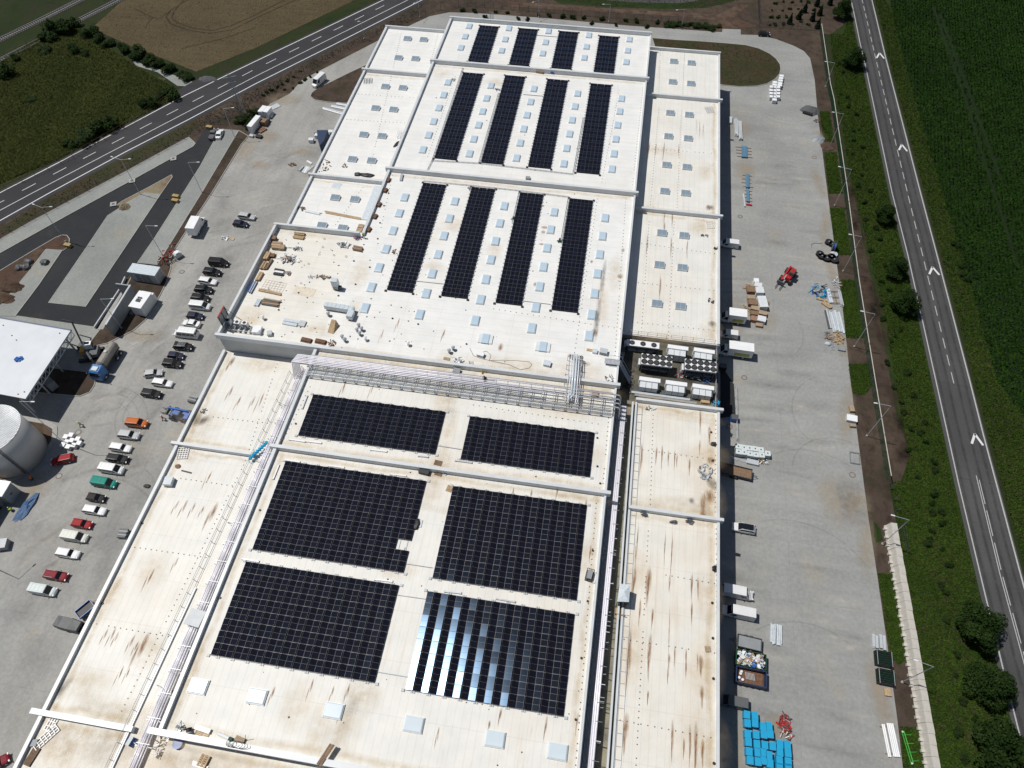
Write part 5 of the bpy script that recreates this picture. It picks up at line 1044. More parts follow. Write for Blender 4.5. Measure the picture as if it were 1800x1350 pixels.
# ------------------------------------------------------------------ vehicles
def loft(mb, rings, mi=0, cap=True):
    n = len(rings[0]); o = len(mb.v); vs = [p for r in rings for p in r]; fs = []
    for k in range(len(rings)-1):
        for i in range(n): fs.append((k*n+i, (k+1)*n+i, (k+1)*n+(i+1) % n, k*n+(i+1) % n))
    if cap: fs += [tuple(range(n)), tuple(range(len(rings)*n-1, (len(rings)-1)*n-1, -1))]
    mb.add(vs, fs, mi)
def lower_body(L, W, zs):
    """zs: list of (x fraction, half-width fraction, top z)"""
    mb = MB(); R = []
    for xf, wf, zt in zs:
        x = xf*L/2; w_ = W/2*wf
        R.append([(x, -w_*.9, .22), (x, w_*.9, .22), (x, w_, .42), (x, w_, zt-.16), (x, w_*.93, zt-.03), (x, w_*.55, zt+.025), (x, -w_*.55, zt+.025), (x, -w_*.93, zt-.03), (x, -w_, zt-.16), (x, -w_, .42)])
    loft(mb, R); return mb
def cabin(L, W, xr0, xr1, xf1, xf0, zb, zt, inset=.13, mb=None):
    """pillared greenhouse: base rear, roof rear, roof front, base front (in metres from centre)"""
    mb = mb or MB(); wb, wt = W/2*.93, W/2-inset
    b = [(xr0, -wb, zb), (xf0, -wb, zb), (xf0, wb, zb), (xr0, wb, zb)]
    t = [(xr1, -wt, zt), (xf1, -wt, zt), (xf1, wt, zt), (xr1, wt, zt)]
    c = [(xr1+.08, -wt*.6, zt+.05), (xf1-.1, -wt*.6, zt+.05), (xf1-.1, wt*.6, zt+.05), (xr1+.08, wt*.6, zt+.05)]
    mb.add(b+t+c, [(0, 1, 5, 4), (1, 2, 6, 5), (2, 3, 7, 6), (3, 0, 4, 7), (4, 5, 9, 8), (5, 6, 10, 9), (6, 7, 11, 10), (7, 4, 8, 11), (8, 9, 10, 11)])
    def win(q, u0, u1, v0, v1, off=.012):
        a, b_, c_, d = map(Vector, q); nrm = (b_-a).cross(d-a).normalized()
        f = lambda u, v: (a*(1-u)+b_*u)*(1-v)+(d*(1-u)+c_*u)*v+nrm*off
        return MB().quad(f(u0, v0), f(u1, v0), f(u1, v1), f(u0, v1))
    return mb, {'l': lambda u0, u1, v0=.12, v1=.9: win((b[2], b[3], t[3], t[2]), u0, u1, v0, v1), 'r': lambda u0, u1, v0=.12, v1=.9: win((b[0], b[1], t[1], t[0]), u0, u1, v0, v1),
                'f': lambda u0=.05, u1=.95, v0=.05, v1=.95: win((b[1], b[2], t[2], t[1]), u0, u1, v0, v1), 'b': lambda u0=.07, u1=.93, v0=.12, v1=.92: win((b[3], b[0], t[0], t[3]), u0, u1, v0, v1)}
def wheels(L, W, xs, r=.32, w=.2):
    out = []
    for x in xs:
        for s_ in (-1, 1):
            ty = MB().cyl((x, s_*(W/2-w+.02), r), (x, s_*(W/2+.015), r), r, 14); rm = MB().cyl((x, s_*(W/2+.016), r), (x, s_*(W/2+.022), r), r*.62, 10)
            out.append(('wheel', ty.mesh('wheel', m_black), [('rim', rm.mesh('rim', m_lgrey))]))
    return out
def lights(L, W, zf, zr, xf=None, xr=None):
    out = []; xf = xf or L/2-.08; xr = xr or -L/2+.04
    for s_ in (-1, 1):
        out.append(('headlight', MB().box((xf, s_*W*.36, zf-.08), (.2, .34, .16), -s_*.25).mesh('headlight', m_lamp), []))
        out.append(('tail_light', MB().box((xr, s_*W*.4, zr-.14), (.12, .2, .28)).mesh('tail_light', m_tail), []))
        out.append(('mirror', MB().box((L*.17, s_*(W/2+.1), 1.0), (.12, .2, .14)).mesh('mirror', m_dgrey), []))
    return out
def mk_car(L, W, Hh, kind):
    P = []
    if kind in ('hatch', 'estate', 'suv', 'sedan', 'mpv', 'pickup'):
        zb = Hh*.62
        hood = {'hatch': .28, 'estate': .26, 'suv': .25, 'sedan': .27, 'mpv': .2, 'pickup': .27}[kind]*L
        rear = {'hatch': .06, 'estate': .03, 'suv': .04, 'sedan': .17, 'mpv': .03, 'pickup': .36}[kind]*L
        zr = zb if kind != 'pickup' else zb-.02
        mb = lower_body(L, W, [(-1, .72, zr-.14), (-.985, .84, zr-.05), (-.92, .95, zr), (-.5, 1, zb), (.1, 1, zb), (.5, .99, zb-.02), (.8, .95, zb-.12), (.94, .82, zb-.22), (1, .62, zb-.32)])
        tail = {'hatch': .26, 'estate': .22, 'suv': .22, 'sedan': .55, 'mpv': .18, 'pickup': .25}[kind]
        xr0, xf0 = -L/2+rear, L/2-hood
        mb, wn = cabin(L, W, xr0, xr0+tail, xf0-(.62 if kind != 'mpv' else .72), xf0, zb-.03, Hh-.05, .17, mb)
        P.append(('body', mb.mesh('body', m_white), []))
        P.append(('windscreen', wn['f']().mesh('windscreen', m_glass), []))
        P.append(('rear_window', wn['b']().mesh('rear_window', m_glass), []))
        for k in ('l', 'r'):
            n = 2 if kind in ('hatch', 'sedan', 'pickup') else 3
            for i in range(n): P.append(('side_window', wn[k](.04+.92*i/n+.01, .04+.92*(i+1)/n-.015).mesh('side_window', m_glass), []))
        if kind == 'pickup': P.append(('load_bed', MB().box((-L/2+rear/2+.02, 0, zr+.03), (rear-.25, W*.76, .012)).mesh('load_bed', m_dgrey), []))
        P += wheels(L, W, (-L*.29, L*.31), .33 if kind != 'suv' else .37); P += lights(L, W, zb-.2, zb-.05)
        for s_ in (-1, 1): P.append(('roof_rail', MB().box((xr0+tail+(xf0-xr0-tail)*.35, s_*(W/2-.22), Hh-.04), ((xf0-xr0)*.55, .05, .06)).mesh('roof_rail', m_lgrey), [])) if kind in ('estate', 'suv', 'mpv') else None
    elif kind in ('van', 'high_van', 'minibus'):
        zb = .98 if kind == 'van' else 1.12; hood = .16*L if kind == 'van' else .13*L
        mb = lower_body(L, W, [(-1, .92, zb-.05), (-.985, .98, zb), (-.4, 1, zb), (.3, 1, zb), (.62, .99, zb-.02), (.82, .95, zb-.1), (.95, .82, zb-.24), (1, .62, zb-.4)])
        xf0 = L/2-hood
        mb, wn = cabin(L, W, -L/2+.03, -L/2+.1, xf0-(.75 if kind == 'van' else .85), xf0, zb-.03, Hh-.06, .12, mb)
        P.append(('body', mb.mesh('body', m_white), []))
        P.append(('windscreen', wn['f']().mesh('windscreen', m_glass), []))
        for k in ('l', 'r'):
            for u0, u1 in (((.70, .93),) if kind != 'minibus' else ((.05, .25), (.27, .47), (.49, .69), (.71, .93))):
                q = wn[k](*( (u0, u1) if k == 'r' else (1-u1, 1-u0)), .1, .62); P.append(('side_window', q.mesh('side_window', m_glass), []))
        for u0, u1 in ((.06, .47), (.53, .94)): P.append(('rear_window', wn['b'](u0, u1, .3, .8).mesh('rear_window', m_glass), []))
        for k in range(4 if kind != 'high_van' else 5): P.append(('roof_rib', MB().box((-L*.36+L*.16*k, 0, Hh-.012), (.06, W*.6, .025)).mesh('roof_rib', m_lgrey), []))
        P += wheels(L, W, (-L*.28, L*.32), .34); P += lights(L, W, zb-.22, zb+.1)
    return [p for p in P if p]
STYLES = {k: mk_car(*v) for k, v in {'hatch': (4.3, 1.78, 1.48, 'hatch'), 'small': (4.0, 1.72, 1.5, 'hatch'), 'estate': (4.85, 1.84, 1.5, 'estate'), 'suv': (4.75, 1.9, 1.7, 'suv'), 'sedan': (4.6, 1.8, 1.45, 'sedan'), 'mpv': (4.9, 1.92, 1.85, 'mpv'), 'pickup': (5.2, 1.88, 1.75, 'pickup'), 'smallvan': (4.6, 1.85, 1.85, 'van'), 'van': (5.2, 1.95, 2.0, 'van'), 'minibus': (5.2, 1.95, 2.0, 'minibus'), 'longvan': (6.1, 2.05, 2.5, 'high_van'), 'bigbus': (6.2, 2.05, 2.5, 'minibus')}.items()}
def car_paint(name, c, metal=.1): return M(name, c, .55, metal, .05, 1.0, 0, .3, .2)
PA = {k: car_paint('paint_'+k, c) for k, c in dict(white=(.72, .73, .73), cream=(.62, .63, .58), silver=(.45, .46, .47), black=(.012, .012, .014), navy=(.016, .02, .045), blue=(.03, .07, .2), orange=(.44, .115, .025), teal=(.010, .21, .165), red=(.27, .008, .012), dark_red=(.17, .007, .016), grey=(.12, .125, .13), plum=(.03, .018, .045), pale=(.55, .60, .60)).items()}
def car(style, paint, label, px, py, ang=0.0, flip=False, name='parked_car', cat='car', group='vehicles parked in the west yard', extra=None, z=.06):
    x, y, _ = at(px, py, 1.0); r = thing(name, label, cat, (x, y, z), math.radians(ang)+(math.pi if flip else 0), group); r.scale = (.80, .80, .82)
    for n, me, sub in STYLES[style]:
        o = ob(n, me, r)
        if n in ('body', 'roof_rib'): o.material_slots[0].link = 'OBJECT'; o.material_slots[0].material = PA[paint]
        for n2, m2, _s in [s_ if len(s_) == 3 else (*s_, []) for s_ in sub]: ob(n2, m2, o)
    if extra: extra(r)
    return r
def rack(r):
    for k in range(7): MB().box((-.9+.28*k, 0, 1.72), (.05, 1.3, .05)).build('roof_rack_bar', m_lgrey, r)
    for s_ in (-1, 1): MB().box((-.1, s_*.62, 1.73), (2.2, .05, .06)).build('roof_rack_rail', m_lgrey, r)
V = [('estate', 'silver', 'silver estate car, upper of the pair alone at the top of the west yard', 433, 378, -3, 0), ('hatch', 'navy', 'dark navy hatchback, lower of the pair alone at the top of the west yard', 422, 391, -1, 0),
 ('van', 'black', 'black van at the head of the long row of parked cars', 384, 460, 2, 0), ('suv', 'black', 'black car second from the top of the long row, behind the black van', 372, 476, 0, 0), ('estate', 'white', 'white estate car between two black cars near the top of the row', 364, 492, -2, 0), ('suv', 'black', 'black car just below the white estate near the top of the row', 357, 507, 2, 0), ('estate', 'black', 'black car just above the white minibus with ribbed roof', 351, 521, 0, 0), ('minibus', 'white', 'white minibus with a ribbed roof in the long row', 351, 536, 1, 0), ('hatch', 'navy', 'dark blue hatchback below the white minibus with ribbed roof', 342, 553, 1, 0), ('sedan', 'white', 'white saloon above the long white passenger van', 335, 566, -2, 1),
 ('bigbus', 'white', 'long white passenger van facing away from the factory', 326, 585, 1, 1), ('suv', 'black', 'black car with silver roof rack bars', 321, 607, 2, 0), ('small', 'navy', 'small dark blue car between two black cars in the middle of the row', 308, 623, 3, 0), ('suv', 'black', 'black car lowest of the dark trio in the middle of the row', 302, 637, 2, 0), ('hatch', 'silver', 'silver hatchback parked slightly askew by the tank truck', 268, 654, 17, 0), ('estate', 'white', 'white car right below the askew silver hatchback', 284, 671, 0, 0), ('suv', 'black', 'lone black car left of the dark pallets at the factory wall', 265, 690, 0, 0),
 ('mpv', 'orange', 'orange van heading the lower row of cars', 239, 742, 2, 0), ('suv', 'silver', 'silver car with bright white roof below the orange van', 225, 763, 2, 0), ('estate', 'white', 'white estate just above the black estate in the lower row', 210, 785, 0, 0), ('estate', 'black', 'black estate between two white vehicles in the lower row', 205, 804, 0, 0), ('minibus', 'white', 'white ribbed-roof minibus above the teal van', 195, 823, 0, 0), ('van', 'teal', 'teal green panel van in the lower row', 182, 847, 0, 0), ('small', 'black', 'small black hatchback below the teal van', 167, 873, 0, 0), ('estate', 'white', 'white estate between the small black hatchback and the red hatchback', 164, 895, 0, 0), ('hatch', 'red', 'bright red hatchback in the lower row', 142, 919, 0, 0), ('van', 'cream', 'white panel van below the bright red hatchback', 130, 942, 0, 0), ('estate', 'white', 'white estate with black windows near the bottom of the lower row', 117, 971, 0, 0), ('estate', 'dark_red', 'dark red estate above the last white van', 96, 1010, 0, 0), ('van', 'pale', 'pale white van at the bottom end of the lower row', 74, 1036, 0, 0), ('estate', 'red', 'red car parked askew beside the white storage tank', 108, 806, 24, 1), ('hatch', 'dark_red', 'red car cut by the left photo edge near the bottom', -10, 1342, 40, 0)]
for st_, pc, lb, px, py, a, fl in V:
    car(st_, pc, lb, px, py, a, bool(fl), 'parked_van' if 'van' in st_ or 'bus' in st_ or st_ == 'mpv' else 'parked_car', 'van' if 'van' in st_ or 'bus' in st_ or st_ == 'mpv' else 'car', extra=rack if 'rack' in lb else None)
car('longvan', 'white', 'white high-roof van facing the camera on the north loop road', 560, 141, math.degrees(head((575, 130), (549, 153))), False, 'parked_van', 'van', 'vehicles parked in the west yard')
def boxvan(label, px, py, ang, stripe=False, group='vehicles parked in the west yard', L=6.4, box=4.3):
    x, y, _ = at(px, py, 1.4); r = thing('box_van', label, 'van', (x, y, .06), ang, group); r.scale = (.94, .94, .94)
    mb = lower_body(2.6, 1.95, [(-1, .98, 1.1), (.2, 1, 1.1), (.7, .95, .98), (1, .7, .78)]); mb.v = [(v[0]+L/2-1.3, v[1], v[2]) for v in mb.v]
    mb2, wn = cabin(2.2, 1.95, L/2-2.3, L/2-2.2, L/2-1.5, L/2-.8, 1.08, 2.05, .14); mb.add(mb2.v, mb2.f)
    mb.build('cab', PA['white'], r); wn['f']().build('windscreen', m_glass, r); wn['l'](.15, .9).build('side_window', m_glass, r); wn['r'](.1, .85).build('side_window', m_glass, r)
    MB().box((-L/2+box/2, 0, .75), (box, 2.15, 2.25)).build('cargo_box', m_white, r); MB().box((-.3, 0, .45), (L*.85, 1.0, .28)).build('chassis', m_dgrey, r)
    if stripe:
        for s_ in (-1, 1): MB().box((-L/2+box*.42, s_*1.083, .95), (box*.62, .012, .95)).build('side_panel', M('olive_lettering_panel', (.36, .38, .05), .5), r)
    for n, me, sub in wheels(L, 2.0, (-L*.27, L*.34), .36):
        o = ob(n, me, r)
        for s_ in sub: ob(s_[0], s_[1], o)
    for s_ in (-1, 1): MB().box((L/2-.12, s_*.7, .72), (.14, .3, .16)).build('headlight', m_lamp, r); MB().box((-L/2-.01, s_*.95, .6), (.06, .15, .3)).build('tail_light', m_tail, r)
    return r
boxvan('white box van at the planting strip with its cab pointing away', 345, 394, head((338, 409), (353, 380)), False, 'vehicles parked in the west yard', 6.2, 4.2)
GE = 'vans parked along the east wall'
car('van', 'white', 'lone white van at the upper east wall, half in shadow', 1282, 427, -2, True, 'parked_van', 'van', GE)
boxvan('white box van with olive side panel, upper of two at the east wall', 1286, 556, math.pi-.02, True, GE, 5.8, 3.7)
car('smallvan', 'white', 'small white van between the two box vans at the east wall', 1281, 586, -1, True, 'parked_van', 'van', GE)
boxvan('long white box van with olive side panel, lower of two at the east wall', 1291, 615, math.pi-.02, True, GE, 7.2, 5.0)
def pano(r): MB().box((-.55, 0, 1.72), (2.6, 1.3, .012)).build('glass_roof', m_glass, r)
car('suv', 'white', 'white car with a black glass roof alone at the east wall', 1308, 927, -3, True, 'parked_car', 'car', GE, pano)
car('longvan', 'white', 'white high-roof van at the east wall facing outward', 1297, 1041, -3, False, 'parked_van', 'van', GE)
car('longvan', 'white', 'white high-roof van at the east wall facing the factory', 1299, 1076, -3, True, 'parked_van', 'van', GE)
car('van', 'grey', 'grey van in the shade above the blue crates', 1289, 1233, -2, True, 'parked_van', 'van', GE)
car('sedan', 'white', 'white car parked at the far tip of the bus terminal', 385, 233, math.degrees(head((383, 241), (389, 226))), False, 'parked_car', 'car', 'vehicles in the bus terminal')
pk = car('pickup', 'grey', 'grey pickup beside the white car at the far tip of the bus terminal', 374.5, 233.5, math.degrees(head((372, 239), (378, 228))), False, 'parked_car', 'car', 'vehicles in the bus terminal')
car('small', 'black', 'dark car with white roof on the dirt at the north loop road', 1344, 57, 5, False, 'parked_car', 'car')
# --- tank truck and excavator beside the canopy
a_, b_ = at(178, 660, .5), at(203, 620, .5); tk = thing('tank_truck', 'tank truck with a blue cab and dull grey tank', 'truck', (*((Vector(a_)+Vector(b_))/2)[:2], .06), math.atan2(b_[1]-a_[1], b_[0]-a_[0])+math.pi)
MB().box((-.3, 0, .75), (7.2, 1.0, .3)).build('chassis', m_dgrey, tk)
q = MB(); q.cyl((-3.6, 0, 2.0), (1.3, 0, 2.0), .95, 16); q.cyl((1.3, 0, 2.0), (1.6, 0, 2.0), .95, 16, 0, .6); q.cyl((-3.9, 0, 2.0), (-3.6, 0, 2.0), .6, 16, 0, .95); q.build('tank', M('dusty_tank', (.27, .25, .22), .6, .2, .2), tk)
MB().cyl((-1.2, 0, 2.9), (-1.2, 0, 3.05), .3, 12).build('manhole', m_lgrey, tk); MB().box((-1.2, -1.02, 1.3), (3.6, .1, .5)).build('locker', m_dgrey, tk)
cabm = MB(); loft(cabm, [[(1.9, -1.2, .6), (1.9, 1.2, .6), (1.9, 1.2, 2.6), (1.9, .9, 2.85), (1.9, -.9, 2.85), (1.9, -1.2, 2.6)], [(3.7, -1.2, .6), (3.7, 1.2, .6), (3.7, 1.2, 2.35), (3.5, .9, 2.8), (3.5, -.9, 2.8), (3.7, -1.2, 2.35)], [(4.0, -1.1, .6), (4.0, 1.1, .6), (4.0, 1.15, 1.6), (3.75, .9, 2.55), (3.75, -.9, 2.55), (4.0, -1.15, 1.6)]])
cabm.build('cab', M('truck_blue', (.03, .15, .38), .35, 0, .1), tk); MB().quad((4.01, -1.0, 1.65), (4.01, 1.0, 1.65), (3.78, .85, 2.5), (3.78, -.85, 2.5)).build('windscreen', m_glass, tk)
MB().box((2.9, 0, 2.86), (.9, 1.1, .12)).build('roof_hatch', PA['pale'], tk)
for x in (-2.8, -1.6, 3.0):
    for s_ in (-1, 1): w_ = MB().cyl((x, s_*.95, .5), (x, s_*1.22, .5), .5, 14).build('wheel', m_black, tk); MB().cyl((x, s_*1.221, .5), (x, s_*1.24, .5), .26, 10).build('rim', m_lgrey, w_)
for s_ in (-1, 1): MB().box((3.9, s_*1.35, 2.0), (.1, .25, .5)).build('mirror', m_dgrey, tk)
ex = thing('excavator', 'yellow and black excavator with folded arm beside the white canopy', 'excavator', (*at(160, 622, .8)[:2], .06), .3)
for s_ in (-1, 1):
    q = MB(); q.prism([(-1.9, s_*1.25-.28), (1.9, s_*1.25-.28), (1.9, s_*1.25+.28), (-1.9, s_*1.25+.28)], .12, .75, 0, True); q.cyl((-1.9, s_*1.25-.28, .44), (-1.9, s_*1.25+.28, .44), .34, 10); q.cyl((1.9, s_*1.25-.28, .44), (1.9, s_*1.25+.28, .44), .34, 10); q.build('track', m_black, ex)
MB().cyl((0, 0, .7), (0, 0, 1.0), .9, 14).build('turntable', m_dgrey, ex)
MB().box((.5, -.1, 1.0), (2.6, 2.3, .9)).build('engine_deck', m_dgrey, ex); MB().box((-1.2, .55, 1.0), (.9, 1.6, 1.0)).build('counterweight', m_yel, ex)
MB().box((.2, .75, 1.9), (1.5, 1.0, 1.3)).build('operator_cab', m_white, ex); MB().box((.2, .75, 3.2), (.9, .6, .02)).build('roof_window', m_glass, ex); MB().box((.97, .75, 2.2), (.02, .85, .85)).build('windscreen', m_glass, ex)
q = MB(); q.tube([(.4, -.9, 1.7), (1.0, -2.0, 3.6), (1.9, -3.5, 3.2)], .22, 8); q.build('boom', m_dgrey, ex); q = MB(); q.tube([(1.9, -3.5, 3.2), (3.3, -5.4, 1.2)], .17, 8); q.build('arm', m_black, ex)
q = MB(); q.box((3.5, -5.7, .1), (1.0, .7, .8), .6); q.build('bucket', m_black, ex); q = MB(); q.tube([(.6, -1.2, 1.9), (1.2, -2.2, 3.0)], .09, 6); q.build('cylinder', m_lgrey, ex)
sc = thing('boom_lift', 'dark articulated boom lift reaching up under the canopy edge', 'lift', (*at(146, 607, 1)[:2], .06), 0)
q = MB(); q.tube([(0, 0, 1.0), (-2.2, 3.0, 4.2)], .16, 6); q.tube([(-2.2, 3.0, 4.2), (-4.8, 3.4, 4.0)], .12, 6); q.tube([(-.2, -.6, 1.0), (-4.4, -.3, 2.4)], .12, 6); q.build('boom', m_black, sc); MB().box((0, 0, .3), (1.8, 1.6, .8)).build('chassis', m_dgrey, sc)
for x in (-.7, .7):
    for y in (-.8, .8): MB().cyl((x, y-.12, .35), (x, y+.12, .35), .35, 10).build('wheel', m_black, sc)
# --- telehandler / loaders
def loader(label, px, py, ang, m, name='loader', cat='loader', ref=.8):
    r = thing(name, label, cat, (*at(px, py, ref)[:2], .06), ang)
    MB().box((-.1, .35, .7), (3.4, 1.0, .8)).build('body', m, r); MB().box((-1.2, -.3, .8), (1.3, .9, .75)).build('engine_cover', m, r)
    MB().box((.1, .5, 1.5), (1.3, .95, .95)).build('operator_cab', m_dgrey, r); MB().box((.1, .5, 2.46), (1.0, .7, .05)).build('cab_roof', m, r)
    q = MB(); q.box((.7, -.55, 1.5), (4.2, .3, .35), 0, 0, .12); q.build('telescopic_boom', m, r); MB().box((2.9, -.4, .4), (.25, 1.6, .7)).build('carriage', m_dgrey, r)
    for s_ in (-.6, .35): MB().box((3.7, s_-.2, .35), (1.5, .14, .07)).build('fork', m_black, r)
    for x in (-1.3, 1.4):
        for s_ in (-1, 1): w_ = MB().cyl((x, s_*.85, .6), (x, s_*1.2, .6), .6, 14).build('wheel', m_black, r); MB().cyl((x, s_*1.2, .6), (x, s_*1.215, .6), .28, 10).build('rim', m, w_)
    return r
loader('red telehandler with black wheels and forks in the east yard', 1386, 484, head((1396, 470), (1372, 502)), m_red, 'telehandler', 'telehandler')
loader('blue boom machine half hidden behind the west factory wall', 319, 730, math.pi-.1, m_blue, 'boom_machine', 'lift')
def trailer(label, px, py, ang, L, W, m, hz=.6, load=None, name='trailer', ref=.5, side=.35):
    r = thing(name, label, 'trailer', (*at(px, py, ref)[:2], .06), ang)
    MB().box((0, 0, hz), (L, W, .1)).build('bed', load or m, r)
    for sx, sy, a, b in ((0, 1, L, .07), (0, -1, L, .07), (1, 0, .07, W-.15), (-1, 0, .07, W-.15)): MB().box((sx*(L/2-.035), sy*(W/2-.035), hz+.1), (a, b, side)).build('side_board', m, r)
    q = MB(); q.cyl((L/2, -.4, hz), (L/2+1.0, 0, hz-.05), .05, 6); q.cyl((L/2, .4, hz), (L/2+1.0, 0, hz-.05), .05, 6); q.build('drawbar', m_dgrey, r)
    for x in (-.35, .45):
        for s_ in (-1, 1): MB().cyl((x, s_*(W/2+.02), .33), (x, s_*(W/2+.22), .33), .33, 12).build('wheel', m_black, r)
    return r
t_ = trailer('dark flat trailer with a grey load bed above the rubbish skip', 1316, 1131, math.pi-.08, 3.6, 1.9, m_dgrey, .6, m_grey)
trailer('flat dark trailer sticking out of the wall shadow', 1290, 829, -.12, 6.0, 2.0, m_dgrey, .6, m_wood2)
trailer('small blue trailer beside the west factory wall', 151, 1072, 1.0, 2.6, 1.6, m_blue, .5, m_black)
tr = thing('covered_trailer', 'long trailer under a dark grey tarpaulin near the bottom of the west yard', 'trailer', (*at(120, 1097, .8)[:2], .06), -.08)
q = MB(); loft(q, [[(-2.0, -.9, .5), (-2.0, .9, .5), (-2.0, .75, 1.2), (-2.0, -.75, 1.25)], [(-1.0, -.95, .45), (-1.0, .95, .5), (-1.0, .8, 1.4), (-1.0, -.8, 1.35)], [(.6, -.95, .5), (.6, .95, .5), (.6, .8, 1.3), (.6, -.82, 1.42)], [(2.0, -.9, .5), (2.0, .9, .5), (2.0, .7, 1.15), (2.0, -.7, 1.2)]]); q.build('tarpaulin', m_dgrey, tr)
MB().box((.2, 0, .3), (4.4, 1.5, .18)).build('chassis', m_black, tr)
for s_ in (-1, 1): MB().cyl((.2, s_*.8, .32), (.2, s_*1.0, .32), .32, 12).build('wheel', m_black, tr)
def skip(label, px, py, m, load):
    r = thing('skip', label, 'skip', (*at(px, py, .8)[:2], .06), -.05); L, W, h = 4.4, 2.3, 1.35
    MB().box((0, 0, .12), (L-.1, W-.1, .08)).build('floor', m_rust, r)
    for sx, sy, a, b in ((0, 1, L, .09), (0, -1, L, .09), (1, 0, .09, W-.19), (-1, 0, .09, W-.19)): MB().box((sx*(L/2-.045), sy*(W/2-.045), .1), (a, b, h)).build('side_wall', m, r)
    for k in range(5):
        for s_ in (-1, 1): MB().box((-L/2+.4+k*.9, s_*(W/2+.04), .15), (.1, .08, h-.1)).build('rib', m, r)
    q = MB(); q.tube([(-L/2-.02, 0, .6), (-L/2-.35, 0, .9)], .06, 6); q.build('hook', m_dgrey, r); load(r); return r
def rubbish(r):
    for k, mm in enumerate((m_card, m_white, m_foil, m_blue, m_wood, m_offw)):
        q = MB()
        for i in range(26): q.box((random.uniform(-1.9, 1.9), random.uniform(-.9, .9), random.uniform(.7, 1.25)), (random.uniform(.15, .7), random.uniform(.1, .5), random.uniform(.03, .3)), random.random()*3, 0, random.uniform(-.6, .6))
        s_ = q.build('rubbish', mm, r); s_['kind'] = 'stuff'
def scrapload(r):
    MB().box((-.1, 0, .25), (4.0, 1.9, .2)).build('rust_layer', m_rust, r)
    for k in range(7): MB().box((-.6+.2*k, .2, .48), (.07, 1.0, .1), .2).build('bar', m_lgrey, r)
    for x, y in ((-1.4, .3), (-1.6, -.3), (-1.1, -.5), (-1.3, .6)): MB().cyl((x, y, .46), (x, y, .75), .2, 8).build('bucket', m_white, r)
skip('green skip heaped with mixed white and coloured rubbish', 1318.5, 1161, m_green, rubbish)
skip('dark blue skip with a rusty floor and a few scraps', 1319, 1191, M('skip_blue', (.02, .045, .11), .5), scrapload)
# ------------------------------------------------------------------ buildings and loads in the west yard
GY = .06
cz = 6.4
c1, c2 = at(124, 581, cz), at(44.5, 701, cz); cn = thing('canopy', 'wide flat white canopy roof on trusses at the left photo edge', 'canopy', (0, 0, 0))
dx, dy = (Vector(c2)-Vector(c1)).normalized()[:2]; wv = Vector((-.995, .05, 0)); A_, B_ = Vector(c1), Vector(c2)
far = [A_, B_, B_+wv*34, A_+wv*34]
MB().prism([p[:2] for p in far], cz-.18, cz).build('roof_deck', M('canopy_sheet', (.62, .645, .67), .45, 0, .06, .3), cn)
fb = MB(); fb.wall([(A_+wv*34)[:2], A_[:2]], .3, cz-.3, cz+.05, 0, .1); fb.build('fascia', M('fascia_blue_grey', (.10, .13, .20), .5), cn)
tr_ = MB(); up, lo = cz-.22, cz-1.5; Ld = (B_-A_).length; d_ = (B_-A_)/Ld; n = 12
for z in (up, lo): tr_.cyl((*(A_)[:2], z), (*(B_)[:2], z), .09, 6)
for k in range(n):
    p, q_ = A_+d_*(Ld*k/n), A_+d_*(Ld*(k+1)/n); tr_.cyl((*p[:2], up), (*q_[:2], lo) if k % 2 == 0 else (*q_[:2], lo), .06, 5); tr_.cyl((*p[:2], lo), (*p[:2], up), .05, 5)
tr_.build('truss', m_steel, cn)
for k in (.04, .36, .68, .97):
    p = A_+d_*(Ld*k)+wv*2.0; MB().cyl((*p[:2], .05), (*p[:2], cz-.3), .18, 10).build('column', m_steel, cn)
    p = p+wv*14; MB().cyl((*p[:2], .05), (*p[:2], cz-.3), .18, 10).build('column', m_steel, cn)
for px, py in ((6, 572), (105, 586), (32, 693), (21, 590), (29, 598), (43, 689)): x, y, _ = at(px, py, cz); MB().cyl((x, y, cz+.005), (x, y, cz+.1), .12, 8).build('drain', m_dgrey, cn)
pkk = tag(ob('control_booth', MB().box((0, 0, 0), (1.8, 1.5, 2.0)).mesh('control_booth', m_grey), None, (*at(82, 668, 2.4)[:2], .06), -.5), 'grey booth standing under the right edge of the white canopy', 'booth')
sack('blue tarpaulin bundle lying on the white canopy roof', 33, 632, cz, .7, .55, .3, m_blue, .3, 'tarpaulin', 'tarpaulin', .4)
# storage tank
tx, ty, _ = at(33, 798, 0); tt = at(-1, 763, 9.2); R_ = 4.95
for z_ in (8, 9, 10, 11): pass
tnk = thing('storage_tank', 'round white storage tank with a ribbed roof at the left edge', 'tank', (tx, ty, .05))
TZ = 8.6
MB().cyl((0, 0, 0), (0, 0, TZ), R_, 56).build('shell', M('tank_grey', (.50, .50, .49), .5, 0, .06, .4), tnk, None, None, True).data.polygons.foreach_set('use_smooth', [len(p.vertices) == 4 for p in tnk.children[0].data.polygons])
MB().cyl((0, 0, TZ+.003), (0, 0, TZ+.25), R_+.06, 56, 0, .2).build('roof', M('tank_roof', (.80, .81, .82), .5), tnk)
for k in range(-13, 14):
    x = k*.39; l = math.sqrt(max(0, R_**2-x*x)); MB().box((x, 0, TZ+.27-.05*abs(k)/4), (.09, l*1.96, .06), 0).build('roof_rib', m_offw, tnk)
for o in [c for c in tnk.children if c.name.startswith('roof_rib')]: o.rotation_euler = (0, 0, -.55)
hb = MB().box((1.4, -3.6, TZ), (1.5, 1.4, .55)).build('roof_hatch', m_lgrey, tnk); MB().box((1.4, -3.6, TZ+.56), (.9, .8, .15)).build('hatch_lid', m_white, hb)
q = MB(); ang0 = -.75
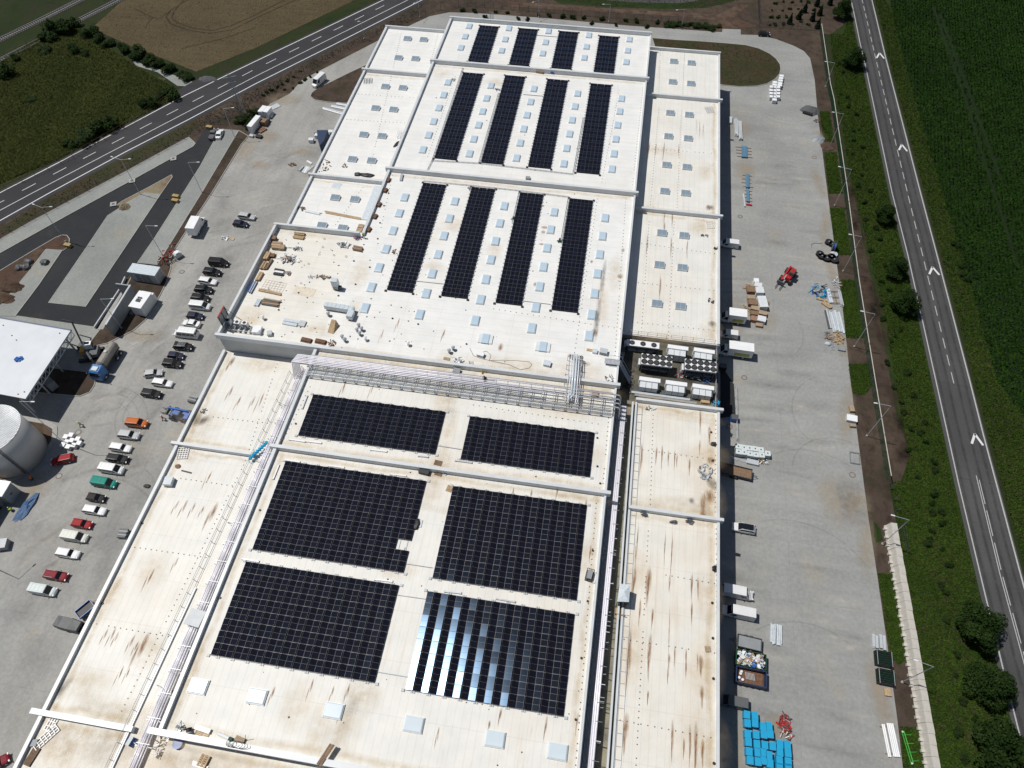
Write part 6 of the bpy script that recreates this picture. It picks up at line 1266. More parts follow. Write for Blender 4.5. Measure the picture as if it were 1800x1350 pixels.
for s_ in (-.2, .2): q.cyl((math.cos(ang0)*(R_+.12)+s_*.7, math.sin(ang0)*(R_+.12)+s_*.7, .3), (math.cos(ang0)*(R_+.12)+s_*.7, math.sin(ang0)*(R_+.12)+s_*.7, TZ), .05, 5)
for k in range(22): q.box((math.cos(ang0)*(R_+.12), math.sin(ang0)*(R_+.12), .4+.37*k), (.1, .55, .04), ang0+1.57)
q.build('ladder', m_dgrey, tnk)
# small building with a garage opening
p0 = at(37.5, 863, 0); hb_ = 3.2
wb = thing('small_building', 'low grey building with a white roof and open garage at the left edge', 'building', (p0[0], p0[1], .05), 0)
MB().bb(-9, -2.6, 0, 0, 0, hb_).build('wall', m_grey, wb); MB().bb(-9, -9, 0, -1.6, -2.603, hb_-.02).build('wall', m_grey, wb)
MB().bb(-9.2, -2.7, hb_+.003, .12, .15, hb_+.16).build('roof', m_white, wb); MB().bb(-9.2, -9.1, hb_+.0, -1.5, -2.72, hb_+.14).build('roof', m_white, wb)
MB().bb(-1.62, -7.6, .05, -1.56, -3.4, 2.6).build('garage_door', m_black, wb); MB().bb(-.02, -1.6, 1.5, .03, -1.1, 1.9).build('lamp', m_dgrey, wb)
# equipment container, cabinet and retaining wall
a, b, c, d = [Vector(at(*p, 2.9)) for p in ((231.5, 463), (280, 470), (273, 484), (221, 478.5))]
ct = thing('equipment_container', 'long grey equipment container with a scuffed pale roof beside the terminal', 'container', tuple((a+c)/2-Vector((0, 0, 2.75))), math.atan2((b-a).y, (b-a).x)); LX, LY = (b-a).length, (d-a).length
MB().box((0, 0, 0), (LX-.12, LY-.12, 2.55)).build('body', m_lgrey, ct); MB().box((0, 0, 2.555), (LX, LY, .18)).build('roof', m_foil, ct)
for k in (-.18, .02, .2): MB().box((LX*k, -LY/2+.03, .15), (LX*.14, .05, 2.1)).build('door', m_grey, ct)
for k in range(9): MB().box((LX/2-.03, -LY/2+.3+k*(LY-.6)/8, .2), (.05, .08, 2.2)).build('rib', m_grey, ct)
a, b, c, d = [Vector(at(*p, 3.0)) for p in ((246, 509), (265, 516), (245.6, 544), (225.6, 541.5))]
cb = thing('power_cabinet', 'white power cabinet with dark roof vents beside the tall grey wall', 'cabinet', tuple((a+c)/2-Vector((0, 0, 2.85))), math.atan2((c-b).y, (c-b).x)); LX, LY = (c-b).length, (b-a).length
MB().box((0, 0, .1), (LX*.94, LY*.92, 2.6)).build('body', m_offw, cb); MB().box((0, 0, 2.703), (LX, LY, .15)).build('roof', m_white, cb); MB().box((-LX*.52, .0, .1), (.9, LY*.96, 2.1)).build('side_box', m_offw, cb)
for sx in (-.35, .15, .55):
    for sy in (-.7, -.35, .1): MB().box((sx, sy*.8+.1, 2.856), (.3, .22, .22)).build('roof_vent', m_dgrey, cb)
MB().box((0, -LY*.75, -.1), (LX*1.1, .5, .5)).build('step', m_dgrey, cb)
wl = thing('screen_wall', 'tall dark grey screen wall with a short return beside the power cabinet', 'wall', (0, 0, .05)); p, q_ = at(229, 501, 3.6), at(185.6, 571, 3.6); r_ = at(203, 498, 3.6)
MB().wall([p[:2], q_[:2]], .3, 0, 3.55).build('wall_panel', m_grey, wl); MB().wall([(p[0]-.16, p[1]-.05), r_[:2]], .28, 0, 3.5).build('wall_panel', m_grey, wl); MB().wall([p[:2], q_[:2]], .36, 3.553, 3.63).build('coping', m_lgrey, wl)
sheet('concrete_pad', [(213, 512), (217, 516), (182, 580), (172, 580)], .215, m_kerb)
lw_ = thing('low_wall', 'low grey wall running beside the concrete pad at the terminal', 'wall', (0, 0, .1)); MB().wall(g([(222, 490), (212, 512), (168, 578)]), .22, 0, .6).build('wall_panel', m_lgrey, lw_)
lf = thing('scissor_machine', 'small grey lifting machine with an open black frame beside the planting strip', 'machine', (*at(307, 452, .6)[:2], .06), -.6)
MB().box((0, .8, .25), (1.1, 1.5, 1.0)).build('body', m_lgrey, lf); MB().box((0, .8, 1.26), (.9, .9, .25)).build('cover', m_white, lf)
q = MB()
for x in (-.6, .6): q.box((x, -1.2, .2), (.1, 2.2, .12)); q.box((x, -2.2, 0), (.12, .12, .8))
for y in (-2.2, -1.2, -.2): q.box((0, y, .33), (1.2, .1, .1))
q.build('frame', m_black, lf)
heap('red earth and scrap heap beside the lifting machine', 295, 447, .18, 1.6, 3.4, 46, [m_rust, m_soil2, m_red], 'earth_heap', 'heap', .9, .7)
# --- loads in the yards
def cube_stack(pts, d, m, lidm, labels, group, name, cat, z=.06, detail=None):
    protos = None
    for (px, py), lb in zip(pts, labels):
        x, y, _ = at(px, py, z+d[2]); r = thing(name, lb, cat, (x, y, z), random.uniform(-.05, .05), group)
        if protos is None:
            protos = [('body', MB().box((0, 0, .0), (d[0]*.96, d[1]*.96, d[2]*.94)).mesh('body', m)), ('lid', MB().box((0, 0, d[2]*.943), (d[0], d[1], d[2]*.07)).mesh('lid', lidm))]
            if detail: protos += detail
        for n, me in protos: ob(n, me, r)
ws = [(115, 767), (124, 764), (136, 771), (116.5, 776), (125.5, 773.5), (110, 781), (119, 784.5), (129, 782), (138, 778)]
cube_stack(ws, (.84, .84, .8), m_offw, m_white, ['white cube load by the tank, '+s_ for s_ in ('left of the two at the back', 'right of the two at the back', 'rightmost of the upper row', 'left one in the middle of the block', 'right one in the middle of the block', 'standing alone at the far left', 'nearest to the red askew car', 'left of the two at the lower right', 'right of the two at the lower right')], 'white cube loads beside the tank', 'wrapped_cube', 'load')
# IBC containers
def ibc_detail():
    q = MB()
    for x in (-.47, 0, .47): q.box((x, -.51, .1), (.04, .03, .95)); q.box((x, .51, .1), (.04, .03, .95))
    for y in (-.4, 0, .4): q.box((-.5, y, .1), (.03, .04, .95)); q.box((.5, y, .1), (.03, .04, .95))
    for z in (.4, .7): q.box((0, -.53, z), (1.0, .02, .03)); q.box((0, .53, z), (1.0, .02, .03))
    c = MB().cyl((0, 0, 1.14), (0, 0, 1.2), .13, 10); p = MB().box((0, 0, -.02), (1.02, 1.04, .1))
    return [('cage', q.mesh('cage', m_steel)), ('cap', c.mesh('cap', m_dgrey)), ('pallet_base', p.mesh('pallet_base', m_dgrey))]
ib = [(1270+a/4.818, 680+b/4.818) for a, b in ((135, 503), (183, 512), (230, 518), (277, 524), (326, 532), (137, 548), (184, 553), (234, 564), (284, 572), (334, 576), (383, 563))]
nm = ('first', 'second', 'third', 'fourth', 'fifth')
cube_stack(ib, (.98, 1.0, 1.13), M('tank_plastic', (.50, .56, .57), .3, 0, .1), M('tank_plastic_top', (.62, .68, .68), .3, 0, .1), ['pale caged liquid tank, '+s_+' from the wall in the upper row' for s_ in nm]+['pale caged liquid tank, '+s_+' from the wall in the lower row' for s_ in nm]+['pale caged liquid tank at the outer end, alone past both rows'], 'caged liquid tanks in two rows', 'liquid_tank', 'tank', .06, ibc_detail())
crate('flat grey steel box below the lower row of liquid tanks', 1323, 812.5, .06, (2.0, .9, .4), m_lgrey, -.1, 'steel_box', 'box')
heap('foil-wrapped lump and timber beside the flat grey steel box', 1340, 812, .06, .9, .5, 16, [m_foil, m_wood, m_white], 'wrapped_scrap', 'scrap', .7, .7)
planks('long thin grey bars between the wall shadow and the flat steel box', 1302, 808.5, .06, 2, 4.0, .5, .1, m_steel, -.15, 1, 'steel_bar_stack', 'bars')
# blue crates
bc = [(1280+a/5.194, 1090+b/5.194) for a, b in ((173,862),(178,940),(245,872),(247,940),(322,970),(374,966),(328,1042),(386,1040),(180,1037),(187,1112),(257,1046),(264,1130),(336,1140),(408,1150),(475,1132),(542,1137),(194,1198),(203,1278),(272,1208),(322,1208),(374,1232),(474,1204),(548,1212),(274,1290),(328,1280),(384,1308),(470,1280),(550,1292),(472,1345),(552,1350))]
bl = ['leftmost crate at the very top of the pile', 'crate below the topmost left one', 'second crate of the top pair, beside the left one', 'crate below the second of the top pair', 'left crate of the raised middle four', 'right crate of the raised middle four', 'lower left crate of the raised middle four', 'lower right crate of the raised middle four', 'left edge, upper crate of the second pair down', 'left edge, lower crate of the second pair down', 'second column, just right of the left edge second pair', 'second column, first of the long horizontal row', 'third in the long horizontal row', 'fourth in the long horizontal row with a gap before it', 'fifth in the long horizontal row, taller', 'right end of the long horizontal row', 'left edge, upper crate of the third pair down', 'left edge, lowest crate', 'second column, touching its right neighbour', 'third column, touching its left neighbour', 'fourth column beside the open gap', 'left of the right-hand double column, second down', 'right edge, second crate down', 'second column, bottom crate above the photo edge', 'third column, bottom crate above the photo edge', 'fourth column, bottom crate', 'left of the right-hand double column, third down', 'right edge, third crate down', 'left of the right-hand double column, cut by the photo edge', 'right edge, cut by the photo edge']
cube_stack(bc, (.88, 1.02, 1.2), m_cyan, m_cyan, ['bright blue crate, '+s_ for s_ in bl], 'bright blue crates in the east yard', 'blue_crate', 'crate', .06, [('edge_strip', MB().box((0, -.517, 1.06), (.89, .014, .1)).mesh('edge_strip', M('crate_edge', (.35, .45, .5), .5)))])
# white packs at the far bend of the yard
wp = [(1350+a/K, b/K) for a, b in ((95,528),(92,545),(88,562),(85,580),(82,594),(48,573),(46,590),(28,605),(48,607),(70,607),(26,628),(47,630),(70,628),(26,650),(47,652),(70,650),(27,672),(48,674),(70,672),(46,694))]
wl_ = ['topmost one in the curved tail', 'second pack down the curved tail', 'third pack down the curved tail', 'fourth pack down the curved tail', 'last pack of the curved tail', 'back pack just left of the tail', 'second pack left of the tail', 'left pack of the first full row', 'middle pack of the first full row', 'right pack of the first full row', 'left pack of the second full row', 'middle pack of the second full row', 'right pack of the second full row', 'left pack of the third full row', 'middle pack of the third full row', 'right pack of the third full row', 'left pack of the last full row', 'middle pack of the last full row', 'right pack of the last full row', 'single pack sticking out at the near end']
cube_stack(wp, (1.1, .95, .95), m_offw, m_white, ['white wrapped pack at the grass island, '+s_ for s_ in wl_], 'white wrapped packs at the grass island', 'wrapped_pack', 'pack')
def pile(label, px, py, rx, ry, h, m, name='gravel_pile', cat='gravel pile', z=.06):
    mb = MB(); n = 20; vs = []; 
    for k, (f, zz) in enumerate(((1, 0), (.8, .3), (.55, .68), (.25, .94))):
        for i in range(n): t = i/n*6.283; q = 1+random.uniform(-.12, .12); vs.append((math.cos(t)*rx*f*q, math.sin(t)*ry*f*q, h*zz*random.uniform(.85, 1.1)))
    vs.append((0, 0, h)); fs = []
    for k in range(3):
        for i in range(n): fs.append((k*n+i, k*n+(i+1) % n, (k+1)*n+(i+1) % n, (k+1)*n+i))
    for i in range(n): fs.append((3*n+i, 3*n+(i+1) % n, 4*n))
    mb.add(vs, fs); return item(name, label, cat, px, py, z, [(name, mb, m)])
pile('larger dark gravel pile at the east yard edge, with a black trough', 1424, 195, 2.4, 2.2, .9, m_gravel)
item('trough', 'black trough lying against the larger gravel pile', 'trough', 1419, 201, .06, [('trough', MB().box((0, 0, 0), (2.4, .7, .5)), m_black)], -.4)
pile('smaller grey gravel pile below the larger one', 1437, 244, 1.9, 1.9, .8, m_grey)
pile('small red-brown earth pile right of the smaller gravel pile', 1455, 257, 1.7, 1.9, .5, m_soil2, 'earth_pile', 'earth pile')
heap('dark debris between the two gravel piles', 1436, 213, .06, .6, .7, 14, [m_dgrey, m_wood2], 'debris', 'debris', .7, .3)
pile('sandy spoil heap on the terminal island', 219, 364, 1.3, 1.2, .8, m_gravelsheet, 'sand_pile', 'sand pile', .2)
pile('grey rubble heap at the highway junction', 365, 139, 2.6, 1.3, .7, m_gravel, 'rubble_pile', 'rubble', .04)
pile('red clay heap on the terminal island at the left edge', 18, 505, 3.0, 1.6, 1.0, m_soil2, 'clay_pile', 'clay pile', .19)
pile('second clay heap lower on the terminal island at the left edge', 5, 525, 2.6, 1.4, .7, m_soil2, 'clay_pile', 'clay pile', .19)
AN = 1.48
planks('short blue-grey profile pack at the edge of the wall shadow', 1284, 212, .06, 3, 2.6, .8, .5, [m_foil, m_lgrey], AN+.05, 2, 'profile_pack', 'profiles')
planks('left of two long grey profile packs in the far east yard', 1294, 224, .06, 3, 6.6, .9, .55, m_lgrey, AN+.1, 2, 'profile_pack', 'profiles')
planks('right of two long grey profile packs in the far east yard', 1301, 229, .06, 3, 7.4, .9, .55, m_lgrey, AN+.1, 2, 'profile_pack', 'profiles')
m_steelblue = M('primed_steel_blue', (.13, .26, .38), .45, 0, .15, 2)
def girders(label, px, py, n, l, w, tie, m=m_steelblue, rz=1.55):
    r = thing('girder_stack', label, 'steel girders', at(px, py, .06), rz)
    for i in range(n): MB().box((random.uniform(-.1, .1), -w/2+w/n*(i+.5), .13), (l, w/n*.7, .3)).build('girder', m, r)
    for k in range(tie): MB().box((-l*.4+l*.8*k/max(1, tie-1), random.uniform(-.2, .2), .0), (.12, w*2.5, .125)).build('timber_bearer', m_wood2, r)
    return r
girders('wide blue girder stack on timber bearers in the far east yard', 1308, 268, 5, 4.4, 1.5, 4)
girders('narrow blue girder stack below the wide one', 1313.5, 319, 3, 5.0, .9, 4)
girders('bluish girder pair above the red steel piece', 1314, 345, 2, 4.4, .7, 4)
planks('single grey channel left of the bluish girder pair', 1308, 352, .06, 1, 4.8, .4, .3, m_lgrey, 1.65, 1, 'steel_channel', 'steel channel')
item('steel_piece', 'short red steel piece at the end of the bluish girder pair', 'steel', 1316.5, 361, .06, [('steel_piece', MB().box((0, 0, 0), (1.3, .35, .3)), m_red)], -.1)
# pallets and cartons heap in the east yard
for i, (a, b, d, mm, lb) in enumerate(((275, 530, (1.0, 1.0, .9), m_white, 'round-topped white bag load at the top of the carton heap'), (293, 575, (1.5, 1.2, 1.0), m_offw, 'white wrapped load second from the top of the carton heap'), (308, 630, (1.6, 1.6, 1.2), m_offw, 'tall white wrapped load on the right of the carton heap'), (336, 745, (1.7, 2.9, 1.3), m_offw, 'long white wrapped load in the middle right of the carton heap'), (340, 850, (1.6, 1.0, .8), m_card, 'brown carton below the long white wrapped load'), (328, 910, (1.6, 1.4, .9), m_offw, 'white wrapped load near the bottom of the carton heap'), (305, 965, (1.3, .8, .5), m_card, 'flat carton at the very bottom of the carton heap'), (232, 615, (2.0, 1.6, .8), m_wood2, 'dark brown carton at the upper left of the carton heap'), (225, 690, (1.5, 1.0, .5), m_card, 'pale flat carton on the left of the carton heap'), (240, 745, (1.7, 1.4, .9), m_wood2, 'dark brown carton on the left of the carton heap'), (268, 800, (1.7, 1.1, .6), m_card, 'pale carton in the centre of the carton heap'), (258, 850, (1.5, 1.0, .7), m_wood2, 'brown carton under the pale central carton'), (258, 905, (1.4, 1.2, .8), M('terracotta_wrap', (.30, .17, .12), .7), 'reddish carton at the lower left of the carton heap'), (382, 748, (.8, .8, .3), m_wood2, 'small brown pallet right of the long white load'))):
    crate(lb, 1280+a/5.625, 400+b/5.625, .06, d, mm, random.uniform(-.2, .2), 'wrapped_load' if 'load' in lb else 'carton', 'load' if 'load' in lb else 'carton', None, 'carton heap in the east yard')
heap('torn cardboard scraps left of the carton heap', 1312, 504, .06, .9, .7, 16, [m_card, m_wood], 'cardboard_scrap', 'scrap', .8, .25)
heap('brown packing scraps among the cartons', 1322, 540, .06, 1.6, 2.4, 40, [m_card, m_wood, m_wood2], 'packing_scrap', 'scrap', .9, .3)
# cable drums at the yard edge
def drum(label, px, py, r, w, mf, mc, up=False):
    x, y, _ = at(px, py, .06+r*.6); o = thing('cable_drum', label, 'cable drum', (x, y, .06), random.uniform(0, 3), 'cable drums at the east yard edge')
    ax = (lambda t: (0, 0, t+w/2)) if up else (lambda t: (0, t, r))
    MB().cyl(ax(-w/2), ax(-w/2+.06), r, 18).build('flange', mf, o); MB().cyl(ax(w/2-.06), ax(w/2), r, 18).build('flange', mf, o); MB().cyl(ax(-w/2+.06), ax(w/2-.06), r*.72, 14).build('cable_winding', mc, o)
    MB().cyl(ax(w/2), ax(w/2+.02), r*.2, 8).build('hub', m_grey, o)
for a, b, r, up, mf, mc, lb in ((997, 140, .8, 1, m_black, m_black, 'topmost black drum'), (1028, 162, .7, 1, m_black, m_black, 'black drum between the top one and the blue one'), (1040, 200, 1.1, 0, m_dgrey, m_blue, 'big drum with blue windings'), (1045, 262, .8, 1, m_lgrey, m_black, 'pale-topped drum'), (908, 255, .8, 1, m_black, m_black, 'leftmost black drum'), (928, 280, .8, 1, m_black, m_black, 'black drum beside the leftmost one'), (980, 297, .9, 1, m_black, m_black, 'black drum in the lower middle'), (1025, 285, .85, 1, m_black, m_wood2, 'black drum with brown core'), (1052, 312, .9, 1, m_black, m_wood2, 'lowest drum at the kerb')): drum(lb+' of the east yard cable drums', 1280+a/5.625, 400+b/5.625, r, .6, mf, mc, bool(up))
planks('yellow timber lying between the cable drums', 1456, 447, .06, 2, 1.6, .3, .15, m_wood, 0)
q = MB(); q.tube([at(*p, .12) for p in ((1427, 435), (1426, 430), (1432, 427), (1440, 428), (1446, 427))], .04, 5); tag(q.build('hose', m_rope), 'thin hose lying left of the cable drums', 'hose')
# clutter along the kerb
heap('bright blue pipes and bags heaped beside the metal frames', 1442, 513, .06, 2.0, 1.9, 40, [m_cyan, m_black, m_blue, m_cyan], 'blue_pipe_heap', 'pipes', 1.8, .8)
heap('loose metal scrap above the standing metal frames', 1470, 498, .06, 1.0, 1.4, 30, [m_steel, m_wood2, m_white, m_lgrey], 'metal_scrap', 'scrap', .9, .4)
planks('yellow timber beams below the blue heap', 1445, 527, .06, 2, 2.4, .5, .3, m_wood, -.2)
planks('yellow timber bundle left of the steel frames', 1453, 536, .06, 4, 2.2, .9, .4, m_wood, -.7, 2)
frames('rusty steel frame lying flat between timber and kerb', 1468, 524, .06, 2.6, 3.2, m_wood2, .1, 'welded_rack', 'frame', 3, 3, .06)
planks('galvanised trunking stacked along the kerb', 1477, 524, .06, 4, 4.2, .7, .4, [m_steel, m_lgrey], 1.62, 2, 'trunking_stack', 'trunking')
planks('grey sheets leaning left of the rusty steel frame', 1458, 520, .06, 2, 4.0, .8, .3, m_foil, 1.68, 1, 'sheet_stack', 'metal sheets')
planks('wide stack of pale grey channels along the kerb', 1470, 566, .06, 6, 5.6, 2.3, .3, [m_foil, m_lgrey], 1.66, 1, 'channel_stack', 'steel channels')
planks('dark narrow channels left of the wide pale stack', 1457, 562, .06, 3, 5.2, 1.0, .25, [m_grey, m_lgrey, m_dgrey], 1.66, 1, 'channel_stack', 'steel channels')
heap('jumbled heap of yellow timber offcuts', 1470, 594, .06, 1.3, 1.5, 46, [m_wood, m_wood, m_card], 'timber_heap', 'timber', 1.3, .5)
heap('dark steel brackets left of the timber offcuts', 1456, 591, .06, .8, 1.4, 20, [m_dsteel, m_wood2], 'bracket_heap', 'brackets', .9, .4)
ldd = thing('ladder', 'steel ladder lying flat below the timber offcuts', 'ladder', at(1464, 608, .1), 1.52)
for s_ in (-.4, .4): MB().box((0, s_, 0), (2.6, .06, .06)).build('rail', m_steel, ldd)
for k in range(7): MB().box((-1.1+.37*k, 0, .003), (.05, .74, .05)).build('rung', m_steel, ldd)
sack('grey sack beside the ladder', 1455, 605, .06, .6, .5, .5, m_lgrey, 0, 'sack', 'sack')
crate('flat dark grey box at the kerb below the timber offcuts', 1479.5, 613.5, .06, (1.3, .9, .35), m_grey, -.1, 'tool_box', 'box')
crate('brown carton at the kerb above the white film pack', 1497, 719, .06, (.8, 1.2, .6), m_card, .1, 'carton', 'carton')
crate('white film-wrapped pack at the kerb between two brown cartons', 1497, 736, .06, (1.8, 1.3, .7), m_foil, -.1, 'wrapped_pack', 'pack', m_white)
crate('brown carton at the kerb below the white film pack', 1498.5, 748, .06, (1.0, .6, .5), m_card, .05, 'carton', 'carton')
frames('small steel frame lying at the kerb', 1502, 806, .06, 1.6, 2.2, m_dsteel, -.05, 'welded_rack', 'frame', 2, 2, .05)
planks('left of two bundles of silver channels in the near east yard', 1358.5, 1114, .06, 3, 3.0, .8, .35, m_foil, 1.5, 2, 'channel_bundle', 'steel channels')
planks('right of two bundles of silver channels in the near east yard', 1369.5, 1116, .06, 3, 3.0, .8, .35, m_foil, 1.5, 2, 'channel_bundle', 'steel channels')
planks('left of two white slab packs at the east kerb', 1538, 1128, .06, 2, 2.1, .95, .4, m_lgrey, 1.5, 2, 'slab_pack', 'slabs')
planks('right of two white slab packs at the east kerb', 1551, 1129, .06, 2, 2.2, .95, .4, m_lgrey, 1.5, 2, 'slab_pack', 'slabs')
def fence_pack(label, px, py, l):
    r = thing('fence_panel_pack', label, 'fence panels', at(px, py, .06), -.04)
    for k in range(13): MB().box((0, -l/2+l/13*(k+.5), .1), (2.3, .06, 1.0)).build('fence_panel', m_green if k % 2 else m_black, r)
    for x in (-1.1, 1.1): MB().box((x, 0, 0), (.1, l, .095)).build('bearer', m_black, r)
    for x in (-1.05, 1.05): MB().box((x, 0, 1.103), (.06, l, .04)).build('tie', m_steel, r)
fence_pack('upper of two stacks of dark green fence panels at the kerb', 1550, 1160, 2.2); fence_pack('lower of two stacks of dark green fence panels at the kerb', 1553.5, 1192, 2.2)
crate('small timber box below the fence panel stacks', 1560, 1217, .06, (.9, 1.0, .35), m_wood, 0, 'timber_box', 'box')
def white_pipes(label, px, py, n, l):
    r = thing('pipe_bundle', label, 'pipes', at(px, py, .06), 1.66)
    for i in range(n): MB().cyl((-l/2, -.25*n/2+.25*(i+.5), .25), (l/2, -.25*n/2+.25*(i+.5), .25), .115, 10).build('pipe', m_white, r)
    for x in (-l*.4, l*.42): MB().box((x, 0, 0), (.12, .25*n+.4, .13)).build('bearer', m_wood2, r)
white_pipes('narrow bundle of white pipes near the bottom of the east kerb', 1557, 1302, 2, 4.2); white_pipes('wide bundle of white pipes nearest the east kerb', 1569, 1301, 4, 4.3)
gt = thing('lime_frame', 'lime green steel frame lying in the grass at the kerb', 'frame', at(1596, 1314, .1), 1.74)
MB().box((0, 0, .12), (4.2, .12, .12)).build('beam', m_lime, gt); MB().box((0, .3, .12), (4.0, .08, .1)).build('beam', m_lime, gt)
for k in range(4): MB().box((-1.7+1.1*k, -.4, .06), (.06, 1.1, .05)).build('cross_bar', m_lime, gt)
for x in (-2.0, 2.0): MB().cyl((x, .1, .1), (x, .25, .1), .14, 10).build('wheel', m_white, gt)
heap('upper heap of red machine parts above the blue crates', 1379.5, 1266, .06, .9, .8, 26, [m_red, m_red, m_dgrey], 'machine_parts', 'machine parts', 1.1, .5)
heap('lower heap of red machine parts above the blue crates', 1379.5, 1278, .06, .9, .7, 24, [m_red, m_red, m_dgrey], 'machine_parts', 'machine parts', 1.1, .5)
heap('brown and white parts between the red parts and the blue crates', 1381, 1291, .06, .9, .7, 26, [m_wood2, m_card, m_white, m_red], 'machine_parts', 'machine parts', .8, .5)
for a, b, lb in ((1271, 645, 'dark bin in the wall shadow beside the chillers'), (1291, 735, 'small blue bin at the edge of the wall shadow')): crate(lb, a, b, .06, (1.2, 1.0, 1.1), m_black if 'dark' in lb else m_blue, 0, 'waste_bin', 'bin', m_dgrey)
sheet('ramp', [(1266, 640), (1290, 676), (1293, 732), (1266, 735)], .1, m_asph)
railing('thin railing beside the dark loading ramp', [at(1292, 683)[:2]+(0,), at(1294, 775)[:2]+(0,)], .08, 1.0, 2.0)
# --- west yard loads
for i, (a, b, d, mm, nm_, lb) in enumerate(((400, 485, (1.2, 2.6, 1.9), m_white, 'portable_toilet', 'left of two white cabin boxes at the corner of the west yard'), (455, 490, (1.2, 2.4, 1.9), m_white, 'portable_toilet', 'right of two white cabin boxes at the corner of the west yard'), (305, 625, (1.3, 4.6, 2.1), m_white, 'storage_cabin', 'long white cabin box beside the brown crates'), (404, 605, (1.8, 1.6, 1.3), m_wood2, 'timber_crate', 'brown timber crate right of the long white cabin box'), (500, 505, (.8, 1.0, .5), m_offw, 'carton', 'small white carton right of the two white cabin boxes'), (490, 540, (.8, .8, .4), m_offw, 'carton', 'small white carton below the right white cabin box'), (270, 765, (1.0, .7, .5), m_lgrey, 'carton', 'pale carton below the long white cabin box'), (355, 770, (1.5, 1.0, .5), m_black, 'plastic_box', 'black box below the long white cabin box'), (450, 590, (.7, 1.4, .9), m_dgrey, 'plastic_box', 'dark box right of the brown timber crate'))):
    crate(lb, 400+a/6.427, 120+b/6.427, .06, d, mm, -.15, nm_, nm_.split('_')[-1])
planks('brown boards stacked below the timber crate', 460, 228, .06, 4, 2.4, 1.8, .35, [m_wood2, m_rust], 1.0, 1, 'board_stack', 'boards')
heap('brown scrap between the white cabins and the timber crate', 459, 207, .06, 1.0, 1.4, 20, [m_wood2, m_rust], 'scrap_heap', 'scrap', 1.0, .5)
planks('grey slab lying beyond the white cabin boxes', 484, 187, .06, 1, 2.6, 2.0, .12, m_lgrey, .9, 1, 'slab', 'slab')
for i, (a, b, d, mm, lb) in enumerate(((1005, 728, (1.0, .9, .8), m_grey, 'dark grey cube at the back left of the cube group by the wall'), (1050, 738, (1.0, .9, .8), m_grey, 'dark grey cube at the back right of the cube group by the wall'), (1013, 762, (1.1, 1.0, .9), m_offw, 'white cube in the middle of the cube group by the wall'), (945, 812, (1.2, 1.0, .9), m_offw, 'white cube standing alone left of the blue panel'), (1135, 750, (1.0, .9, .9), m_grey, 'grey cube touching the left wing wall'), (1165, 722, (1.1, 1.0, .9), m_offw, 'white cube touching the left wing wall'))): crate(lb, 400+a/6.427, 120+b/6.427, .06, d, mm, .1, 'wrapped_cube', 'load')
bp = MB(); P = g([(561, 243), (580, 243), (573, 262), (566, 270), (562, 258)]); mbp = MB().prism(P, .06, 2.4); tag(mbp.build('blue_shelter', M('dark_blue_cover', (.015, .035, .085), .55)), 'dark blue covered shelter against the left wing wall', 'shelter')
for i, (px, py, l, w_, lb) in enumerate(((585, 195, 6.0, .9, 'longest white panel of the fan by the soil island'), (596, 189, 5.2, .9, 'middle white panel of the fan by the soil island'), (603, 184, 3.6, .8, 'upper white panel of the fan by the soil island'))): planks(lb, px, py, .06, 2, l, w_, .2, [m_white, m_foil], -.25+.08*i, 1, 'panel_stack', 'panels')
heap('small brown scrap pile in the upper west yard', 514, 290, .06, .9, .7, 18, [m_wood2, m_dgrey, m_card], 'scrap_heap', 'scrap', .8, .25)
planks('grey metal bundle left of the pale sheets in the upper west yard', 529, 296, .06, 3, 1.8, .8, .25, [m_grey, m_lgrey], 1.3, 1, 'metal_bundle', 'metal')
planks('pale sheets near the left wing corner', 538, 298, .06, 3, 2.6, 1.3, .12, [m_foil, m_white], 1.5, 1, 'sheet_stack', 'metal sheets')
planks('thin grey strips beside the pale sheets', 546, 296, .06, 3, 2.2, .5, .15, m_lgrey, 1.2, 1, 'strip_stack', 'metal strips')
planks('white bar bundle above the pale sheets', 544, 285.5, .06, 2, 1.8, .5, .2, m_white, -.5, 1, 'bar_bundle', 'bars')
planks('dark pallet stack at the factory wall beside the black car', 340, 703, .06, 4, 1.7, 1.3, .8, [m_dgrey, m_grey], -.1, 3, 'pallet_stack', 'pallets')
planks('dark slatted stack at the factory wall in the lower west yard', 217, 938, .06, 5, 1.5, 1.6, .7, [m_grey, m_dgrey], .1, 2, 'pallet_stack', 'pallets')
sack('small black bag near the factory wall in the lower west yard', 259, 855, .06, .6, .35, .3, m_black)
heap('white scrap and yellow board lying in the upper west yard', 396, 419, .06, .9, .7, 16, [m_white, m_lgrey], 'metal_scrap', 'scrap', 1.0, .15); planks('yellow board beside the white scrap in the upper west yard', 407.5, 420, .06, 1, 1.1, .8, .1, m_wood, -.1, 1, 'board', 'board')
tp = sack('crumpled blue tarpaulin on the ground beside the small building', 50, 891, .06, .95, 2.3, .45, m_tarp, -.2, 'tarpaulin', 'tarpaulin', .45)
crate('dark grey stone block at the left edge of the lower west yard', 3, 957, .06, (1.8, 1.6, 1.2), m_grey, .3, 'stone_block', 'block', m_lgrey)
for i, (px, py, lb) in enumerate(((51, 461, 'upper dark boulder on the clay island'), (35, 471, 'left dark boulder on the clay island'), (46.5, 470.5, 'right dark boulder on the clay island'), (79, 462, 'dark boulder alone on the left bus platform'))): sack(lb, px, py, .2, .9, .8, .8, m_dgrey, 0, 'boulder', 'boulder')
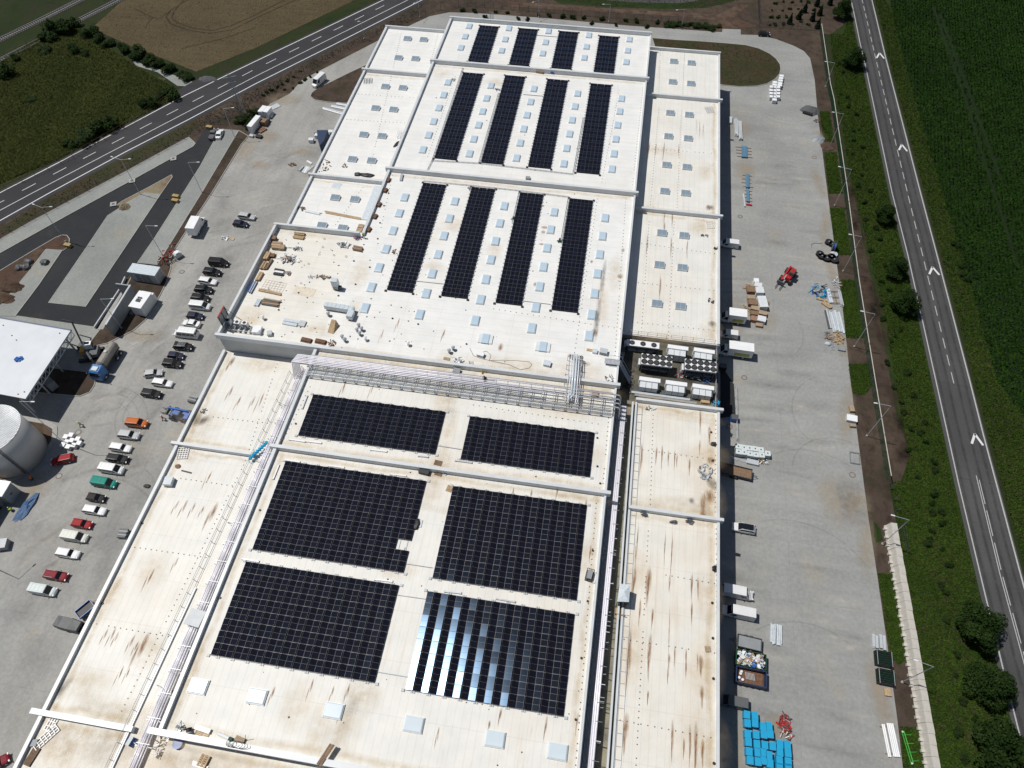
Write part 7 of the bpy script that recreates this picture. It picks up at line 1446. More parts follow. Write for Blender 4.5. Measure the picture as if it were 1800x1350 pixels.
for i, (px, py, lb) in enumerate(((309, 345, 'upper of two yellow barriers on the terminal asphalt'), (308, 352.5, 'lower of two yellow barriers on the terminal asphalt'), (119, 431, 'yellow-brown barrier at the tip of the clay island'), (368, 223.5, 'yellow barrier at the far tip of the bus terminal'))): crate(lb, px, py, .1, (1.5, .8, .7), M('barrier_yellow', (.36, .26, .10), .7) if i == 0 else bpy.data.materials['barrier_yellow'], -.1, 'barrier', 'barrier')
for i, (px, py, lb) in enumerate(((305.5, 280, 'square manhole frame at the upper platform edge of the terminal'), (233, 319, 'square manhole frame halfway along the upper platform edge'), (200, 360, 'pale debris beside the sand island tip'))):
    x, y, _ = at(px, py); o = thing('manhole', lb, 'manhole', (x, y, .2), .4); MB().box((0, 0, 0), (1.4, 1.4, .08)).build('frame', m_kerb, o); MB().box((0, 0, .083), (.6, .6, .02)).build('cover', m_dgrey, o)
for i, (px, py, lb) in enumerate(((104, 837, 'round manhole beside the red car and tank'), (1282, 750, 'round manhole in the wall shadow'), (1308, 664, 'round manhole right of the plant deck'), (1431, 277, 'round manhole below the gravel piles'), (1301, 381, 'round manhole in the upper east yard'), (320, 478, 'round manhole beside the lifting machine'), (1498, 835, 'round manhole at the east kerb'), (138, 760, 'round manhole beside the white cube loads'))):
    x, y, _ = at(px, py); o = thing('manhole', lb, 'manhole', (x, y, .065), 0, 'round manholes in the yards'); MB().ring((0, 0), .4, .58, 0, .03, 18).build('frame', M('manhole_rim', (.22, .15, .10), .8) if i == 0 else bpy.data.materials['manhole_rim'], o); MB().cyl((0, 0, 0), (0, 0, .02), .39, 18).build('cover', m_grey, o)
# ------------------------------------------------------------------ lamps, pylon, fences, wall
def lamp(label, base, top, heads, z0=.1):
    x, y, _ = at(*base, z0); best = None
    for h in np.arange(5, 14, .1):
        d = np.array([x, y, h+z0])-np.array([0, 0, H]); px = 900+F*(d@RT)/(d@FW); py = 675-F*(d@UP)/(d@FW); e = math.hypot(px-top[0], py-top[1])
        if best is None or e < best[0]: best = (e, h)
    h = best[1]; r = thing('street_lamp', label, 'street lamp', (x, y, z0), 0, 'tall slim street lamps')
    MB().cyl((0, 0, 0), (0, 0, h), .07, 8, 0, .045).build('pole', m_steel, r); MB().cyl((0, 0, -.08), (0, 0, .18), .2, 8).build('base', m_kerb, r)
    for hp in heads:
        q = at(*hp, h+z0); v = Vector((q[0]-x, q[1]-y, 0)); l = min(v.length, 2.6); v.normalize()
        MB().cyl((0, 0, h), (v.x*l, v.y*l, h+.08), .04, 6).build('arm', m_steel, r); MB().box((v.x*(l+.2), v.y*(l+.2), h+.04), (.6, .2, .09), math.atan2(v.y, v.x)).build('lamp_head', m_offw, r)
for i, (b, t_, hd) in enumerate((((1451, 152), (1469.6, 111), [(1453, 109)]), ((1458, 258), (1481, 199), [(1466, 198)]), ((1467, 361), (1495.6, 297), [(1477, 294)]), ((1482, 476.5), (1515, 415.5), [(1496, 413)]), ((1501.6, 609), (1536, 551), [(1517, 548)]), ((1523.9, 766), (1563.5, 712), [(1541, 709.5)]), ((1551, 956), (1596, 912), [(1571.6, 907)]), ((1585.5, 1199), (1639, 1167), [(1612, 1162)]))):
    lamp(('farthest', 'second farthest', 'third farthest', 'fourth farthest', 'fourth nearest', 'third nearest', 'second nearest', 'nearest')[i]+' street lamp along the east fence', b, t_, hd)
for b, t_, hd, lb in (((247, 342), (214, 280), [(198, 276.5), (226.6, 280)], 'double-armed lamp on the sand island tip of the terminal'), ((115.5, 424), (75, 363), [(60, 360), (88, 364)], 'double-armed lamp at the tip of the clay island'), ((355, 338), (332, 285), [(347, 285.6)], 'single-armed lamp at the upper planting strip'), ((288, 452), (257, 396), [(273, 397.6)], 'single-armed lamp behind the grey container'), ((214, 577), (178, 525), [(196, 525.6)], 'single-armed lamp in front of the dark screen wall'), ((112, 778), (36.7, 703.6), [(56, 706.5)], 'single-armed lamp between canopy and white cube loads'), ((413, 243), (395, 190), [(408, 190)], 'single-armed lamp beside the lattice pylon'), ((-6, 1000), (-50, 930), [(-30, 930)], 'lamp at the left photo edge casting its shadow on the yard')): lamp(lb, b, t_, hd)
for b, t_, lb in (((738, 30), (734, 6), 'thin lamp pole at the bend of the north loop road'), ((640, 68), (637.6, 38), 'thin lamp pole beside the highway and the far left wing'), ((947, 31), (944, 4), 'thin lamp pole in the north planting, left'), ((1070, 38), (1068, 8), 'thin lamp pole in the north planting, middle'), ((1198, 47), (1197, 18), 'thin lamp pole in the north planting, right')): lamp(lb, b, t_, [(t_[0]-6, t_[1])])
lp = thing('lattice_pylon', 'small dark lattice power pylon beside the highway', 'pylon', at(428, 203)); hp = 11.5
for sx in (-1, 1):
    for sy in (-1, 1): MB().cyl((sx*.8, sy*.8, 0), (sx*.18, sy*.18, hp), .06, 5).build('leg', m_dsteel, lp)
q = MB()
for k in range(14):
    z0, z1 = hp*k/14, hp*(k+1)/14; a = .8-.62*k/14; b = .8-.62*(k+1)/14
    for sx, sy, tx_, ty_ in ((-1, -1, 1, -1), (1, -1, 1, 1), (1, 1, -1, 1), (-1, 1, -1, -1)): q.cyl((sx*a, sy*a, z0), (tx_*b, ty_*b, z1), .03, 4)
q.build('bracing', m_dsteel, lp); MB().box((0, 0, hp-.8), (3.2, .12, .12), .5).build('cross_arm', m_dsteel, lp); MB().box((0, 0, hp-2.2), (2.2, .1, .1), .5).build('cross_arm', m_dsteel, lp)
def fence(label, px, h, step, m, mesh=True, top=None, z0=.02, dens=.3, rails=(.1, .5, .95), world=None):
    P = world or g(px); r = thing('fence', label, 'fence', (P[0][0], P[0][1], z0)); o = Vector((P[0][0], P[0][1], 0))
    wire = MB(); topm = MB()
    for a, b in zip(P[:-1], P[1:]):
        a, b = Vector((*a, 0))-o, Vector((*b, 0))-o; L = (b-a).length; n = max(1, round(L/step)); d = (b-a).normalized(); an = math.atan2(d.y, d.x)
        for k in range(n): c = a+d*(L*k/n); MB().box((c.x, c.y, 0), (.07, .07, h+.08)).build('post', m, r)
        for f in rails: wire.box(((a.x+b.x)/2, (a.y+b.y)/2, h*f), (L, .02, .025), an)
        k = int(L/dens)
        if mesh:
            for i in range(k): c = a+d*(L*i/k); wire.box((c.x, c.y, .05), (.03, .02, h-.06), an)
        if top: topm.box(((a.x+b.x)/2, (a.y+b.y)/2, h+.085), (L, .13, .07), an)
    w_ = wire.build('wire_mesh', m, r); w_['kind'] = 'stuff'
    if top: topm.build('top_rail', top, r)
    return r
fence('long green mesh fence with a pale top rail along the east side', [(1440, 54), (1455, 160), (1461, 186), (1483, 339), (1503.6, 504), (1530.5, 677), (1558, 846)], 1.9, 2.5, m_green, True, m_conc, .02, .2, (.1, .3, .5, .7, .95))
fence('dark wire fence between the north planting and the loop road corner', [(1334, 47), (1390, 51), (1440, 54)], 1.8, 2.5, m_dgrey, True)
fence('dark wire fence along the north planting', [(822, 11), (944, 21), (1100, 34), (1237, 42)], 1.8, 2.6, m_dgrey, True, None, .02, .35)
fence('dark fence running away at the north beside the sapling plot', [(1331, -12), (1334, 42)], 1.8, 2.5, m_dgrey, True, None, .02, .25)
fence('dark site fence between the highway and the bus terminal', [(-40, 462), (0, 420), (60, 387), (226, 299), (340, 237), (372, 218), (388, 219)], 1.9, 2.5, m_dgrey, True, None, .02, .35)
fence('dark site fence between the highway and the upper west yard', [(388, 219), (430, 186), (560, 115), (650, 66), (700, 43), (760, 20), (822, 11)], 1.9, 2.5, m_dgrey, True, None, .02, .4)
fence('old wire fence with dark posts along the meadow edge', [(-20, 345), (40, 320), (130, 278), (220, 226), (300, 168)], 1.5, 3.2, m_wood2, False)
fence('short old fence with dark posts beside the railway', [(10, 100), (50, 82), (82, 66)], 1.4, 3.0, m_wood2, False)
fence('short wire fence behind the concrete block wall', [(1583, 925), (1592, 975)], 1.6, 2.5, m_dgrey, True)
for i, (px, py) in enumerate(((1565, 860), (1571, 880), (1575, 898))): x, y, _ = at(px, py); o = thing('fence_post', ('upper', 'middle', 'lower')[i]+' of three lone posts between fence end and block wall', 'post', (x, y, 0)); MB().cyl((0, 0, 0), (0, 0, 2.0), .06, 6).build('post', m_dgrey, o); MB().cyl((0, 0, .02), (.5, .2, .9), .03, 5).build('brace', m_dgrey, o)
bw = thing('block_wall', 'long pale concrete block wall with flared feet along the east kerb', 'wall', at(1571, 920, 0)); P0, P1 = Vector(at(1571, 919, 1.5)), Vector(at(1648, 1352, 1.5)); P1 = P1+(P1-P0).normalized()*18; Lw_ = (P1-P0).length; nb = int(Lw_/1.45); ang = math.atan2((P1-P0).y, (P1-P0).x); bw.location = (P0.x, P0.y, 0); bw.rotation_euler = (0, 0, ang)
q = MB(); l = 1.42
for x0, x1 in ((0, l),): q.add([(x0, -1.0, 0), (x1, -1.0, 0), (x1, .55, 0), (x0, .55, 0), (x0, -.75, .45), (x1, -.75, .45), (x0, -.45, 1.5), (x1, -.45, 1.5), (x1, .5, 1.5), (x0, .5, 1.5)], [(0, 1, 5, 4), (4, 5, 7, 6), (6, 7, 8, 9), (8, 7, 5, 1, 2), (6, 9, 3, 0, 4), (2, 3, 9, 8)])
q.box((l*.5, -1.0, 0), (.4, .5, .55)); meb = q.mesh('block', m_conc)
for k in range(nb): o = ob('block', meb, bw, (k*1.45, random.uniform(-.03, .03), random.uniform(-.02, .02)), random.uniform(-.012, .012))
# ------------------------------------------------------------------ vegetation
def leaf_mat(name, a, b, tr=.12):
    m, t, bs = nodes(name); bs.inputs['Roughness'].default_value = .6; bs.inputs['Specular IOR Level'].default_value = .06
    f = ramp(t, noise(t, 1.1, 5, .7), .3, .7); g2 = ramp(t, noise(t, .06, 5, .65), .38, .62); c = mixc(t, f, a, b); t.links.new(mixc(t, g2, mixc(t, 1.0, c, (.72, .78, .8), 'MULTIPLY'), c), bs.inputs['Base Color']); return m
m_leaf = leaf_mat('tree_leaves', (.010, .024, .005), (.036, .062, .013))
m_leaf2 = leaf_mat('bush_leaves', (.018, .034, .009), (.040, .060, .017))
m_leaf3 = leaf_mat('conifer_needles', (.010, .020, .010), (.022, .034, .016))
m_blade = leaf_mat('grass_blades', (.028, .058, .007), (.066, .108, .015))
m_mead = leaf_mat('meadow_blades', (.044, .060, .012), (.096, .112, .028))
m_cropl = leaf_mat('crop_leaves', (.012, .036, .004), (.032, .076, .009))
m_dryb = leaf_mat('dry_blades', (.046, .040, .017), (.080, .068, .032))
m_wheatb = leaf_mat('wheat_ears', (.12, .092, .05), (.20, .155, .085))
def leaf_cloud(lobes, n, size, rng, flat=.5):
    """leaf-sized quads spread through lobes (x, y, z, rx, rz)"""
    lob = np.array(lobes); wgt = lob[:, 3]**2; ix = rng.choice(len(lob), n, p=wgt/wgt.sum())
    d = rng.normal(size=(n, 3)); d /= np.linalg.norm(d, axis=1)[:, None]; rad = rng.uniform(.55, 1.06, n)**.6
    c = lob[ix, :3]+d*rad[:, None]*lob[ix][:, [3, 3, 4]]
    nrm = d*.7+rng.normal(size=(n, 3))*.5+np.array([0, 0, flat]); nrm /= np.linalg.norm(nrm, axis=1)[:, None]
    a = np.cross(nrm, rng.normal(size=(n, 3))); a /= np.linalg.norm(a, axis=1)[:, None]; b = np.cross(nrm, a)
    s = size*rng.uniform(.5, 1.2, n)[:, None]
    V = np.stack([c-a*s*.5, c-b*s*.32, c+a*s*.5, c+b*s*.32], 1).reshape(-1, 3)
    k = np.arange(n)*4; T = np.concatenate([np.stack([k, k+1, k+2], 1), np.stack([k, k+2, k+3], 1)]); return V, T
def np_mesh(name, V, T, mat):
    me = bpy.data.meshes.new(name); V = np.asarray(V, np.float32); T = np.asarray(T, np.int32)
    me.vertices.add(len(V)); me.vertices.foreach_set('co', V.ravel()); me.loops.add(T.size); me.loops.foreach_set('vertex_index', T.ravel())
    me.polygons.add(len(T)); me.polygons.foreach_set('loop_start', np.arange(0, T.size, 3, dtype=np.int32)); me.polygons.foreach_set('loop_total', np.full(len(T), 3, np.int32)); me.update(calc_edges=True); me.materials.append(mat); return me
def trunk_mesh(h, r, spread, nl=6):
    q = MB(); q.cyl((0, 0, 0), (.1, .05, h*.55), r, 8, 0, r*.7)
    for k in range(nl): t = k/nl*6.28+random.random(); q.cyl((.1, .05, h*.4+.05*k), (math.cos(t)*spread*.55, math.sin(t)*spread*.55, h*.85+random.random()*.4), r*.45, 6, 0, r*.12)
    return q.mesh('trunk', m_bark)
TREES = []
for v in range(3):
    rng = np.random.default_rng(20+v); L = []
    for k in range(26):
        t = rng.uniform(0, 6.28); d = math.sqrt(rng.uniform(0, 1))*.72; z = rng.uniform(.25, 1.0); sc = (1-.55*max(0, z-.55)/.45); L.append((math.cos(t)*d*sc, math.sin(t)*d*sc, z*1.25+.15, rng.uniform(.2, .36), rng.uniform(.16, .28)))
    L += [(0, 0, .62, .62, .42), (0, 0, .85, .48, .40)]; V, T = leaf_cloud(L, 9000, .095, rng); TREES.append((np_mesh('crown', V, T, m_leaf), trunk_mesh(1.0, .06, 1.0)))
def tree(label, px, py, r, zc, v, name='tree', cat='tree', group=None, hs=1.0, crown=None):
    x, y, _ = at(px, py, zc); o = thing(name, label, cat, (x, y, 0), random.random()*6.28, group); s = r
    a = ob('crown', crown or TREES[v % 3][0], o); a.scale = (s, s*random.uniform(.9, 1.05), s*hs); b = ob('trunk', TREES[v % 3][1], o); b.scale = (s*.9, s*.9, s*hs); return o
for i, (px, py, r, lb) in enumerate(((1484, 14, 3.3, 'round dark roadside tree at the top photo edge'), (1503, 101, 3.3, 'round dark roadside tree covering the road line, second from the top'), (1558, 376, 2.7, 'dark roadside tree standing alone at mid height'), (1580, 470, 2.8, 'upper of the pair of dark roadside trees'), (1594, 530, 3.2, 'lower of the pair of dark roadside trees'), (1723, 1098, 4.2, 'large roadside tree, upper of the three near ones'), (1744, 1206, 4.0, 'large roadside tree, middle of the three near ones'), (1766, 1315, 4.6, 'largest roadside tree in the lower right corner'))): tree(lb, px, py, r*1.03, r*.85, i, 'roadside_tree', 'tree', 'dark trees along the country road', 1.0)
BUSH = []
for v in range(3):
    rng = np.random.default_rng(40+v); L = [(rng.uniform(-.6, .6), rng.uniform(-.6, .6), rng.uniform(.2, .75), rng.uniform(.25, .45), rng.uniform(.2, .4)) for k in range(14)]
    V, T = leaf_cloud(L, 2200, .15, rng); BUSH.append(np_mesh('crown', V, T, m_leaf2 if v else m_leaf))
def bush(label, px, py, r, v=0, hs=1.0, group=None, name='bush', dark=True):
    x, y, _ = at(px, py, r*.5); o = thing(name, label, 'bush', (x, y, 0), random.random()*6.28, group); a = ob('crown', BUSH[0 if dark else 1+v % 2], o); a.scale = (r, r*random.uniform(.8, 1.2), r*hs); b = ob('stem', TREES[v % 3][1], o); b.scale = (r*.5, r*.5, r*.7); return o
for i, (px, py, r, hs, lb) in enumerate(((181, 216, 4.6, 1.0, 'big dark bush leaning over the highway edge'), (148, 236, 4.2, .8, 'lower dark bush left of the big one at the highway'), (122, 248, 3.0, .7, 'small dark bush left of the two at the highway'), (258, 178, 3.6, 1.0, 'dark bush on the meadow edge above the highway'), (300, 160, 4.0, .8, 'dark bush at the junction with the concrete track'), (280, 166, 2.6, .8, 'smaller dark bush left of the junction bush'), (100, 44, 8.0, .9, 'large dark thicket between the two railway tracks'), (122, 38, 5.0, .9, 'dark bush at the right side of the railway thicket'), (82, 60, 5.0, .8, 'dark bush at the left foot of the railway thicket'), (0, 121, 6.0, 1.0, 'dark tree-like bush cut by the left photo edge'), (158, 54, 3.8, .9, 'bush at the left corner of the wheat field'), (172, 64, 3.2, .8, 'second bush along the wheat field edge'), (190, 74, 3.0, .8, 'third bush along the wheat field edge'), (214, 82, 3.6, .8, 'fourth bush along the wheat field edge'), (238, 90, 4.2, .9, 'tallest bush along the wheat field edge'), (258, 102, 3.4, .8, 'bush right of the tallest one at the wheat field'), (276, 110, 3.0, .8, 'bush above the concrete track at the wheat field'), (296, 119, 3.2, .9, 'bush near the end of the wheat field hedge'), (318, 128, 2.8, .7, 'last low bush of the wheat field hedge'), (128, 82, 3.4, .9, 'rounded bush alone in the meadow'), (149, 91, 2.2, .8, 'small bush right of the rounded meadow bush'), (24, 99, 2.6, .8, 'small bush by the railway fence'), (78, 82, 3.2, .6, 'low bright bush by the railway'), (52, 172, 2.0, .5, 'low patchy bush in the middle of the meadow'), (330, 135, 2.4, .7, 'dark shrub beside the highway junction rubble'))): bush(lb, px, py, r*(.62 if i in (6, 7, 8, 9) else .78), i, hs*.9, 'bushes west of the highway', 'bush', 'low' not in lb)
for i, (px, py, r, lb) in enumerate(((433, 206, 2.2, 'green bush at the foot of the lattice pylon'), (445, 196, 1.8, 'green bush right of the lattice pylon'), (420, 210, 1.6, 'green bush left of the lattice pylon'), (437, 222, 1.4, 'green shrub behind the white cabins'), (1681, 428, 1.3, 'lone dark shrub on the crop verge, upper'), (1692, 465, 1.1, 'lone dark shrub on the crop verge, middle'), (1699, 485, 1.4, 'lone dark shrub on the crop verge, lower'))): bush(lb, px, py, r, i, .9, None, 'shrub', i > 3)
# saplings between fence and road
sap = [(1475,110),(1482,126),(1490,170),(1491,186),(1505,200),(1500,230),(1510,228),(1501,246),(1516,258),(1499,270),(1517,290),(1515,307),(1508,325),(1530,335),(1520,356),(1521,386),(1547,420),(1530,440),(1555,465),(1550,495),(1563,510),(1550,535),(1553,560),(1583,580),(1567,600),(1560,637),(1597,655),(1571,680),(1606,694),(1585,707),(1588,724),(1626,742),(1600,753),(1628,777),(1596,790),(1642,811),(1612,838),(1643,826),(1642,869),(1638,884),(1640,900),(1655,899),(1638,933),(1656,919),(1634,946),(1656,965),(1632,957),(1668,992),(1655,1027),(1661,1040),(1664,1092),(1682,1150),(1680,1186),(1692,1232),(1714,1262),(1684,1287),(1696,1332),(1618,760),(1573,590),(1540,400)]
for i, (px, py) in enumerate(sap):
    nb_ = min(((abs(px-x)+abs(py-y), n_) for x, y, n_ in ((1484, 14, 'the top tree'), (1503, 101, 'the second tree'), (1558, 376, 'the lone middle tree'), (1580, 470, 'the upper paired tree'), (1594, 530, 'the lower paired tree'), (1717, 772, 'the nearest road chevron'), (1723, 1098, 'the upper near tree'), (1744, 1206, 'the middle near tree'), (1766, 1315, 'the corner tree'))))[1]
    ordn = ('first', 'second', 'third', 'fourth', 'fifth', 'sixth', 'seventh', 'eighth', 'ninth', 'tenth', 'eleventh', 'twelfth', 'thirteenth', 'fourteenth', 'fifteenth', 'sixteenth', 'seventeenth', 'eighteenth', 'nineteenth', 'twentieth', 'twenty-first', 'twenty-second', 'twenty-third', 'twenty-fourth', 'twenty-fifth')
    sap_n = globals().setdefault('_sap', {}); sap_n[nb_] = sap_n.get(nb_, -1)+1
    bush('small dark sapling on the verge, '+ordn[sap_n[nb_]]+' going down near '+nb_, px, py, random.uniform(.5, .85), i, 1.2, 'saplings on the road verge', 'sapling', random.random() < .4)
# conifers in the plot at the top
q = np.random.default_rng(60); V, T = leaf_cloud([(0, 0, .12+.1*k, .34*(1-k/10.5), .09) for k in range(10)], 1500, .12, q, .1); me_con = np_mesh('crown', V, T, m_leaf3)
cl = ('left front conifer of the plot', 'second conifer of the front row', 'conifer nearest the fence corner in the front row', 'conifer behind the second of the front row', 'right conifer of the second row', 'conifer at the top photo edge, left', 'conifer at the top photo edge, right', 'narrow conifer at the fence corner itself')
for i, (px, py) in enumerate(((1389, 36), (1405, 28), (1429, 31), (1415, 16), (1442, 21), (1437, 5), (1460, 3), (1438, 44))):
    x, y, _ = at(px, py, .9); o = thing('conifer', 'small dark '+cl[i], 'conifer', (x, y, 0), random.random()*6, 'conifers in the plot'); a = ob('crown', me_con, o); a.scale = (2.4, 2.4, 2.9); b = ob('trunk', TREES[0][1], o); b.scale = (1.0, 1.0, .5)
for i in range(26):
    k, j = i % 7, i // 7; bx = 1352+k*14+j*4; by = 44-j*13-k*1
    o = bush('tiny plant in the dirt sapling plot', bx+random.uniform(-3, 3), by+random.uniform(-3, 3), random.uniform(.5, .9), i, .8, 'tiny plants in the sapling plot', 'seedling', True)
for i in range(22):
    px = 815+i*19+random.uniform(-4, 4); bush('thin young shrub in the north planting row', px, 17+(px-815)*.062+random.choice((0, 9)), random.uniform(.7, 1.1), i, 1.0, 'young shrubs in the north planting', 'young_shrub', True)
for i in range(9):
    px = 1175+i*11+random.uniform(-3, 3); bush('bushy green shrub beside the north loop road', px, 39+i*.9+random.uniform(-2, 2), random.uniform(1.0, 1.8), i, .6, 'green shrubs at the north loop road', 'shrub', False)
for i, (zx, zy) in enumerate(((500, 242), (440, 262), (475, 236), (610, 170), (670, 130), (640, 236), (745, 92), (820, 30), (740, 222), (820, 156), (870, 120), (560, 200), (930, 90), (400, 300), (1010, 40))):
    bush('small dry shrub on the slope between highway and yard', 400+zx/6.427, 120+zy/6.427, random.uniform(.5, .8), i, .8, 'dry shrubs on the highway slope', 'dry_shrub', True)
# grass, crops: uncountable growth
def inside(P, x, y):
    P = np.array(P); r = np.zeros(len(x), bool); j = len(P)-1
    for i in range(len(P)):
        c = ((P[i, 1] > y) != (P[j, 1] > y)) & (x < (P[j, 0]-P[i, 0])*(y-P[i, 1])/(P[j, 1]-P[i, 1]+1e-12)+P[i, 0]); r ^= c; j = i
    return r
def tufts(name, polys, n, h, wd, mat, z0=0.0, holes=(), rows=None, seed=1, blades=3):
    rng = np.random.default_rng(seed); X, Y = [], []
    A = np.concatenate([np.array(p) for p in polys]); x0, y0 = A.min(0); x1, y1 = A.max(0)
    x = rng.uniform(x0, x1, n); y = rng.uniform(y0, y1, n)
    if rows:
        d, sp_ = rows; u = x*math.cos(d)+y*math.sin(d); v = -x*math.sin(d)+y*math.cos(d); v = np.round(v/sp_)*sp_+rng.normal(0, .07, n); x = u*math.cos(d)-v*math.sin(d); y = u*math.sin(d)+v*math.cos(d)
    k = np.zeros(n, bool)
    for p in polys: k |= inside(p, x, y)
    for p in holes: k &= ~inside(p, x, y)
    x, y = x[k], y[k]; m = len(x); Vs, Ts = [], []
    for b in range(blades):
        t = rng.uniform(0, 6.28, m); l = rng.uniform(.3, 1, m)*wd; hh = h*rng.uniform(.5, 1.2, m); s = wd*.32
        bx, by = x+rng.normal(0, wd*.3, m), y+rng.normal(0, wd*.3, m)
        p0 = np.stack([bx-np.sin(t)*s, by+np.cos(t)*s, np.full(m, z0)], 1); p1 = np.stack([bx+np.sin(t)*s, by-np.cos(t)*s, np.full(m, z0)], 1); p2 = np.stack([bx+np.cos(t)*l, by+np.sin(t)*l, z0+hh], 1)
        o = 3*m*b; Vs.append(np.stack([p0, p1, p2], 1).reshape(-1, 3)); i = o+3*np.arange(m); Ts.append(np.stack([i, i+1, i+2], 1))
    o = fast(name, np.concatenate(Vs), np.concatenate(Ts), mat, None, 'stuff'); return o
cropvis = [p for p in lw[1:]]+[(112, 20), (150, 60), (150, 250), (96, 262), (86, 262)]
track = [g(pts) for pts in ([(1637, 12), (1642, 8), (1706, 191), (1751, 339), (1792, 466), (1786, 470), (1745, 341), (1700, 193)], [(1650, 25), (1655, 22), (1716, 186), (1761, 313), (1755, 317), (1709, 188)])]
tufts('crop_leaves', [cropvis], 150000, .42, .42, m_cropl, .01, track, (1.42, .8), 3, 3)
ve = [(p[0]-.3, p[1]) for p in sorted(roadA, key=lambda p: p[1]) if 0 < p[1] < 230]+g([(1482, 60), (1460, 60), (1468, 150), (1493, 300), (1522, 420), (1556, 560), (1584, 730), (1600, 800), (1586, 845), (1566, 852), (1592, 1000), (1622, 1180), (1660, 1400)])
v2 = [(p[0]+.6, p[1]) for p in R2 if -20 < p[1] < 240]; v3 = [q_ for q_ in reversed(lw[1:])]
ev = [(p[0]+1.0, p[1]) for p in sorted([p for p in R2 if 20 < p[1] < 250], key=lambda p: p[1])]+g([(1577, 30), (1577, 63), (1612, 189), (1652, 327), (1710, 516), (1750, 667), (1800, 733), (1830, 800)])
tufts('verge_grass', [ve], 60000, .26, .28, m_blade, .02, (), None, 4, 3)
tufts('verge_grass', [ev], 40000, .28, .3, m_blade, .0, (), None, 5, 3)
tufts('verge_grass', [g(p) for p in ([(1441, 196), (1458, 196), (1466, 250), (1448, 250)], [(1449, 268), (1470, 268), (1481, 340), (1457, 340)], [(1458, 366), (1484, 366), (1496, 448), (1470, 448)], [(1477, 492), (1503, 492), (1518, 594), (1487, 594)], [(1491, 640), (1525, 640), (1532, 676), (1520, 694), (1499, 692)], [(1543, 1008), (1580, 1010), (1596, 1150), (1580, 1170), (1565, 1150)], [(1583, 1278), (1612, 1278), (1624, 1349), (1588, 1349)])], 26000, .2, .26, m_blade, .02, (), None, 14, 3)
tufts('dry_verge_grass', [ve, ev], 22000, .3, .3, m_dryb, .02, (), None, 6, 2)
mead = g([(-20, 330), (103, 280), (206, 226), (318, 168), (300, 150), (240, 118), (160, 62), (120, 40), (0, 108)])
tufts('meadow_grass', [mead], 90000, .3, .5, m_mead, .0, (), None, 7, 3)
tufts('dry_meadow_grass', [mead], 26000, .32, .45, m_dryb, .0, (), None, 8, 2)
wtr = []
for pts in ([(335, -3), (300, 18), (292, 30), (300, 42), (330, 53), (370, 59), (410, 52), (450, 32), (520, 0)], [(330, -8), (306, 20), (302, 32), (312, 40), (340, 50), (372, 54), (405, 46), (450, 26), (500, 0)], [(236, 15), (262, 28), (278, 34), (300, 20)], [(318, 86), (350, 78), (400, 66), (450, 48)], [(255, 50), (262, 38), (270, 30)]): P = g(pts); wtr.append(offs(P, .45)+offs(P, -.45)[::-1])
tufts('wheat_ears', [wheat], 150000, .16, .42, m_wheatb, .0, wtr, (.45, .5), 9, 2)
tufts('weeds', [g([(0, 400), (85, 350), (450, 156), (742, 10), (720, 40), (640, 70), (500, 150), (440, 200), (388, 215), (340, 235), (60, 382), (0, 416)])], 16000, .3, .35, m_dryb, .0, (), None, 10, 2)
tufts('weeds', [g([(955, -6), (1330, -10), (1290, 3), (1240, 15), (1060, 12)]), g([(1146, 70), (1280, 79), (1350, 97), (1370, 120), (1340, 148), (1280, 149)])], 14000, .18, .25, m_dryb, .16, (), None, 11, 2)
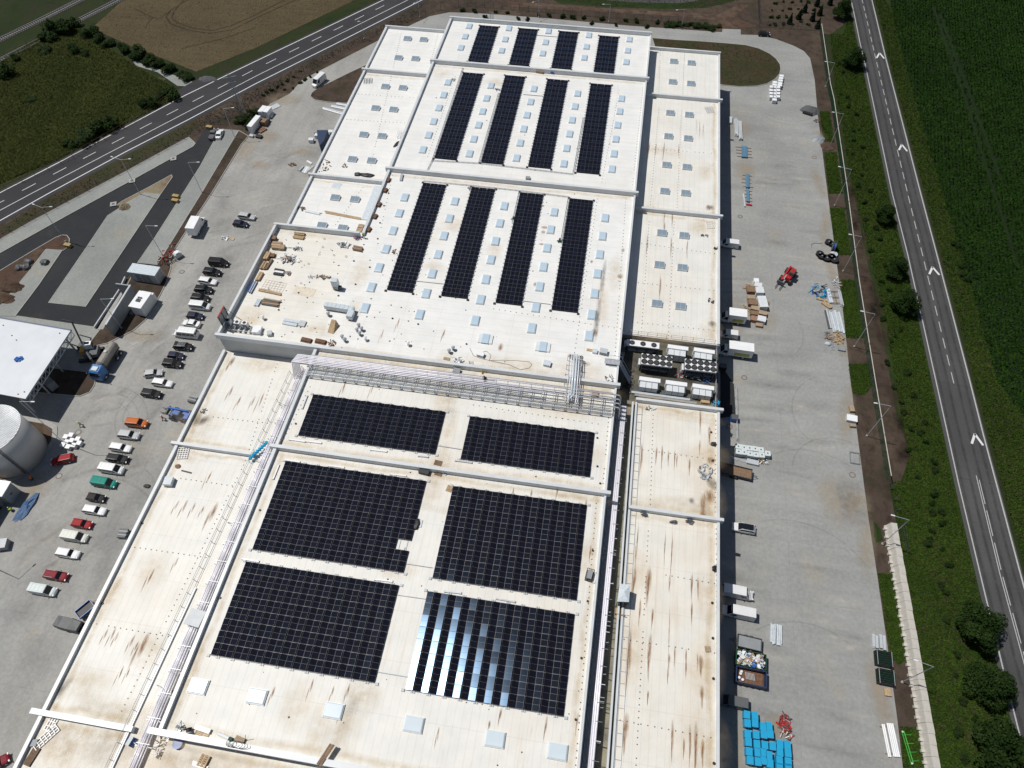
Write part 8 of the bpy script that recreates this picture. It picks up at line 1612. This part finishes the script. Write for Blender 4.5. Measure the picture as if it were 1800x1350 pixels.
# ------------------------------------------------------------------ people
def skin(name, pts, edges, rad, mat, parent, root=0):
    me = bpy.data.meshes.new(name); me.from_pydata(pts, edges, []); me.materials.append(mat); o = ob(name, me, parent)
    md = o.modifiers.new('skin', 'SKIN'); md.use_smooth_shade = True
    for i, r in enumerate(rad): me.skin_vertices[0].data[i].radius = (r, r) if not isinstance(r, tuple) else r
    me.skin_vertices[0].data[root].use_root = True
    sb = o.modifiers.new('subdivision', 'SUBSURF'); sb.levels = sb.render_levels = 1; return o
def person(label, px, py, z, rz, vest, helmet, pose='stand'):
    x, y, _ = at(px, py, z); r = thing('person', label, 'person', (x, y, z), rz); r.scale = (.88, .88, .88)
    pel, ch, nk, hd = (0, 0, .92), (0, .02, 1.32), (0, .03, 1.50), (0, .06, 1.66)
    lh, rh = ((-.24, .22, .95), (.24, .3, 1.02))
    le, re = (-.3, .05, 1.12), (.3, .1, 1.14); lk, rk_ = (-.12, .06, .5), (.13, .12, .5); lf_, rf = (-.13, -.04, .07), (.14, .12, .07)
    if pose == 'crouch':
        pel, ch, nk, hd = (0, -.15, .42), (0, .1, .78), (0, .24, .94), (0, .36, 1.06); lk, rk_ = (-.16, .28, .5), (.16, .28, .5); lf_, rf = (-.14, -.02, .07), (.14, -.02, .07); le, re = (-.28, .3, .7), (.28, .3, .7); lh, rh = (-.18, .52, .5), (.16, .54, .48)
    if pose == 'walk': lk, rk_ = (-.11, .22, .52), (.11, .02, .5); lf_, rf = (-.12, .34, .08), (.12, -.36, .12); lh, rh = (-.28, -.2, .95), (.28, .32, 1.0)
    ls, rs_ = (ch[0]-.2, ch[1], ch[2]+.1), (ch[0]+.2, ch[1], ch[2]+.1)
    toeL, toeR = (lf_[0], lf_[1]+.17, .04), (rf[0], rf[1]+.17, .04)
    P = [pel, ch, nk, hd, (hd[0], hd[1]+.02, hd[2]+.1), ls, le, lh, rs_, re, rh, (pel[0]-.1, pel[1], pel[2]-.05), lk, lf_, (pel[0]+.1, pel[1], pel[2]-.05), rk_, rf, toeL, toeR, (lh[0]+.01, lh[1]+.1, lh[2]-.03), (rh[0]-.01, rh[1]+.1, rh[2]-.03)]
    E_ = [(0, 1), (1, 2), (2, 3), (3, 4), (1, 5), (5, 6), (6, 7), (1, 8), (8, 9), (9, 10), (0, 11), (11, 12), (12, 13), (0, 14), (14, 15), (15, 16), (13, 17), (16, 18), (7, 19), (10, 20)]
    skin('body', P, E_, [.12, .13, .055, .095, .08, .06, .045, .032, .06, .045, .032, .08, .06, .045, .08, .06, .045, .035, .035, .035, .035], m_skin, r)
    skin('jacket', [pel, ch, (nk[0], nk[1], nk[2]-.04), ls, le, (lh[0]*.95, lh[1]*.9, lh[2]+.03), rs_, re, (rh[0]*.95, rh[1]*.9, rh[2]+.03)], [(0, 1), (1, 2), (1, 3), (3, 4), (4, 5), (1, 6), (6, 7), (7, 8)], [.155, .17, .075, .09, .068, .05, .09, .068, .05], vest, r)
    skin('trousers', [pel, P[11], lk, lf_, P[14], rk_, rf], [(0, 1), (1, 2), (2, 3), (0, 4), (4, 5), (5, 6)], [.16, .11, .085, .062, .11, .085, .062], m_navy, r)
    h = MB(); n = 12; vs = []
    for f, zz in ((1.15, 0), (1.0, .03), (.92, .09), (.55, .15)):
        for i in range(n): t = i/n*6.283; vs.append((hd[0]+math.cos(t)*.12*f, hd[1]+.01+math.sin(t)*.14*f, hd[2]+.05+zz))
    vs.append((hd[0], hd[1], hd[2]+.215)); fs = [(k*n+i, k*n+(i+1) % n, (k+1)*n+(i+1) % n, (k+1)*n+i) for k in range(3) for i in range(n)]+[(3*n+i, 3*n+(i+1) % n, 4*n) for i in range(n)]
    h.add(vs, fs); h.build('helmet', helmet, r)
    for s_, f in ((-1, lf_), (1, rf)): MB().box((f[0], f[1]+.06, 0), (.1, .28, .1)).build('boot', m_black, r)
    return r
person('worker in a yellow hi-vis jacket walking by the white cube loads', 144, 749, .06, 2.4, m_hivis, m_white, 'walk')
person('worker in an orange hi-vis jacket walking toward the blue boom machine', 288, 738, .06, -.9, m_hior, m_white, 'walk')
person('crouching worker in red-orange in the shadow of the white tank', 57, 843, .06, .6, m_hior, m_red, 'crouch')
person('worker in bright green hi-vis at the open garage', 22, 898, .06, 1.2, m_hivis, m_hivis, 'crouch')
person('worker in a yellow hi-vis jacket standing at the roof notch corner', 640, 419, ZM, .4, m_hivis, m_white, 'stand')
person('worker in dark blue crouching on the long pipe rack', 853, 667, ZM+1.5, 2.0, m_navy, m_yel, 'crouch')
